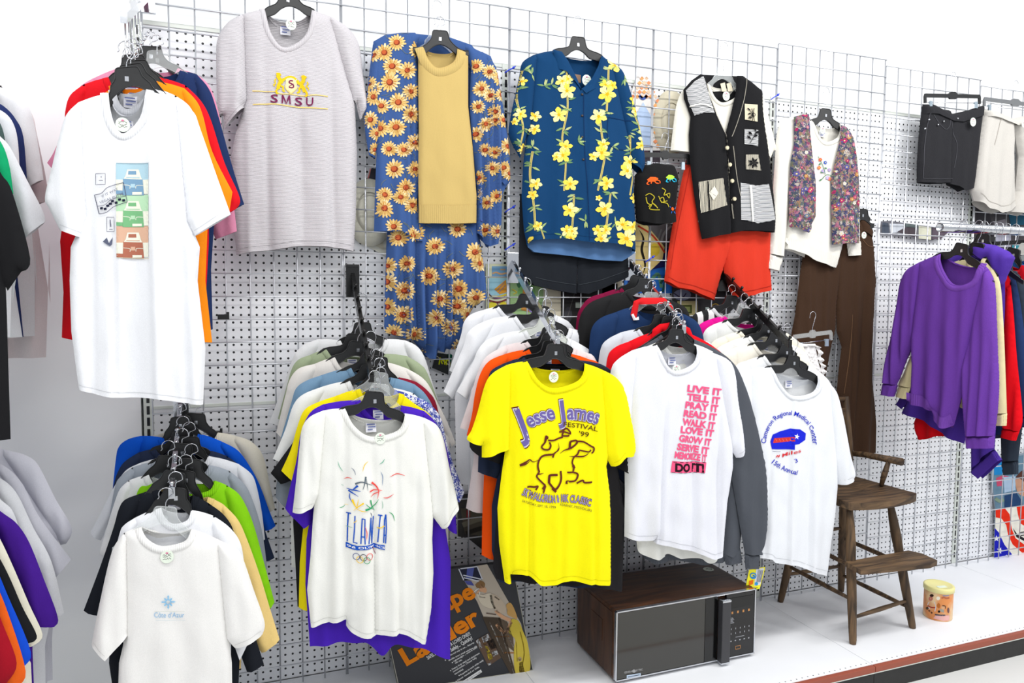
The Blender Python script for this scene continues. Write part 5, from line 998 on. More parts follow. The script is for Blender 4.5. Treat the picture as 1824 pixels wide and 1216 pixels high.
# cardigan: back layer, two fronts, two sleeves
pc = YP(-.05); e = empty('cardigan', pc.w(*pc.px((755, 62))), 'open blue cardigan with sunflower print over a mustard vest', 'cardigan')
flat_garment('back_panel', YP(-.028), [(690, 70), (740, 60), (800, 66), (840, 80), (870, 120), (880, 240), (880, 420), (850, 428), (700, 410), (672, 390), (672, 180)], sunm, e, .010, .012, Fold(.006, .06, 5), 0)
panels = []
for nm, P, sd, spots, box, n in (('left_front', [(665, 74), (686, 62), (715, 58), (739, 58), (748, 66), (742, 80), (743, 110), (746, 160), (745, 227), (749, 303), (743, 359), (747, 400), (754, 431), (740, 427), (715, 412), (690, 412), (666, 412), (668, 340), (671, 265), (669, 190), (660, 130)], 3, [(705, 78), (683, 96), (697, 120), (724, 128), (693, 148), (708, 184), (678, 190), (704, 228), (731, 205), (692, 266), (718, 268), (701, 302), (684, 348), (712, 352), (734, 366), (683, 372), (738, 255), (676, 230), (722, 335), (700, 404), (738, 302), (735, 420), (730, 165)], (660, 60, 752, 425), 2),
      ('right_front', [(826, 76), (848, 88), (870, 98), (884, 120), (892, 170), (896, 240), (899, 303), (902, 332), (895, 345), (893, 400), (888, 434), (868, 440), (858, 428), (847, 414), (849, 340), (843, 265), (836, 189), (839, 120), (832, 100)], 4, [(870, 130), (846, 120), (872, 172), (850, 192), (855, 160), (880, 200), (846, 240), (864, 222), (880, 215), (862, 268), (880, 272), (850, 318), (876, 300), (884, 350), (866, 362), (862, 410), (884, 412), (845, 345), (898, 300)], (832, 80, 902, 438), 3)):
    o, bv, _f = flat_garment(nm, YP(-.062), P, sunm, e, .018, .0075, Fold(.012 if sd == 3 else .024, .075 if sd == 3 else .036, sd, wr=.002, creases=[(pc.px((722, 300))[0], .010, .004)] if sd == 3 else [], valleys=[(pc.px((u, 300))[0], d, .0045, s_) for u, d, s_ in (((727, .026, .02), (740, .02, .0)) if sd == 3 else ((852, .024, .03), (864, .030, .03), (875, .030, .03), (886, .026, .03)))]))
    sunprint(YP(-.062), bv, e, spots, box, 0 if sd == 4 else n, 20+sd, 17.5 if sd == 3 else 14.5)
for nm, P, spots in (('sleeve', [(672, 70), (664, 80), (659, 120), (652, 180), (648, 212), (651, 240), (657, 276), (668, 282), (676, 240), (674, 160), (684, 90)], [(664, 100), (656, 150), (658, 215), (670, 240), (664, 175), (667, 268)]), ('sleeve', [(858, 92), (874, 100), (886, 130), (898, 200), (908, 270), (909, 322), (900, 334), (888, 320), (884, 240), (870, 150)], [(892, 170), (896, 215), (902, 262), (894, 300), (888, 140), (905, 310)])):
    o, bv, _f = flat_garment(nm, YP(-.058), P, sunm, e, .022, .008, Fold(.008, .04, 9)); sunprint(YP(-.058), bv, e, spots, (0, 0, 1, 1), 0, 31, 15)
bt = MB()
for v in (330, 361, 393): 
    p = at(850+ (v-330)*.06+4, v, -.088); bt.ball(p, .005, 10, .9)
bt.build('button', plain('blue_button', (.16, .27, .55), .35), e, True)
hanger(YP(-.04), YP(-.04).px((779, 78))[0], YP(-.04).px((779, 84))[1], .05, .16, 'clear', 'clear plastic hanger holding the sunflower cardigan', YP(-.04).px((775, 0))[1], dt=-.004)
# mustard vest
MU = (.78, .675, .42); pm = YP(-.075)
t_, bv, pl = tee('sweater_vest', 'mustard yellow knitted vest with ribbed neck and hem', 'sweater vest', -.078, MU, (752, 84), (815, 88), L=[(745, 96), (742, 110)], R=[(834, 100), (841, 108)], aL=(745, 160), aR=(834, 190), sideL=[(746, 230), (745, 300)], sideR=[(849, 350), (842, 262)], hem=[(746, 397), (795, 399), (848, 397)], nd=38, nbd=10, T=.022, sp=.0075, amp=.006, lam=.12, slv=False, collar_w=.03, hz=YP(-.078).px((783, 30))[1], mat=cloth(MU, heather=.03), collar_mat=cloth(MU, rib=45), rib_hem=32, half=.10, hdrop=.0, label_box=False)
# hawaiian shirt
HB2 = (.04, .235, .405)
hm = cloth(HB2, heather=.07)
t_, bv, pl = tee('aloha_shirt', 'dark blue button shirt with columns of yellow flowers', 'shirt', -.058, HB2, (987, 90), (1071, 100), L=[(950, 98), (930, 112), (924, 140), (916, 175), (908, 215), (907, 245), (926, 282), (938, 242)], R=[(1090, 112), (1107, 126), (1117, 150), (1128, 185), (1138, 230), (1148, 286), (1142, 312), (1122, 290)], aL=(939, 232), aR=(1117, 240),
   sideL=[(932, 290), (929, 350), (933, 410)], sideR=[(1131, 400), (1126, 320), (1120, 260)], hem=[(939, 438), (950, 428), (1000, 426), (1034, 430), (1048, 432), (1070, 433), (1100, 436), (1131, 448)], nd=70, nbd=12, vneck=True, T=.026, sp=.0075, amp=.008, lam=.1, hz=YP(-.05).px((1026, 30))[1], mat=hm, collar_w=0, label_box=False, creases=[(1036, .004, .003), (930, .004, .006)], hdrop=.06)
flat_garment('back_tail', YP(-.042), [(938, 400), (1130, 410), (1131, 450), (1107, 465), (1060, 463), (1020, 456), (950, 449), (940, 440)], cloth((.32, .46, .64)), t_, .006, .01, Fold(.006, .08, 2))
for P in ([(985, 88), (1001, 92), (1012, 108), (1028, 140), (1036, 160), (1008, 128), (992, 122), (989, 108)], [(1072, 99), (1078, 104), (1076, 128), (1062, 156), (1042, 167), (1036, 158), (1052, 146), (1064, 126), (1068, 108)]):
    flat_garment('collar', YP(-.082), P, hm, t_, .010, .006, Fold(.001, .05, 2, wr=.001), 0)
ik = Ink(); rnd = random.Random(8)
def lily(x, y, r, rot):
    for k in range(5):
        a = rot+2*math.pi*k/5; P = [(x+r*f*math.cos(a+o), y+r*f*.9*math.sin(a+o)) for f, o in ((.12, -.6), (.55, -.6), (.88, -.42), (1.12, -.06), (1.1, .1), (.86, .44), (.55, .6), (.12, .6))]
        ik.poly(P, rnd.choice([(.95, .88, .45), (.96, .92, .62), (.93, .83, .32)]), layer=4); ik.line([(x+r*.1*math.cos(a), y+r*.1*math.sin(a)), (x+r*.7*math.cos(a), y+r*.62*math.sin(a))], 1.3, (.90, .72, .12), taper='end', layer=5)
    ik.disc(x, y, r*.2, (.88, .66, .10), 8, layer=6)
def leaf(x, y, L, a, c=None):
    c = c or rnd.choice([(.46, .58, .38), (.62, .70, .46), (.38, .52, .36), (.68, .72, .50)]); P = [(x+L*f*math.cos(a)-w*L*math.sin(a), y+L*f*math.sin(a)+w*L*math.cos(a)) for f, w in ((0, 0), (.35, .13), (.7, .1), (1, 0), (.7, -.1), (.35, -.13))]; ik.poly(P, c, layer=3)
H5 = lambda x, y: (860+x/2.4325, y/2.4325)
cols = [[(350, 310), (352, 400), (352, 490), (330, 600), (345, 700), (340, 830)], [(385, 850), (380, 960), (372, 1080)], [(530, 300), (525, 400), (520, 490)], [(490, 510), (500, 600), (510, 680), (482, 830)], [(535, 840), (520, 950), (510, 1050)], [(165, 310), (140, 430), (165, 560), (150, 640)], [(205, 660), (195, 760), (210, 900), (215, 1000)], [(630, 470), (655, 530), (680, 590)], [(625, 590), (630, 690), (615, 760)], [(640, 760), (620, 850)], [(240, 990), (262, 1045)]]
for c_ in cols:
    P = [H5(*p) for p in c_]; ik.line(P, 3.4, (.78, .72, .44), layer=1); ik.line(P, 1.0, (.60, .56, .30), layer=2)
    Q = bez(P, 3)
    for i, p in enumerate(Q):
        if i % 2 == 0:
            for _ in range(4): leaf(p[0]+rnd.uniform(-2, 2), p[1]+rnd.uniform(-5, 5), rnd.uniform(10, 17), rnd.choice((0, math.pi))+rnd.uniform(-.75, .75))
for x, y, r in ((330, 360, 11), (357, 350, 8), (350, 402, 14), (315, 505, 13), (345, 640, 11), (332, 678, 13), (306, 685, 7), (368, 800, 12), (367, 912, 13), (352, 1002, 10), (378, 1002, 9), (372, 1030, 9), (348, 1092, 12), (515, 376, 9), (546, 378, 9), (522, 416, 14), (485, 512, 13), (505, 632, 9), (497, 668, 12), (463, 684, 8), (518, 800, 12), (510, 908, 13), (485, 862, 5), (482, 1000, 9), (514, 1000, 9), (497, 1036, 10), (527, 1117, 13),
   (160, 358, 8), (153, 500, 10), (128, 532, 7), (165, 655, 7), (216, 510, 9), (213, 565, 9), (218, 800, 10), (205, 848, 8), (190, 1045, 9), (228, 980, 8), (560, 287, 13), (645, 437, 9), (650, 488, 8), (680, 570, 9), (684, 612, 10), (668, 637, 8), (620, 705, 12), (610, 745, 13), (645, 862, 9), (590, 975, 12), (632, 985, 11), (607, 1035, 16), (200, 1080, 8), (170, 640, 6), (385, 240, 8), (412, 300, 8)):
    lily(*H5(x, y), r*1.08, rnd.uniform(0, 6))
for x, y in ((255, 380), (285, 375), (205, 640), (400, 620), (545, 640), (430, 960), (600, 350), (330, 1020), (560, 970), (200, 330), (345, 280)):
    for _ in range(5): leaf(*H5(x, y), 13, rnd.uniform(0, 6.28))
ik.build('print', pl, bv, t_, off=.0012, step=.0002)
bt = MB()
for u, v in ((1037, 168), (1037, 206), (1037, 244), (1039, 284)): bt.ball(at(u, v, -.085), .0048, 10, .9)
bt.build('button', plain('brown_button', (.26, .22, .20), .4), t_, True)
ol = cloth((.075, .24, .44)); q = YP(-.084); po = Ink()
for P in ([(1076, 212), (1100, 216), (1118, 218)], [(1076, 212), (1078, 262), (1118, 270)]): po.line(P, .9, (.04, .16, .32))
po.line([(1034, 172), (1035, 260), (1040, 340), (1043, 430)], 1.0, (.04, .16, .32)); po.build('pocket_and_placket_seams', pl, bv, t_)
V = [q.w(*q.px(p), .0) for p in ((1024, 124), (1044, 128), (1044, 142), (1026, 140))]
mesh('neck_label', [v+Vector((0, .045, 0)) for v in V], [(3, 2, 1, 0)], plain('brown_woven_label', (.55, .44, .36), .8), t_)
sticker(YP(-.06), (1043, 144), .019, None, t_, .0)
# dark shorts under it
def shorts(name, label, cat, y, left, right, mat, T=.02, sp=.009, amp=.006, band=None, seams=(), seamc=(.2, .2, .2), extra=None, hemseam=True):
    pl = YP(y); allp = left+right; c = pl.px((sum(p[0] for p in allp)/len(allp), min(p[1] for p in allp)))
    e = empty(name, pl.w(*c), label, cat); V, F_ = [], []
    for P in (left, right):
        o, b_, fr = flat_garment('leg', pl, P, mat, e, T, sp, Fold(amp, .09, P[0][0] % 7, wr=.002, valleys=[(pl.px((sum(p[0] for p in P)/len(P)+du, 500))[0], .014, .010, sl_) for du, sl_ in ((-14, .03), (12, -.02))] if amp > .013 else ())); k = len(V); V += fr[0]; F_ += [tuple(i+k for i in f) for f in fr[1]]
    if band:
        o, b_, fr = flat_garment('waistband', pl, band, mat, e, T*1.15, sp, Fold(.001, .1, 1, wr=.001), .003); k = len(V); V += fr[0]; F_ += [tuple(i+k for i in f) for f in fr[1]]
    bv = BVHTree.FromPolygons(V, F_)
    if seams:
        ik = Ink()
        for s in seams: ik.line(s, .9, seamc)
        ik.build('stitching', pl, bv, e)
    return e, pl, bv
drk = cloth((.115, .13, .155), bump=.3)
shorts('shorts', 'near-black shorts showing beneath the blue flowered shirt', 'shorts', -.018, [(926, 345), (1040, 350), (1040, 440), (1028, 470), (1027, 523), (990, 517), (950, 508), (924, 482), (925, 400)], [(1030, 350), (1110, 350), (1120, 440), (1121, 492), (1085, 508), (1048, 523), (1028, 521), (1030, 450)], drk, .008, amp=.004, seams=[[(952, 494), (990, 502), (1026, 507)], [(1030, 507), (1070, 498), (1119, 480)]], seamc=(.24, .26, .28))
# bucket hat on hanger
pb = YP(-.06); p = pb.px((1166, 345)); e = empty('bucket_hat', pb.w(*pb.px((1168, 300))), 'black bucket hat with stitched coloured frogs on a clip hanger', 'hat')
o, bv, _f = flat_garment('hat_body', pb, [(1146, 294), (1170, 291), (1198, 294), (1205, 312), (1206, 330), (1201, 372), (1203, 394), (1182, 400), (1155, 400), (1134, 394), (1132, 370), (1130, 345), (1131, 312)], cloth((.085, .085, .09), bump=.5), e, .05, .008, Fold(.006, .05, 3, wr=.004), w=.08)
def H6(x, y): return (1020+x/3.04, 120+y/3.04)
ik = Ink(); OG, LM, CY, GD = (.95, .38, .14), (.68, .90, .25), (.15, .68, .82), (.72, .66, .18)
for c, x, y in ((OG, 400, 615), (LM, 492, 605)):
    ik.poly([H6(x+dx, y+dy) for dx, dy in ((-26, 0), (-10, -14), (12, -12), (26, -6), (24, 6), (4, 12), (-18, 12))], c, layer=2)
    c2 = OG if c == OG else CY
    for P in (((-18, 8), (-26, 22), (-16, 26)), ((6, 8), (16, 20), (28, 22)), ((18, 4), (34, 10), (34, 22)), ((-6, 10), (-8, 22))): ik.line([H6(x+a, y+b_) for a, b_ in P], 1.6, c2)
for P in ([(365, 700), (385, 690), (405, 710), (395, 735), (412, 760)], [(368, 708), (375, 740), (392, 752), (385, 770), (405, 778), (432, 778)], [(445, 662), (462, 675), (455, 700), (485, 690), (482, 715), (465, 695)], [(425, 705), (440, 735), (468, 745), (478, 765)], [(430, 720), (450, 712), (455, 735)], [(380, 760), (400, 745), (420, 770)], [(440, 740), (470, 730)]): ik.line([H6(*q_) for q_ in P], 1.3, GD)
ik.disc(*H6(510, 772), 3, OG); 
for P in (((495, 765), (485, 760)), ((525, 770), (535, 762)), ((505, 785), (500, 795)), ((518, 785), (528, 795))): ik.line([H6(*q_) for q_ in P], 1.2, (.2, .45, .85), smooth=False)
ik.build('embroidery', pb, bv, e)
cliphanger(YP(-.055), 1140, 1228, (275, 278), 0, 'black', 'black clip hanger holding the black bucket hat', (1168, 235))
# red shorts
RED = cloth((.83, .22, .14), bump=.35)
shorts('shorts', 'bright red orange denim shorts below the black vest', 'shorts', -.032, [(1222, 285), (1300, 290), (1300, 440), (1290, 470), (1284, 490), (1272, 535), (1262, 532), (1230, 517), (1205, 512), (1183, 500), (1190, 450), (1197, 405), (1210, 340)], [(1290, 290), (1366, 290), (1371, 420), (1369, 470), (1373, 515), (1345, 522), (1318, 530), (1304, 527), (1290, 490), (1288, 470), (1284, 420)], RED, .026, .008, .009, None, [[(1224, 300), (1212, 360), (1200, 420), (1190, 480)], [(1184, 492), (1206, 503), (1240, 512), (1274, 526)], [(1308, 521), (1345, 514), (1372, 507)]], (.66, .14, .10))
# black vest over cream tee
t_, bv, pl = tee('t_shirt', 'cream tee worn under the black patchwork vest', 't-shirt', -.052, (.90, .885, .84), (1262, 150), (1318, 150), L=[(1226, 150), (1213, 165), (1204, 190), (1199, 225), (1194, 268), (1229, 272)], R=[(1345, 160), (1358, 170), (1368, 205), (1382, 262), (1378, 268), (1371, 284)], aL=(1232, 262), aR=(1360, 262), hemy=395, nd=34, nbd=8, T=.012, sp=.009, amp=.004, hang=False, label_box=False)
pv = YP(-.072); VB = (.095, .095, .105); vm = cloth(VB, bump=.4, heather=.08); e = empty('sweater_vest', pv.w(*pv.px((1290, 140))), 'black button vest with plaid and striped patches', 'sweater vest')
flat_garment('back_panel', YP(-.04), [(1248, 133), (1320, 136), (1356, 165), (1365, 290), (1375, 400), (1250, 405), (1230, 300), (1228, 200)], vm, e, .006, .012, Fold(.002, .09, 2))
hemm = cloth(VB, rib=50)
oL, bL, f1 = flat_garment('left_front', pv, [(1248, 132), (1256, 134), (1262, 165), (1276, 205), (1292, 238), (1296, 300), (1302, 405), (1302, 416), (1275, 420), (1250, 426), (1245, 400), (1236, 345), (1229, 290), (1227, 240), (1230, 208), (1218, 175), (1217, 160), (1232, 143)], vm, e, .020, .0075, Fold(.007, .1, 3))
oR, bR, f2 = flat_garment('right_front', pv, [(1312, 135), (1322, 135), (1338, 146), (1357, 162), (1358, 200), (1365, 250), (1372, 310), (1379, 370), (1381, 389), (1379, 414), (1350, 411), (1320, 411), (1301, 415), (1299, 330), (1291, 240), (1302, 200), (1310, 165)], vm, e, .020, .0075, Fold(.007, .1, 4), .002)
V = f1[0]+f2[0]; k = len(f1[0]); bv = BVHTree.FromPolygons(V, f1[1]+[tuple(i+k for i in f) for f in f2[1]])
def patch(name, P, mat, T=.003):
    A = [pv.px(p) for p in P]; v, f = fill(A, .008); VV = []
    for a, b_ in v: h = bv.ray_cast(pv.w(a, b_, .3), -pv.n)[0]; VV.append((h if h is not None else pv.w(a, b_, .018))+pv.n*T)
    f = [x if (VV[x[1]]-VV[x[0]]).cross(VV[x[2]]-VV[x[0]]).dot(pv.n) > 0 else x[::-1] for x in f]
    return mesh(name, VV, f, mat, e)
str1 = stripes('thin_grey_stripe', (.88, .88, .88), (.30, .31, .33), 60, 'Z', 1.5); plaid = stripes('cream_check', (.85, .82, .74), (.25, .25, .25), 55, 'X', 0); tan = cloth((.84, .80, .70), bump=.6)
patch('yoke_patch', [(1249, 137), (1257, 165), (1268, 203), (1250, 202), (1233, 207), (1222, 180), (1219, 162), (1234, 146)], str1)
patch('square_patch', [(1320, 187), (1342, 189), (1342, 219), (1320, 215)], tan); patch('square_patch', [(1320, 232), (1343, 234), (1343, 262), (1320, 258)], str1); patch('square_patch', [(1322, 277), (1344, 277), (1349, 305), (1323, 303)], plaid)
patch('check_patch', [(1240, 325), (1283, 318), (1291, 366), (1245, 380)], plaid); patch('striped_patch', [(1313, 326), (1338, 332), (1362, 329), (1369, 365), (1376, 392), (1345, 398), (1314, 392)], str1)
ik = Ink(); K = (.08, .08, .09); CM = (.92, .91, .88)
for a in range(0, 8): ik.line([(1334, 207), (1334+8*math.cos(a*.5+1.4), 207-12*math.sin(a*.5+1.4))], 1, K)
ik.ring(1334, 207, 3, 1, K, 10); ik.line([(1324, 195), (1328, 199)], 2, K); ik.line([(1325, 206), (1329, 204)], 2, K); ik.line([(1325, 213), (1330, 211)], 2, K)
ik.line([(1328, 257), (1334, 246), (1338, 236)], 1, K)
for x, y, a in ((1330, 250, -2.4), (1333, 246, -.4), (1332, 243, -2.4), (1336, 241, -.6), (1337, 237, -1.6)): ik.poly([(x, y), (x+6*math.cos(a-.4), y+6*math.sin(a-.4)), (x+9*math.cos(a), y+9*math.sin(a)), (x+6*math.cos(a+.4), y+6*math.sin(a+.4))], K)
for k in range(7): a = k*.9; ik.poly([(1334, 292), (1334+6*math.cos(a-.35), 292+6*math.sin(a-.35)), (1334+10*math.cos(a), 292+10*math.sin(a)), (1334+6*math.cos(a+.35), 292+6*math.sin(a+.35))], K)
ik.line([(1254, 324), (1257, 378)], 2, K); ik.poly([(1256, 345), (1264, 333), (1272, 345), (1263, 358)], (.88, .86, .80)); ik.line([(1258, 344), (1268, 352)], .8, (.5, .5, .5))
ik.line([(1328, 332), (1332, 396)], 3.2, CM); ik.line([(1222, 192), (1245, 188), (1264, 194)], 2.4, CM)
for P in ([(1254, 150), (1266, 190), (1284, 232), (1290, 245)], [(1324, 142), (1318, 180), (1306, 220), (1297, 245)], [(1290, 245), (1296, 300), (1302, 390)], [(1299, 262), (1306, 320), (1312, 350)]): ik.line(P, .9, (.62, .60, .55))
ik.build('applique_print', pv, bv, e, off=.005)
for u, v in ((1296, 263), (1301, 293), (1305, 322), (1309, 354)):
    p = at(u, v, -.100); mesh('button', [p+Vector((.0075*math.cos(t), -.001, .0075*math.sin(t))) for t in [2*math.pi*i/16 for i in range(16)]]+[p+Vector((.0085*math.cos(t), .004, .0085*math.sin(t))) for t in [2*math.pi*i/16 for i in range(16)]], [tuple(range(16))]+[(i, (i+1) % 16, (i+1) % 16+16, i+16) for i in range(16)], plain('bone_button', (.82, .78, .66), .4), e)
for u in (1288, 1299): 
    q = YP(-.055); A = [q.px(x) for x in ((u-5, 149), (u+3, 147), (u+6, 162), (u-2, 163))]; MB().prism(A, q.w, 0, .001).build('neck_label', plain('label_cream', (.86, .82, .72), .8), e)
sticker(YP(-.06), (1291, 172), .017, None, e, 0)
hanger(YP(-.055), YP(-.055).px((1288, 130))[0], YP(-.055).px((1288, 146))[1], .055, .14, 'clear', 'clear plastic hanger holding the black patchwork vest', YP(-.055).px((1288, 75))[1])
# cream sweatshirt and floral vest
cwm = cloth((.91, .90, .865), bump=.3)
t_, bv, pl = tee('sweatshirt', 'cream long sleeved sweatshirt under the floral vest', 'sweatshirt', -.05, (.91, .90, .865), (1444, 215), (1495, 222), L=[(1412, 208), (1400, 212), (1388, 222), (1382, 250), (1379, 300), (1374, 380), (1371, 452), (1394, 458)], R=[(1510, 232), (1522, 245), (1528, 290), (1530, 360), (1531, 428), (1508, 430)], aL=(1408, 300), aR=(1506, 320), sideL=[(1405, 380), (1400, 410)], sideR=[(1505, 420)], hem=[(1397, 443), (1425, 452), (1458, 468), (1488, 477)], nd=36, nbd=10, T=.02, sp=.008, amp=.008, cuffs=26, mat=cwm, hz=YP(-.05).px((1462, 155))[1], rib_hem=20, sticker_at=None, hdrop=.05)
ik = Ink()
for x, y, c in ((1463, 291, (.24, .36, .70)), (1454, 286, (.86, .35, .25)), (1470, 304, (.62, .56, .78)), (1459, 306, (.66, .60, .80)), (1466, 318, (.70, .66, .84)), (1478, 318, (.86, .40, .30)), (1452, 300, (.86, .45, .3)), (1470, 320, (.85, .4, .3))):
    for k in range(5): ik.disc(x+1.9*math.cos(k*1.26), y+1.9*math.sin(k*1.26), 1.5, c, 8)
    ik.disc(x, y, 1, (.93, .84, .4), 6)
for P in ([(1450, 280), (1458, 296), (1462, 312)], [(1456, 322), (1466, 312), (1482, 320)]): ik.line(P, 1, (.30, .48, .36))
for x, y, a in ((1456, 292, 2.6), (1460, 300, .3), (1458, 320, 2.6), (1474, 314, -.6), (1460, 309, 3.4)): ik.poly([(x, y), (x+4*math.cos(a-.4), y+4*math.sin(a-.4)), (x+6*math.cos(a), y+6*math.sin(a)), (x+4*math.cos(a+.4), y+4*math.sin(a+.4))], (.32, .50, .36))
ik.build('embroidery', pl, bv, t_); sticker(YP(-.05), (1462, 233), .014, None, t_, .002)
fm = voro_cloth('dense_floral_tapestry', [(.20, .21, .34), (.50, .20, .34), (.38, .36, .30), (.58, .44, .32), (.22, .28, .33), (.62, .40, .48), (.30, .28, .42), (.52, .48, .42), (.17, .20, .34), (.34, .38, .32), (.70, .66, .62), (.20, .22, .36)], 95)
pf = YP(-.078); e = empty('floral_vest', pf.w(*pf.px((1468, 205))), 'open vest in dense multicoloured floral over the cream sweatshirt', 'vest')
VV, FF = [], []
for nm, P in (('left_front', [(1414, 208), (1428, 204), (1441, 203), (1443, 237), (1448, 285), (1453, 323), (1453, 385), (1444, 402), (1435, 415), (1428, 412), (1424, 406), (1406, 404), (1405, 345), (1408, 290), (1415, 255)]), ('right_front', [(1497, 222), (1508, 226), (1520, 244), (1526, 280), (1530, 320), (1531, 380), (1530, 433), (1505, 433), (1482, 436), (1481, 380), (1480, 323), (1488, 285), (1496, 250)])):
    o, b_, fr = flat_garment(nm, pf, P, fm, e, .016, .008, Fold(.007, .08, len(nm))); k = len(VV); VV += fr[0]; FF += [tuple(i+k for i in f) for f in fr[1]]
bv = BVHTree.FromPolygons(VV, FF); ik = Ink(); rnd = random.Random(4)
for i in range(120):
    x, y = rnd.uniform(1404, 1532), rnd.uniform(204, 434); r = rnd.uniform(2.2, 4.6); c = rnd.choice([(.66, .18, .38), (.72, .44, .54), (.72, .50, .32), (.80, .78, .76), (.36, .34, .55), (.68, .26, .42), (.42, .46, .54)])
    for k in range(5): a = k*1.256+i; ik.disc(x+r*.6*math.cos(a), y+r*.6*math.sin(a), r*.5, c, 7, layer=1)
    ik.disc(x, y, r*.3, (.92, .82, .55), 6, layer=2)
    a = rnd.uniform(0, 6.28); ik.poly([(x+r*math.cos(a), y+r*math.sin(a)), (x+r*1.9*math.cos(a-.25), y+r*1.9*math.sin(a-.25)), (x+r*2.5*math.cos(a), y+r*2.5*math.sin(a)), (x+r*1.9*math.cos(a+.25), y+r*1.9*math.sin(a+.25))], rnd.choice([(.36, .44, .38), (.50, .52, .42), (.26, .32, .48)]), layer=0)
ik.build('print', pf, bv, e)
# brown trousers
brn = cloth((.255, .175, .12), bump=.4, heather=.12)
e_, pl_, bv_ = shorts('trousers', 'dark brown corduroy trousers hanging right of the floral vest', 'trousers', -.028, [(1440, 400), (1500, 395), (1497, 480), (1489, 540), (1487, 585), (1478, 630), (1471, 668), (1462, 740), (1455, 800), (1410, 800), (1408, 700), (1405, 620), (1416, 560), (1426, 480)], [(1488, 395), (1530, 390), (1549, 405), (1556, 440), (1560, 500), (1556, 560), (1552, 620), (1553, 675), (1558, 716), (1561, 757), (1560, 806), (1538, 808), (1512, 800), (1497, 740), (1490, 700), (1494, 655), (1499, 618), (1490, 590), (1488, 500)], brn, .018, .009, .014,
   [(1524, 388), (1535, 386), (1548, 396), (1554, 412), (1552, 424), (1540, 416), (1528, 408)], [[(1556, 440), (1542, 438), (1530, 425)], [(1512, 560), (1508, 620), (1500, 700)]], (.42, .31, .22))
sticker(YP(-.075), (1536, 419), .014, None, e_, 0)
hanger(YP(-.045), YP(-.045).px((1536, 388))[0], YP(-.045).px((1536, 396))[1], .04, .06, 'black', 'black hanger holding the brown corduroy trousers', YP(-.045).px((1536, 352))[1], dt=-.002, drop=.0)
# black denim shorts
dn = cloth((.165, .165, .18), bump=.5, heather=.16)
e_, pl_, bv_ = shorts('shorts', 'washed black denim shorts on a black clip hanger', 'shorts', -.036, [(1643, 190), (1690, 196), (1697, 215), (1692, 260), (1690, 326), (1660, 327), (1634, 325), (1634, 290), (1637, 250), (1640, 215)], [(1686, 205), (1708, 200), (1750, 190), (1744, 240), (1738, 290), (1732, 334), (1712, 341), (1700, 332), (1686, 328), (1684, 270)], dn, .026, .007, .005,
   [(1642, 186), (1660, 186), (1690, 202), (1706, 203), (1730, 194), (1750, 188), (1748, 206), (1728, 212), (1706, 219), (1688, 217), (1662, 205), (1642, 204)], [[(1686, 217), (1690, 240), (1696, 262), (1692, 300)], [(1654, 206), (1664, 222), (1676, 232), (1682, 226), (1684, 214)], [(1634, 318), (1660, 320), (1690, 319)], [(1648, 204), (1640, 260), (1638, 318)]], (.27, .27, .29))
sticker(YP(-.075), (1730, 218), .019, None, e_, 0)
rv = MB()
for u, v in ((1655, 213), (1671, 222), (1681, 216), (1648, 229), (1706, 211)): rv.ball(at(u, v, -.068), .0045, 8)
rv.build('rivets', steel, e_, True)
cliphanger(YP(-.05), 1646, 1746, (170, 172), 0, 'black', 'black clip hanger holding the washed black denim shorts', (1692, 127))
# beige shorts
bg = cloth((.80, .785, .76), bump=.4, heather=.08)
e_, pl_, bv_ = shorts('shorts', 'pale beige shorts at the upper right edge', 'shorts', -.036, [(1752, 195), (1770, 198), (1800, 214), (1802, 250), (1801, 275), (1803, 310), (1804, 364), (1792, 375), (1774, 380), (1752, 372), (1735, 358), (1729, 340), (1734, 300), (1742, 250)], [(1801, 222), (1830, 208), (1875, 205), (1880, 280), (1886, 350), (1860, 368), (1820, 384), (1795, 377), (1808, 340), (1814, 280), (1808, 240)], bg, .036, .009, .010,
   [(1751, 194), (1766, 197), (1800, 212), (1826, 206), (1874, 200), (1874, 214), (1826, 220), (1800, 226), (1770, 214), (1750, 208)], [[(1736, 345), (1752, 360), (1776, 368), (1802, 356)], [(1770, 214), (1760, 260)]], (.70, .68, .65))
sticker(YP(-.08), (1820, 222), .014, None, e_, 0)
cliphanger(YP(-.05), 1752, 1862, (176, 190), 0, 'silver', 'grey plastic clip hanger holding the pale beige shorts', (1800, 142))
# ================================================================== SWEATSHIRTS ON THE RAIL
RZ = 1.668+.0195
def rail(label, cat, x, col, nl, nr, L, R, aL, aR, hem, **k): return tee('sweatshirt', label, cat, XP(x), col, nl, nr, L=L, R=R, aL=aL, aR=aR, hem=hem, hz=RZ+.005, **k)
PU = (.44, .25, .66)
rail('purple sweatshirt, front of the clothes rail at right', 'sweatshirt', 2.42, PU, (1677, 452), (1750, 468), [(1640, 466), (1618, 480), (1606, 505), (1598, 560), (1586, 620), (1576, 680), (1598, 685)], [(1762, 480), (1772, 510), (1776, 600), (1779, 700), (1771, 776), (1722, 776)], (1626, 600), (1722, 660),
   [(1624, 718), (1660, 730), (1668, 748), (1690, 762), (1700, 756)], nd=48, nbd=14, T=.03, sp=.008, amp=.016, lam=.07, cuffs=22, rib_hem=20, mat=cloth(PU, heather=.10, bump=.4), collar_mat=cloth((.47, .28, .68), rib=60), collar_w=.024, sideL=[(1628, 650)], sideR=[(1712, 710)], label_box=False)
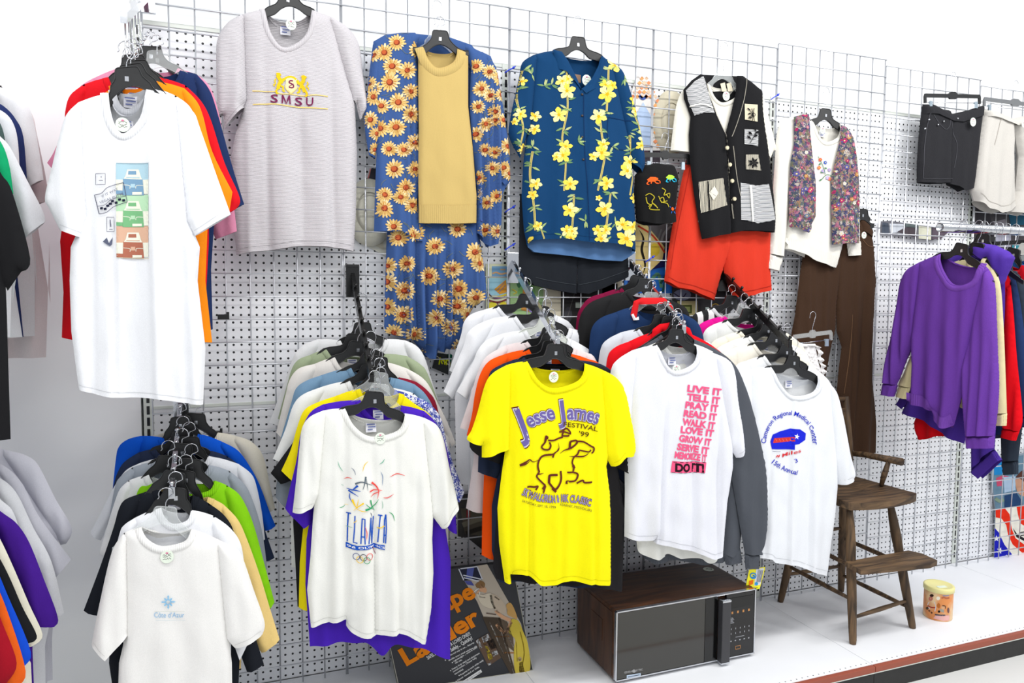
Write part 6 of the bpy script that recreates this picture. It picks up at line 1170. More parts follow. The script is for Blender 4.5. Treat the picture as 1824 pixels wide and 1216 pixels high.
rail('pale yellow sweatshirt second on the rail', 'sweatshirt', 2.475, (.93, .88, .68), (1730, 458), (1752, 460), [(1690, 470), (1670, 490), (1655, 560), (1620, 640), (1602, 684), (1622, 690)], [(1768, 475), (1782, 505), (1788, 580), (1792, 680), (1794, 736), (1772, 736)], (1650, 620), (1770, 640), [(1640, 705), (1690, 715), (1760, 745)], nd=20, T=.018, amp=.010, cuffs=22, label_box=False, hs='black')
r_, bvr, plr = rail('violet blue hooded sweatshirt third on the rail', 'hooded sweatshirt', 2.53, (.30, .19, .60), (1728, 440), (1775, 445), [(1690, 460), (1668, 490), (1650, 560), (1630, 640), (1610, 700), (1625, 712)], [(1790, 470), (1790, 560), (1782, 650), (1776, 740), (1772, 800), (1730, 838)], (1660, 620), (1735, 690), [(1606, 735), (1640, 745), (1690, 775), (1718, 790)], nd=18, T=.02, amp=.014, cuffs=22, label_box=False)
flat_garment('hood', XP(2.50), [(1729, 434), (1745, 432), (1775, 437), (1798, 448), (1807, 458), (1803, 470), (1790, 500), (1783, 515), (1776, 490), (1762, 465), (1748, 455), (1735, 447)], cloth((.33, .21, .64), heather=.08), r_, .035, .008, Fold(.008, .05, 2, wr=.004), .0, w=.04)
rail('bright red sweatshirt fourth on the rail', 'sweatshirt', 2.585, (.90, .03, .10), (1742, 470), (1790, 472), [(1700, 480), (1680, 500), (1665, 560), (1640, 650), (1625, 700), (1640, 706)], [(1800, 500), (1806, 560), (1812, 640), (1822, 740), (1816, 768), (1786, 760)], (1660, 640), (1788, 650), [(1628, 755), (1640, 782), (1670, 776), (1720, 780), (1750, 788)], nd=16, T=.018, amp=.014, cuffs=18, label_box=False)
rail('navy blue sweatshirt fifth on the rail', 'sweatshirt', 2.64, (.13, .22, .40), (1756, 464), (1798, 478), [(1720, 480), (1700, 500), (1690, 560), (1670, 650), (1660, 720), (1680, 725)], [(1808, 490), (1818, 540), (1828, 620), (1834, 700), (1838, 740), (1808, 745)], (1690, 650), (1800, 660), [(1680, 760), (1760, 775), (1800, 770)], nd=16, T=.016, cuffs=18, label_box=False)
rail('dark charcoal sweatshirt sixth on the rail', 'sweatshirt', 2.70, (.21, .25, .30), (1772, 470), (1808, 482), [(1740, 480), (1720, 500), (1715, 560), (1705, 650), (1700, 720), (1720, 725)], [(1818, 492), (1828, 520), (1832, 600), (1828, 700), (1814, 820), (1784, 822)], (1730, 650), (1785, 660), [(1720, 770), (1760, 780), (1783, 780)], nd=16, T=.018, cuffs=24, label_box=False)
rail('crimson sweatshirt at the right edge of the rail', 'sweatshirt', 2.77, (.78, .03, .12), (1790, 462), (1822, 472), [(1770, 470), (1750, 490), (1745, 560), (1740, 650), (1735, 700), (1755, 705)], [(1834, 480), (1846, 505), (1850, 600), (1854, 700), (1855, 740), (1835, 740)], (1760, 640), (1835, 650), [(1755, 740), (1800, 750), (1835, 745)], nd=14, T=.016, cuffs=16, label_box=False)
rail('blue and orange sweatshirt beyond the crimson one at right edge', 'sweatshirt', 2.86, (.12, .36, .62), (1812, 456), (1845, 462), [(1795, 462), (1785, 480), (1780, 560), (1775, 650), (1772, 700), (1790, 705)], [(1860, 475), (1870, 500), (1872, 600), (1875, 700), (1876, 740), (1855, 740)], (1795, 640), (1855, 650), [(1790, 740), (1820, 750), (1856, 745)], nd=12, T=.014, cuffs=16, label_box=False, hs='white')
for i, x in enumerate((2.93, 2.99, 3.06)):
    hanger(XP(x), .39, 1.58, .05, .18, ('black', 'white', 'black')[i], ('empty black hanger on the rail past the sweatshirts', 'empty white hanger on the rail at right', 'empty black hanger farthest along the rail')[i], RZ+.005)
# ================================================================== THINGS ON THE DECK
# microwave
wood1 = woodmat('walnut_woodgrain_vinyl', (.17, .10, .055), (.36, .22, .12), 26, 'X', .42)
wood1v = woodmat('walnut_woodgrain_side', (.17, .10, .055), (.34, .21, .12), 26, 'Z', .42)
e = empty('microwave_oven', (1.185, -.24, 0), 'old woodgrain microwave oven with dark door and chrome edging on the white deck', 'microwave')
x0, x1, yf, yb, z0, z1 = .888, 1.492, -.385, -.085, .012, .268
MB().box(x0, x1, yf, yb, z0, z1, .008).build('cabinet', wood1, e)
MB().box(x0-.0015, x0+.004, yf+.012, yb-.012, z0+.012, z1-.012).build('side_panel', wood1v, e)
MB().box(x0-.003, x0-.001, -.30, -.21, .12, .20).build('side_plate', wood1v, e)
fr = MB()
for a in ((x0, x1, z0, z0+.005), (x0, x1, z1-.005, z1), (x0, x0+.005, z0, z1), (x1-.005, x1, z0, z1)): fr.box(a[0], a[1], yf-.014, yf, a[2], a[3], .0012)
fr.build('chrome_trim', chrome, e)
glass = plain('smoked_glass', (.20, .195, .18), .12, 0, 0, 30, .6)
MB().box(x0+.006, x0+.425, yf-.012, yf, z0+.006, z1-.006, .001).build('door', glass, e)
door = COL.objects[-1]
mesh_ = plain('door_black_frame', (.02, .02, .022), .12)
MB().box(x0+.375, x0+.43, yf-.0135, yf-.011, z0+.006, z1-.006).build('door_border', mesh_, door)
MB().box(x0+.432, x0+.470, yf-.040, yf-.012, z0+.004, z1-.022, .004).build('door_handle', plain('handle_charcoal', (.20, .20, .215), .45), e)
hd = COL.objects[-1]
MB().box(x0+.432, x0+.470, yf-.041, yf-.012, z1-.022, z1-.014, .002).box(x0+.432, x0+.470, yf-.041, yf-.012, z0-.002, z0+.004, .001).build('handle_cap', chrome, hd)
MB().box(x0+.470, x1-.006, yf-.012, yf, z0+.006, z1-.006, .001).build('control_panel', plain('panel_black', (.075, .075, .08), .25), e)
cp = COL.objects[-1]
MB().box(x0+.482, x1-.014, yf-.0135, yf-.0115, z1-.062, z1-.022).build('display', plain('display_black', (.01, .01, .01), .08), cp)
k = MB(); orr = MB()
pxx = lambda i, n: x0+.484+(x1-.018-x0-.484)*(i+.5)/n
for i in range(4): orr.box(pxx(i, 4)-.0038, pxx(i, 4)+.0038, yf-.0130, yf-.0118, z1-.084, z1-.075)
for r in range(2):
    for i in range(5): k.box(pxx(i, 5)-.0013, pxx(i, 5)+.0013, yf-.0130, yf-.0118, z1-.146-.018*r, z1-.140-.018*r)
for i in range(5): k.box(pxx(i, 5)-.003, pxx(i, 5)+.003, yf-.0130, yf-.0118, z1-.192, z1-.188)
for i in range(6): k.box(x0+.488, x0+.488+.012+.003*(i % 3), yf-.0130, yf-.0118, z1-.100-.004*i, z1-.0985-.004*i)
k.box(pxx(2, 5)-.02, pxx(2, 5)+.02, yf-.0130, yf-.0118, z1-.178, z1-.1765)
a, c = x0+.515, z1-.214
for q in ((a, a+.024, c, c+.0015), (a, a+.024, c-.012, c-.0105), (a, a+.0015, c-.012, c), (a+.0225, a+.024, c-.012, c)): orr.box(q[0], q[1], yf-.0130, yf-.0118, q[2], q[3])
k.build('key_marks', plain('panel_print', (.62, .63, .65), .5), cp); orr.build('amber_marks', plain('panel_amber', (.72, .50, .28), .5), cp)
q = PL((0, yf-.0125, 0), (1, 0, 0), (0, -1, 0))
ik = Ink(); ik.text('GENERAL ELECTRIC', (1112, 1199), (1145, 1193), 3.4, (.7, .7, .7)); ik.disc(1129, 1194.5, 3, (.6, .6, .6))
ik.poly([(1116, 1202), (1141, 1198), (1141, 1203), (1116, 1207.5)], (.72, .78, .85)); ik.line([(1118, 1205), (1139, 1201)], 1.2, (.3, .32, .36), smooth=False)
ik.build('badge', q, None, door, off=.0006)
mt_ = PL((0, 0, z1), (1, 0, 0), (0, 0, 1), (0, 1, 0))
p = mt_.px((1262, 1014)); V = [mt_.w(p[0]+.022*math.cos(t), p[1]+.022*math.sin(t), .0012) for t in [2*math.pi*i/24 for i in range(24)]]
mesh('round_sticker', V, [tuple(range(24))], stick, e)
V = [mt_.w(p[0]+.004+.011*math.cos(t)*(1+.3*math.sin(3*t)), p[1]+.011*math.sin(t), .0018) for t in [2*math.pi*i/24 for i in range(24)]]
mesh('sticker_scribble', V+[mt_.w(p[0]+.004+.0085*math.cos(t)*(1+.3*math.sin(3*t)), p[1]+.0085*math.sin(t), .0018) for t in [2*math.pi*i/24 for i in range(24)]], [(i, (i+1) % 24, (i+1) % 24+24, i+24) for i in range(24)], plain('black_ink', (.1, .1, .12), .7), COL.objects[-1])
for xx in (x0+.04, x1-.04):
    for yy in (yf+.04, yb-.04): MB().tube([(xx, yy, 0), (xx, yy, z0+.001)], .012, 12).build('foot', blackp, e)
# yellow swing tag at the microwave corner
tp = PL((0, -.36, 0), Vector((1, 0, 0)), Vector((0, -1, 0)))
P = [(1334, 1014.5), (1363, 1009), (1360, 1022), (1353, 1048), (1340, 1050), (1327, 1055), (1329, 1040)]
A = [tp.px(p) for p in P]; mbt = MB().prism(A, tp.w, 0, .001)
o = mbt.build('price_tag', plain('yellow_card', (.97, .93, .05), .5), None, False, tp.w(*A[3])); tag(o, 'yellow printed tag standing at the right corner of the microwave', 'tag')
ik = Ink(); ik.poly([(1347, 1013), (1361, 1011), (1354, 1041), (1343, 1043)], (.86, .87, .9)); ik.poly([(1334, 1034), (1342, 1032), (1341, 1040), (1334, 1042)], (.95, .45, .1))
ik.text('G', (1337, 1030), (1345, 1027.5), 9, (.1, .5, .8), bold=.03); ik.ring(1341.5, 1025, 5, 1.6, (.15, .55, .85)); ik.disc(1347, 1039, 3, (.2, .6, .85))
for j in range(5): ik.line([(1350.5+j*2-.8*j*0, 1014+j*.2), (1347.5+j*1.8, 1036)], .7, (.35, .35, .4), smooth=False)
ik.line([(1333, 1049), (1349, 1046)], 1, (.3, .3, .1))
ik.build('tag_print', PL((0, -.3612, 0), (1, 0, 0), (0, -1, 0)), None, o, off=.0003)
# ladder carton
c3 = [at(712, 1228, -.170), at(949, 1194, -.200), at(912, 1001, -.085), at(668, 1034, -.085)]
for i in (0, 1): c3[i].z = .001
n = ((c3[1]-c3[0]).cross(c3[3]-c3[0])).normalized()
if n.y > 0: n = -n
h = (c3[1]-c3[0]).normalized(); n = (n-h*n.dot(h)).normalized(); u = n.cross(h).normalized() if n.cross(h).z > 0 else h.cross(n).normalized()
bp = PL(c3[0], h, n, u)
A = [bp.px(p) for p in ((712, 1228), (949, 1194), (912, 1001), (668, 1034))]
wb, hb = A[1][0], A[2][1]
e = empty('ladder_carton', c3[0], 'black cardboard carton with orange lettering leaning against the grid', 'box')
navy = plain('carton_print_black', (.085, .09, .12), .42, 0, .1, 20)
th = .052
A2 = [(0, .0), (wb, 0.0), (A[2][0], hb), (A[3][0], hb)]
MB().prism(A2, bp.w, -th, 0).build('carton_body', navy, e)
wr = MB()   # worn white edges
for p, q_ in ((A2[0], A2[3]), (A2[1], A2[2]), (A2[0], A2[1])):
    for t in (0, -th): wr.tube([bp.w(p[0], p[1], t), bp.w(q_[0], q_[1], t)], .0014, 5)
rr = random.Random(3)
for i in range(46):
    t = rr.random(); p = [A2[0][j]+(A2[3][j]-A2[0][j])*t for j in (0, 1)]; z = -th*rr.random(); s_ = rr.uniform(.002, .006)
    a_ = Vector(bp.w(p[0]-.0006, p[1], z)); wr.add([a_, a_+bp.u*s_*2, a_+bp.u*s_*2-bp.n*s_, a_-bp.n*s_*.6], [(0, 1, 2, 3)])
    p = [A2[1][j]+(A2[2][j]-A2[1][j])*t for j in (0, 1)]; a_ = Vector(bp.w(p[0]+.0006, p[1], z)); wr.add([a_, a_+bp.u*s_*2, a_+bp.u*s_*2-bp.n*s_, a_-bp.n*s_*.6], [(0, 1, 2, 3)])
wr.build('worn_edges', plain('bare_cardboard', (.66, .65, .60), .9), e)
OR = (.88, .50, .10); ik = Ink()
def C5(x, y): return (690+x/5.63, 1000+y/5.63)
def cp5(L): return [C5(*p) for p in L]
ik.poly(cp5([(720, 70), (1000, 25), (1100, 200), (1340, 620), (1400, 900), (1430, 1090), (1290, 1135), (1000, 640), (900, 400), (770, 190)]), (.72, .68, .62), 6)
ik.poly(cp5([(720, 70), (900, 45), (950, 180), (765, 190)]), (.16, .17, .24)); ik.poly(cp5([(800, 60), (870, 60), (850, 170), (790, 160)]), (.32, .36, .62))
for a_, b_ in (((715, 72), (765, 185)), ((760, 135), (940, 175)), ((765, 160), (940, 200)), ((900, 50), (950, 175)), ((730, 70), (900, 48))): ik.line(cp5([a_, b_]), 2, (.78, .80, .84), smooth=False)
ik.poly(cp5([(770, 190), (840, 195), (870, 240), (800, 230)]), (.30, .33, .60))
ik.poly(cp5([(950, 550), (1130, 560), (1290, 1135), (1230, 1120), (1060, 800)]), (.28, .24, .20)); ik.poly(cp5([(1110, 560), (1200, 600), (1260, 760), (1270, 900), (1180, 830)]), (.36, .31, .26))
SK = (.80, .62, .48)
ik.poly(cp5([(880, 230), (930, 190), (975, 215), (965, 260), (900, 262)]), (.52, .40, .26), smooth=True)       # upper figure hair
ik.poly(cp5([(930, 215), (990, 270), (985, 310), (930, 300), (880, 330), (925, 262)]), SK, smooth=True)
ik.poly(cp5([(890, 320), (960, 330), (1040, 320), (1060, 460), (960, 440), (910, 370)]), (.80, .76, .68), smooth=True)
ik.poly(cp5([(1040, 320), (1110, 350), (1170, 420), (1200, 500), (1100, 510), (1060, 430)]), (.74, .68, .60), smooth=True)
ik.line(cp5([(1035, 330), (1045, 400), (1080, 470)]), 3.5, (.25, .2, .16)); ik.line(cp5([(1075, 350), (1120, 380)]), 2.5, (.15, .14, .14)); ik.line(cp5([(840, 330), (915, 270), (925, 350)]), 1.2, (.9, .9, .88))
ik.line(cp5([(920, 350), (980, 360)]), 1.4, (.4, .35, .3)); ik.line(cp5([(990, 515), (1090, 530)]), 2, (.4, .34, .3))
ik.poly(cp5([(1190, 430), (1230, 410), (1270, 470), (1300, 570), (1240, 550), (1200, 520)]), (.76, .60, .36), smooth=True)   # lower figure hair
ik.line(cp5([(1085, 490), (1150, 550), (1240, 590)]), 6, SK); ik.line(cp5([(1240, 600), (1180, 710), (1090, 625)]), 6, SK)
ik.poly(cp5([(1240, 570), (1310, 590), (1360, 700), (1410, 840), (1425, 1090), (1290, 1130), (1265, 900), (1280, 780), (1215, 700)]), (.76, .68, .26), smooth=True)
ik.line(cp5([(1330, 700), (1370, 900), (1340, 1080)]), 2.2, (.66, .56, .16)); ik.line(cp5([(1290, 800), (1300, 1000)]), 1.5, (.72, .62, .2))
ik.poly(cp5([(1320, 1010), (1350, 1000), (1375, 1100), (1320, 1115)]), (.34, .24, .12)); ik.disc(*C5(1325, 975), 4, (.84, .72, .66))
for a_, b_ in (((1080, 750), (1215, 748)), ((1160, 912), (1275, 912))): ik.line(cp5([a_, b_]), 2.2, (.62, .42, .24), smooth=False)
for a_, b_ in (((1040, 630), (1165, 920)), ((1140, 700), (1270, 1130)), ((1215, 760), (1270, 870)), ((1020, 600), (1160, 920))): ik.line(cp5([a_, b_]), 1.0, (.75, .73, .7), smooth=False)
# inset photo
ik.poly(cp5([(880, 790), (1010, 715), (1140, 960), (1010, 1045)]), (.36, .29, .24)); ik.poly(cp5([(940, 760), (1005, 722), (1030, 780), (965, 810)]), (.80, .81, .82)); ik.poly(cp5([(885, 792), (915, 770), (950, 860), (925, 870)]), (.80, .81, .82))
ik.poly(cp5([(1045, 900), (1095, 885), (1110, 925), (1060, 950)]), (.86, .87, .88)); ik.poly(cp5([(1000, 1020), (1040, 1005), (1040, 1025), (1012, 1042)]), (.86, .87, .88))
ik.poly(cp5([(990, 800), (1060, 770), (1100, 860), (1040, 880)]), (.13, .12, .12)); ik.poly(cp5([(975, 840), (1005, 850), (1055, 960), (1045, 985), (1015, 985)]), (.86, .76, .24)); ik.disc(*C5(975, 822), 3, (.52, .38, .24))
# lettering: sloping words, partly hidden by the purple tee
ik.text('Escape', C5(275, 660), C5(890, 345), 30, OR, bold=.035, layer=9)
ik.text('Ladder', C5(190, 1040), C5(945, 600), 31, OR, bold=.035, layer=9)
WH = (.84, .84, .84)
ik.text('SAFELY EVACUATE A LOVED ONE!!!', C5(405, 980), C5(835, 730), 6.2, WH, bold=.02, layer=8)
ik.text('Safely... Quickly!', C5(640, 900), C5(855, 775), 6.5, WH, bold=.02, layer=8)
for i, (t_, a_, b_) in enumerate((('Fast and easy to use ... features', (625, 945), (870, 815)), ('double entry steel window sills', (615, 995), (900, 850)), ('Lightweight ... even a child', (665, 1005), (900, 862)), ('can use.', (680, 1022), (750, 985)),
     ('Heavy duty steel and aluminum', (650, 1085), (925, 920)), ('construction. Closes fully', (660, 1108), (895, 965)), ('assembled.', (675, 1132), (765, 1080)), ('Requires no tools while ready', (735, 1140), (965, 990)), ('Never needed or hide.', (705, 1195), (925, 1055)))):
    ik.text(t_, C5(*a_), C5(*b_), 3.0, WH, bold=.012, layer=8)
for b_ in ((580, 985), (650, 1010), (633, 1090), (718, 1138), (688, 1198)): ik.disc(*C5(*b_), 1, WH)
ik.poly(cp5([(738, 1205), (935, 1078), (948, 1105), (750, 1235)]), WH); ik.text('READ SAFETY RULES', C5(770, 1212), C5(935, 1108), 2.6, (.1, .1, .12), bold=.02, layer=8)
ik.build('carton_artwork', bp, None, e, off=.0006)
# wooden youth chair
wd = woodmat('worn_dark_oak', (.20, .14, .085), (.44, .34, .23), 30, 'X', .65, 6); wdz = woodmat('worn_dark_oak_legs', (.20, .145, .09), (.43, .33, .22), 26, 'Z', .65, 6)
e = empty('youth_chair', (2.1, -.22, 0), 'old dark wooden high chair with footrest standing on the white deck', 'chair')
FL, FR, BL, BR = Vector((1.93, -.452, 0)), Vector((2.277, -.43, 0)), Vector((1.935, -.030, 0)), Vector((2.285, -.034, 0))
SH = .535
TFL, TFR, TBL, TBR = Vector((1.965, -.375, SH)), Vector((2.195, -.362, SH)), Vector((2.0, -.10, SH)), Vector((2.215, -.10, SH))
for a_, b_ in ((FL, TFL), (FR, TFR), (BL, TBL), (BR, TBR)):
    pts = [a_+(b_-a_)*t for t in (0, .03, .3, .52, .60, .72, .85, .95, 1.0)]
    MB().tube(pts, .016, 12, True, [.0125, .0145, .0185, .0195, .0185, .0205, .018, .0135, .012]).build('leg', wdz, e, True)
seatp = [(1.915, -.43), (2.03, -.455), (2.14, -.452), (2.275, -.42), (2.285, -.36), (2.265, -.10), (2.22, -.055), (2.1, -.045), (1.98, -.055), (1.935, -.10), (1.915, -.36)]
sp_ = bez(seatp+[seatp[0]], 4)[:-1]
zt = lambda x, y, z: SH+.032 - (.010*math.exp(-((x-2.1)**2+(y+.26)**2)/.018) if z > 0 else .030)
P, tr = fill(sp_, .02); nn = len(P)
V = [(p[0], p[1], zt(p[0], p[1], 1)) for p in P]; V2 = [(p[0], p[1], zt(p[0], p[1], -1)) for p in P]
V += V2; Fc = [f if ((Vector(V[f[1]])-Vector(V[f[0]])).cross(Vector(V[f[2]])-Vector(V[f[0]]))).z > 0 else f[::-1] for f in tr]; Fc += [tuple(i+nn for i in f)[::-1] for f in Fc]
bd = [i for i in range(nn)]
m_ = len(sp_)
from collections import Counter
ec = Counter(); 
for f in Fc[:len(tr)]:
    for i in range(3): ec[(f[i], f[(i+1) % 3])] += 1
for (i, j) in list(ec):
    if (j, i) not in ec: Fc.append((j, i, i+nn, j+nn))
mesh('seat', V, Fc, wd, e)
def rod(a_, b_, r_, name, bow=.0): 
    pts = [a_+(b_-a_)*t for t in (0, .2, .5, .8, 1)]; MB().tube(pts, r_, 10, True, [r_*.75, r_*.95, r_*1.15, r_*.95, r_*.75]).build(name, wd, e, True)
def on(a_, b_, z): t = z/SH; return a_+(b_-a_)*t
rod(on(FL, TFL, .10), on(FR, TFR, .115), .0085, 'stretcher'); rod(on(BL, TBL, .13), on(BR, TBR, .13), .0085, 'stretcher'); rod(on(BL, TBL, .32), on(BR, TBR, .32), .0085, 'stretcher')
rod(on(FR, TFR, .085), on(BR, TBR, .085), .009, 'stretcher'); rod(on(FL, TFL, .17), on(BL, TBL, .17), .009, 'stretcher'); rod(on(FR, TFR, .27), on(BR, TBR, .27), .009, 'stretcher'); rod(on(FL, TFL, .30), on(BL, TBL, .30), .009, 'stretcher')
fb = MB(); fp = [(1.90, -.505), (2.22, -.545), (2.275, -.530), (2.285, -.45), (2.262, -.405), (1.915, -.415)]
fb.prism([(x, y) for x, y in fp], lambda a_, b_, t: Vector((a_, b_, t)), .305, .325).build('footrest', wd, e)
for xx in (1.965, 2.245): MB().tube([(xx, -.105, SH+.02), (xx-.01, -.098, SH+.18), (xx-.028, -.085, .930)], .014, 12, True, [.012, .016, .013]).build('back_post', wdz, e, True)
MB().tube([(1.94, -.085, .92), (2.07, -.078, .925), (2.215, -.085, .92)], .010, 8).box(1.95, 2.225, -.094, -.082, .80, .88, .003).build('back_rail', wd, e, True)
for xx, s_ in ((1.965, -1), (2.262, 1)):
    MB().tube([(xx-.02*s_, -.085, SH+.135), (xx+.004*s_, -.16, SH+.142), (xx+.012*s_, -.345, SH+.150)], .014, 12, True, [.0115, .0135, .0165]).build('armrest', wd, e, True)
    MB().tube([(xx-.018*s_, -.27, SH+.025), (xx-.006*s_, -.275, SH+.08), (xx+.006*s_, -.285, SH+.143)], .010, 10, True, [.008, .0125, .009]).build('arm_spindle', wd, e, True)
# can
e = empty('metal_can', (2.475, -.385, 0), 'round orange printed can with a pale yellow plastic lid on the deck', 'can')
cn = MB(); R_ = .056; n = 40
def lathe(prof, name, mat, par):
    V = []; Fc = []
    for r_, z in prof: V += [(2.475+r_*math.cos(2*math.pi*k/n), -.385+r_*math.sin(2*math.pi*k/n), z) for k in range(n)]
    for i in range(len(prof)-1):
        for k in range(n): Fc.append((i*n+k, i*n+(k+1) % n, (i+1)*n+(k+1) % n, (i+1)*n+k))
    Fc += [tuple(range(n))[::-1], tuple(range((len(prof)-1)*n, len(prof)*n))]
    return mesh(name, V, Fc, mat, par, True)
canm, nt, b = base('can_lithograph', (.90, .66, .42), .45); tc = N(nt, 'ShaderNodeTexCoord'); ns = N(nt, 'ShaderNodeTexNoise'); ns.inputs['Scale'].default_value = 14; nt.links.new(tc.outputs['Object'], ns.inputs['Vector'])
cr = N(nt, 'ShaderNodeValToRGB'); cr.color_ramp.elements[0].color = lin((.88, .56, .30)); cr.color_ramp.elements[1].color = lin((.93, .80, .62)); cr.color_ramp.elements[0].position = .4; cr.color_ramp.elements[1].position = .6
nt.links.new(ns.outputs['Fac'], cr.inputs[0]); nt.links.new(cr.outputs[0], b.inputs['Base Color'])
lathe([(R_-.002, 0), (R_, .003), (R_, .125), (R_-.001, .128)], 'can_body', canm, e)
body = COL.objects[-1]
lathe([(R_-.001, .12), (R_+.0035, .121), (R_+.004, .138), (R_+.002, .142), (R_-.006, .142), (R_-.009, .139)], 'lid', plain('lid_yellow', (.93, .90, .62), .45), e)
lid = COL.objects[-1]
MB().prism([(-.03+2.475, -.41), (.012+2.475, -.416), (.016+2.475, -.398), (-.026+2.475, -.392)], lambda a_, b_, t: Vector((a_, b_, t)), .139, .1402).build('lid_sticker', stick, lid)
# simple figures and lettering around the can
def canpt(u, v):  # px -> surface
    d = ray(u, v); o_ = CP; c_ = Vector((2.475, -.385)); dx, dy = d.x, d.y; fx, fy = o_.x-c_.x, o_.y-c_.y; rr_ = R_+.0006
    A_, B_, C_ = dx*dx+dy*dy, 2*(fx*dx+fy*dy), fx*fx+fy*fy-rr_*rr_; D_ = B_*B_-4*A_*C_
    if D_ < 0: return None
    return o_+d*((-B_-math.sqrt(D_))/(2*A_))
def can_shape(name, T):
    V = []; Fc = []; Cc = []
    for tv, tf, c, ly in T:
        k = len(V); ok = True; q = [canpt(*p) for p in tv]
        if any(x is None for x in q): continue
        V += q; Fc += [tuple(i+k for i in f) for f in tf]; Cc += [c]*len(tf)
    F2 = []
    for f in Fc: a_, b_, c_ = V[f[0]], V[f[1]], V[f[2]]; F2.append(f if (b_-a_).cross(c_-a_).dot(Vector((-.3, -1, 0))) > 0 else f[::-1])
    o = mesh(name, V, F2, inkm, body); ca = o.data.color_attributes.new('Col', 'FLOAT_COLOR', 'CORNER'); buf = []
    for f, c in zip(F2, Cc): buf += list(c)*len(f)
    ca.data.foreach_set('color', buf)
def Ck(x, y): return (1640+x/13.5, 1020+y/13.5)
ik = Ink()
ik.poly([Ck(*p) for p in ((360, 1020), (690, 1020), (690, 1140), (540, 1155), (300, 1090))], (.90, .70, .68), 3); 
ik.disc(*Ck(265, 545), 3.6, (.22, .13, .10), ry=2.6); ik.disc(*Ck(240, 620), 3.8, (.78, .48, .42)); ik.poly([Ck(*p) for p in ((190, 700), (340, 700), (370, 820), (350, 930), (200, 860), (160, 760))], (.86, .88, .92)); ik.line([Ck(170, 790), Ck(260, 830), Ck(350, 835)], 1.8, (.68, .25, .22))
ik.disc(*Ck(155, 850), 2.5, (.35, .28, .22)); ik.line([Ck(190, 900), Ck(280, 970)], 2.6, (.35, .22, .18)); ik.disc(*Ck(420, 610), 3.4, (.95, .93, .85)); ik.disc(*Ck(430, 790), 3.2, (.72, .42, .18), ry=4.5)
ik.disc(*Ck(545, 830), 4, (.86, .66, .5)); ik.line([Ck(520, 790), Ck(590, 800), Ck(590, 860)], 1.6, (.3, .2, .16)); ik.poly([Ck(*p) for p in ((450, 860), (560, 880), (560, 960), (480, 930))], (.62, .62, .58)); ik.disc(*Ck(440, 930), 2.2, (.15, .13, .13)); ik.line([Ck(340, 1000), Ck(460, 1020), Ck(590, 1020)], 2.4, (.30, .30, .34))
ik.disc(*Ck(665, 900), 2.0, (.45, .33, .33), ry=5); ik.line([Ck(530, 542), Ck(600, 552), Ck(680, 540)], 2.0, (.60, .60, .70)); ik.line([Ck(500, 605), Ck(560, 590), Ck(620, 612), Ck(690, 598)], 2.8, (.72, .42, .30))
can_shape('can_artwork', ik.T)
# ================================================================== FLAT THINGS BEHIND THE GRID
def poster(name, label, cat, y, P, col, ink=None, th=.004, grp=None):
    pl = YP(y); A = [pl.px(p) for p in P]
    o = MB().prism(A, pl.w, -th, 0).build(name, plain('print_'+name+'_%d' % (P[0][0]), col, .55), None, False, pl.w(*A[0])); tag(o, label, cat, grp)
    if ink: ink.build('artwork', pl, None, o, off=.0005)
    return o
PB = .035
ik = Ink(); ik.poly([(876, 474), (902, 474), (902, 492), (876, 492)], (.47, .64, .78)); ik.poly([(868, 495), (904, 495), (904, 526), (868, 526)], (.60, .78, .84))
ik.line([(891, 480), (900, 480)], 2.6, (.80, .68, .52)); ik.line([(877, 487), (884, 485), (892, 488), (901, 486)], 2.8, (.84, .66, .48))
ik.poly([(880, 515), (901, 498), (903, 520), (890, 524)], (.86, .60, .22)); ik.line([(884, 518), (898, 503)], 1.5, (.60, .50, .50)); ik.line([(888, 521), (900, 508)], 1.5, (.60, .50, .50))
ik.line([(869, 524), (880, 530), (902, 524)], 3, (.86, .78, .25)); ik.line([(868, 520), (880, 531), (900, 528)], 2, (.55, .30, .52)); ik.disc(877, 547, 9, (.88, .82, .25), ry=10); ik.disc(896, 546, 7, (.88, .82, .25), ry=10); ik.line([(868, 534), (886, 538), (903, 533)], 3, (.50, .24, .26)); ik.line([(886, 538), (888, 552)], 2, (.5, .24, .26))
poster('comic_book', 'pale blue comic book behind the grid, right of the sunflower skirt', 'comic book', PB, [(866, 470), (905, 470), (905, 562), (866, 562)], (.86, .87, .74), ik)
ik = Ink(); ik.disc(930, 505, 10, (.30, .50, .36)); ik.disc(938, 520, 16, (.50, .72, .42), ry=14); ik.poly([(928, 552), (932, 508), (943, 530), (946, 556)], (.82, .58, .28)); ik.disc(948, 545, 9, (.55, .50, .72), ry=12); ik.line([(912, 515), (920, 520), (914, 524)], 2, (.82, .76, .3))
poster('comic_book', 'green illustrated comic behind the chrome waterfall arm', 'comic book', PB, [(909, 492), (968, 492), (968, 562), (909, 562)], (.62, .76, .52), ik)
poster('cream_booklet', 'plain cream booklet behind the grid below the dark shorts', 'booklet', PB, [(968, 508), (999, 512), (999, 585), (968, 585)], (.84, .81, .72))
ik = Ink(); ik.disc(1012, 560, 7, (.25, .25, .27), ry=14); ik.line([(1003, 590), (1024, 520)], 1.5, (.34, .33, .33)); ik.poly([(1025, 538), (1040, 538), (1040, 548), (1025, 548)], (.66, .70, .66))
poster('dark_poster', 'nearly black poster behind the grid beside the maroon sweatshirt', 'poster', PB, [(1000, 505), (1100, 505), (1100, 600), (1000, 600)], (.07, .065, .07), ik)
poster('cream_booklet', 'plain cream card behind the grid, under dark shorts right corner', 'booklet', PB, [(1073, 510), (1108, 498), (1110, 540), (1073, 545)], (.82, .79, .70))
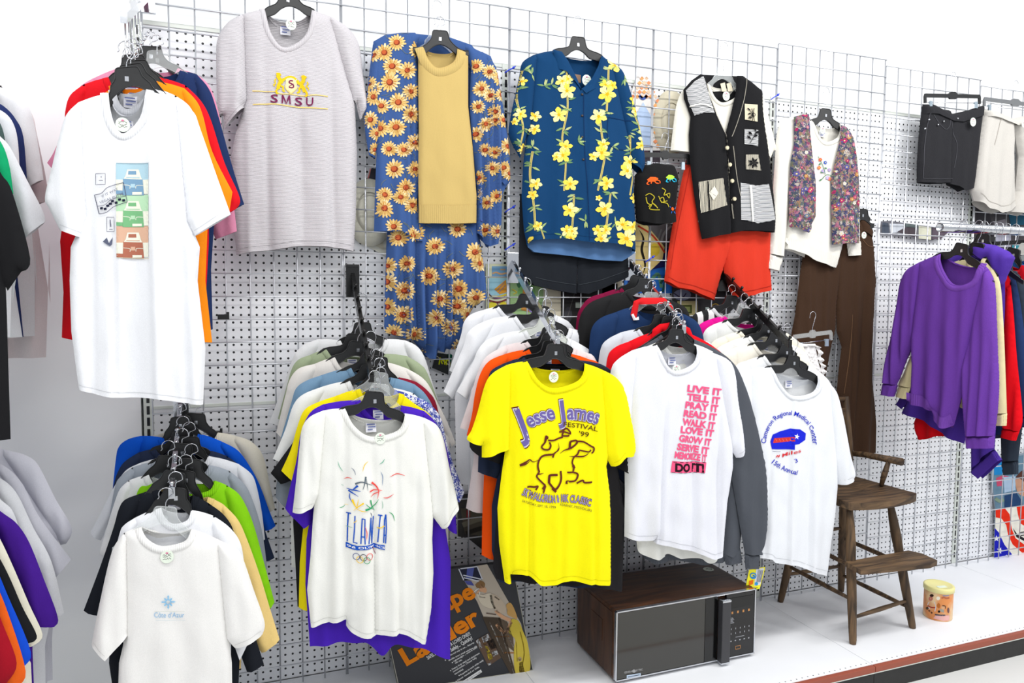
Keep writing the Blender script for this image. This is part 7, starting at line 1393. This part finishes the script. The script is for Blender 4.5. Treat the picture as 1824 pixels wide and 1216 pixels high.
# quilted pennant
ik = Ink(); rr = random.Random(5)
for i in range(9):
    for j in range(16):
        x_, y_ = 1119+i*8+(j % 2)*4, 140+j*8
        if 1124 < x_ < 1166 and y_ > 178: continue
        if abs(x_-1147)*1.9 < y_-132 and x_ < 1182: ik.poly([(x_, y_-4), (x_+4, y_), (x_, y_+4), (x_-4, y_)], [(.93, .66, .42), (.93, .78, .66), (.92, .58, .40)][(i+j) % 3])
ik.poly([(1128, 212), (1145, 182), (1162, 212), (1160, 262), (1130, 262)], (.72, .80, .92)); ik.line([(1138, 170), (1145, 176), (1152, 170)], 5, (.28, .38, .68))
poster('quilted_kite', 'orange checked pointed paper kite behind the blue shirt sleeve', 'kite', PB, [(1136, 132), (1180, 205), (1182, 268), (1118, 268), (1112, 205)], (.90, .88, .86), ik)
ik = Ink(); ik.disc(1150, 255, 12, (.55, .42, .50), ry=16); ik.disc(1143, 250, 5, (.38, .28, .36)); ik.line([(1145, 245), (1156, 240), (1166, 250)], 2.4, (.72, .58, .66))
poster('dark_picture_card', 'mauve and black picture card above the bucket hat hanger', 'card', PB+.006, [(1136, 222), (1176, 232), (1176, 292), (1136, 292)], (.30, .26, .30), ik)
# straw hats behind the grid
def hat(u, v, rx, rz, label, col, y=.022):
    p = at(u, v, y); e = empty('round_hat', p, label, 'hat'); M = MB(); n = 28; V = []; prof = [(0, .020), (.45, .019), (.52, .014), (.55, .004), (.60, .001), (1, -.002), (1, .001), (.6, .005)]
    for r_, t in prof: V += [(p.x+rx*r_*math.cos(2*math.pi*k/n), y+.012-t, p.z+rz*r_*math.sin(2*math.pi*k/n)) for k in range(n)]
    Fc = [(i*n+k, i*n+(k+1) % n, (i+1)*n+(k+1) % n, (i+1)*n+k) for i in range(len(prof)-1) for k in range(n)]
    M.add(V, [f[::-1] for f in Fc]).build('crown_and_brim', cloth(col, bump=.5), e, True)
hat(1198, 218, .085, .135, 'cream straw hat behind the grid left of the black vest', (.84, .81, .72))
hat(660, 378, .085, .12, 'cream cap behind the grid between grey tee and cardigan', (.86, .85, .79))
ik = Ink(); ik.line([(656, 330), (650, 360), (646, 400)], 2, (.70, .45, .45)); ik.poly([(652, 400), (680, 405), (684, 445), (640, 425)], (.80, .78, .70))
poster('pale_map_sheet', 'pale beige folded sheet behind the grid below the cream cap', 'paper', PB+.008, [(634, 385), (690, 385), (690, 458), (670, 447), (634, 428)], (.83, .83, .78), ik)
ik = Ink(); ik.line([(660, 300), (656, 316), (650, 331)], 2, (.86, .50, .48), smooth=True)
poster('pennant', 'black pennant with coral edge behind the sunflower cardigan left side', 'pennant', PB, [(662, 299), (688, 302), (690, 335), (660, 334), (651, 328)], (.14, .14, .18), ik)
# skate deck style board and blue art between the bucket hat and red shorts
ik = Ink(); ik.line([(1139, 410), (1146, 425), (1143, 445), (1149, 470), (1146, 486)], 4.5, (.12, .10, .08), taper='both'); ik.line([(1136, 402), (1163, 420), (1184, 450)], 3, (.80, .26, .16)); ik.disc(1166, 445, 9, (.87, .76, .25), ry=12)
poster('yellow_board', 'yellow board with black scribble behind the grid under the bucket hat', 'board', PB, [(1131, 398), (1150, 398), (1184, 440), (1180, 462), (1150, 490), (1128, 492)], (.90, .81, .52), ik)
ik = Ink(); ik.poly([(1150, 400), (1196, 398), (1196, 420), (1176, 440)], (.42, .41, .42), None); ik.line([(1176, 436), (1183, 415), (1196, 402)], 4, (.60, .60, .60)); ik.line([(1170, 432), (1178, 408)], 3, (.5, .5, .5))
poster('grey_cap_card', 'grey pleated fabric card beside the yellow board', 'fabric', PB+.008, [(1150, 396), (1198, 396), (1198, 440), (1165, 445)], (.28, .27, .28), ik)
ik = Ink(); ik.poly([(1118, 478), (1160, 452), (1206, 435), (1206, 470), (1160, 480), (1118, 510)], (.16, .17, .42)); ik.poly([(1160, 462), (1175, 452), (1178, 464), (1163, 470)], (.80, .72, .55)); ik.line([(1164, 466), (1166, 459), (1170, 464), (1174, 456), (1176, 462)], 1.6, (.70, .28, .2)); ik.line([(1160, 498), (1172, 488), (1178, 512)], 6, (.35, .55, .45)); ik.line([(1176, 505), (1186, 492), (1180, 520)], 4, (.12, .30, .28)); ik.line([(1130, 520), (1150, 505), (1168, 520)], 5, (.18, .42, .72))
poster('blue_poster', 'bright blue comic poster behind the grid left of the red shorts', 'poster', PB+.012, [(1112, 440), (1206, 436), (1206, 522), (1112, 522)], (.10, .42, .78), ik)
ik = Ink(); ik.disc(1215, 525, 16, (.50, .52, .62), ry=10); ik.line([(1200, 522), (1214, 530), (1222, 522)], 2, (.25, .22, .30)); ik.poly([(1206, 536), (1242, 536), (1242, 562), (1206, 562)], (.76, .72, .52)); ik.poly([(1214, 543), (1232, 543), (1232, 558), (1214, 558)], (.30, .34, .16)); ik.poly([(1217, 546), (1229, 546), (1229, 555), (1217, 555)], (.58, .62, .38))
ik.ring(1274, 548, 7, 2, (.66, .54, .24)); ik.ring(1274, 548, 3, 1.4, (.66, .54, .24)); ik.line([(1264, 556), (1284, 552)], 2, (.62, .5, .22)); ik.poly([(1256, 547), (1262, 547), (1262, 556), (1256, 556)], (.78, .84, .82)); ik.disc(1246, 560, 6, (.30, .28, .24), ry=7)
poster('vintage_print', 'dark still life print behind the grid under the red shorts', 'poster', PB, [(1198, 505), (1318, 500), (1318, 538), (1290, 566), (1198, 580)], (.14, .13, .14), ik)
ik = Ink(); ik.line([(775, 632), (800, 650)], 1.5, (.85, .84, .76)); ik.line([(784, 636), (782, 649)], 2.4, (.84, .86, .1)); ik.line([(788, 648), (786, 643), (791, 641), (792, 649)], 2.2, (.84, .86, .1)); ik.line([(795, 650), (795, 641), (800, 643), (801, 651)], 2.2, (.84, .86, .1)); ik.poly([(797, 630), (805, 631), (803, 645), (799, 640)], (.05, .38, .28))
poster('dark_card', 'black card with yellow lettering below the sunflower skirt hem', 'card', PB, [(778, 628), (806, 632), (800, 668), (770, 655)], (.10, .12, .11), ik)
ik = Ink(); ik.poly([(820, 905), (888, 900), (888, 950), (862, 955), (828, 950)], (.34, .32, .28), None); ik.line([(824, 935), (850, 925), (884, 918)], 9, (.46, .44, .38)); ik.line([(830, 950), (860, 940), (886, 945)], 8, (.20, .19, .17)); ik.poly([(831, 908), (837, 908), (837, 922), (831, 922)], (.60, .10, .14))
poster('rocky_poster', 'dark rocky landscape poster behind the grid left of yellow tee', 'poster', PB, [(816, 880), (892, 880), (892, 990), (858, 978), (833, 958), (816, 955)], (.12, .11, .11), ik)
# mirror strip right, its reflections painted on as flat colour patches
ik = Ink(); ik.poly([(1572, 396), (1582, 397), (1584, 416), (1570, 416)], (.30, .33, .38)); ik.poly([(1584, 398), (1610, 399), (1612, 404), (1597, 414), (1586, 415)], (.78, .80, .83)); ik.poly([(1598, 412), (1622, 402), (1633, 402), (1633, 424)], (.30, .27, .29)); ik.poly([(1636, 402), (1658, 405), (1658, 427), (1636, 425)], (.82, .82, .74)); ik.poly([(1612, 398), (1634, 400), (1634, 406), (1612, 404)], (.38, .42, .42)); ik.poly([(1660, 405), (1690, 412), (1676, 425), (1659, 427)], (.36, .32, .36))
poster('shaped_mirror_strip', 'pointed mirror strip behind the grid left of the clothes rail', 'mirror', .03, [(1570, 394), (1586, 393), (1630, 400), (1694, 408), (1682, 420), (1660, 428), (1640, 426), (1586, 416), (1570, 416)], (.42, .42, .45), ik)
ik = Ink(); ik.poly([(1740, 372), (1760, 375), (1768, 400), (1738, 412)], (.25, .24, .26)); ik.poly([(1770, 395), (1790, 390), (1796, 402), (1770, 408)], (.55, .53, .56)); ik.poly([(1796, 378), (1826, 372), (1826, 400), (1800, 402)], (.16, .36, .46)); ik.poly([(1745, 415), (1770, 415), (1765, 450), (1742, 450)], (.15, .14, .17))
ik.poly([(1772, 418), (1800, 416), (1800, 440), (1775, 440)], (.62, .62, .68)); ik.disc(1812, 440, 10, (.2, .5, .55))
poster('collage_poster', 'dark collage poster behind the clothes rail hooks', 'poster', .03, [(1736, 366), (1850, 352), (1850, 470), (1737, 470)], (.20, .18, .20), ik)
# patriotic poster lower right
RD, BLU, CRM = (.90, .18, .08), (.10, .12, .70), (.92, .91, .86)
def Cp(x, y): return (1690+x/6.08, 800+y/6.08)
ik = Ink()
ik.poly([Cp(*p) for p in ((455, 120), (815, 60), (815, 600), (505, 645), (480, 420))], (.40, .52, .60), 8)
ik.poly([Cp(*p) for p in ((490, 130), (600, 110), (600, 270), (490, 280))], (.12, .52, .78)); ik.poly([Cp(*p) for p in ((510, 310), (580, 280), (650, 290), (590, 330), (580, 395), (520, 400))], (.76, .30, .42)); ik.poly([Cp(*p) for p in ((590, 300), (720, 290), (720, 440), (600, 470))], (.66, .75, .84), None)
ik.poly([Cp(*p) for p in ((715, 330), (780, 300), (820, 330), (820, 500), (740, 460))], (.76, .58, .48), None, True); ik.poly([Cp(*p) for p in ((720, 300), (790, 230), (830, 240), (830, 360), (790, 330))], (.34, .20, .16), None, True); ik.poly([Cp(*p) for p in ((600, 500), (730, 470), (790, 560), (790, 610), (600, 630))], (.14, .26, .42), None); ik.line([Cp(500, 530), Cp(550, 560), Cp(590, 540)], 6, (.50, .58, .50))
L_ = 30
ik.poly([Cp(*p) for p in ((505, 645), (815, 598), (830, 1135), (690, 1145), (490, 1185))], CRM, 8, layer=3)
ik.poly([Cp(*p) for p in ((505, 645), (600, 632), (655, 700), (680, 860), (720, 960), (815, 1030), (830, 1130), (800, 1125), (690, 1030), (640, 930), (620, 820), (570, 750), (505, 735))], RD, None, layer=4)
ik.poly([Cp(*p) for p in ((730, 610), (820, 598), (820, 830), (770, 800), (745, 700))], RD, None, layer=4); ik.poly([Cp(*p) for p in ((690, 850), (740, 920), (830, 970), (830, 1000), (730, 950))], (.12, .12, .14), None, layer=5)
ik.poly([Cp(*p) for p in ((495, 850), (540, 900), (600, 1030), (690, 1145), (490, 1185))], BLU, None, layer=4)
def star(cx, cy, r, c=(.92, .92, .92), rot=0, ly=6): ik.poly([Cp(cx+r*(1 if i % 2 == 0 else .42)*math.sin(rot+math.pi*i/5), cy-r*(1 if i % 2 == 0 else .42)*math.cos(rot+math.pi*i/5)) for i in range(10)], c, None, layer=ly)
star(512, 965, 36); star(550, 1095, 38, rot=.3); star(622, 1150, 14)
for r_ in range(3): ik.line([Cp(765+8*r_, 900+34*r_), Cp(830, 890+34*r_)], 1.6, (.15, .15, .17), layer=6)
poster('patriotic_poster', 'red white and blue striped poster behind the grid, bottom right', 'poster', .028, [(1764, 818), (1850, 802), (1850, 985), (1771, 994), (1773, 905), (1768, 868)], (.55, .60, .66), ik)
# ------------------------------------------------------------------ groups of repeated things
bpy.context.view_layer.update()
def rack_of(o):
    x, y, z = o.location
    if z > 1.5 and y > -.10: return 'on the upper grid wall'
    if x < -.62 - .05*0 and x < -.75: return 'at the upper left edge' if z > 1.3 else 'at the lower left edge'
    if x < -.3: return 'on the upper left bar' if z > 1.5 else 'on the lower left arm'
    if z < 1.55 and x < .35: return 'on the tall black arm'
    if z < 1.55 and x < .9: return 'on the arm of the yellow tee'
    if z < 1.55 and x < 1.36: return 'on the arm of the pink lettered tee'
    if z < 1.62 and x < 2.0: return 'on the right black arm'
    if x > 2.38 and y < -.15: return 'on the clothes rail'
    return 'on the upper grid wall'
cnt = {}
for o in [o for o in COL.objects if o.parent is None and 'category' in o.keys()]:
    n = o.name.split('.')[0]
    g = {'wire_grid': 'wire grid panels', 'pegboard_bay': 'pegboard bays', 'slotted_upright': 'slotted uprights', 'base_deck': 'base decks', 'cable_tie': 'blue cable ties', 'faceout_arm': 'display arms on the grid', 'grid_clip': 'small black grid clips',
         't_shirt': 'tees '+rack_of(o), 'sweatshirt': 'sweatshirts '+rack_of(o), 'clothes_hanger': 'hangers '+rack_of(o), 'clip_hanger': 'clip hangers on the grid wall', 'shorts': 'shorts on the grid wall', 'comic_book': 'comics behind the grid', 'cream_booklet': 'cream booklets behind the grid'}.get(n)
    if g: cnt.setdefault(g, []).append(o)
for g, L in cnt.items():
    if len(L) > 1:
        for o in L: o['group'] = g
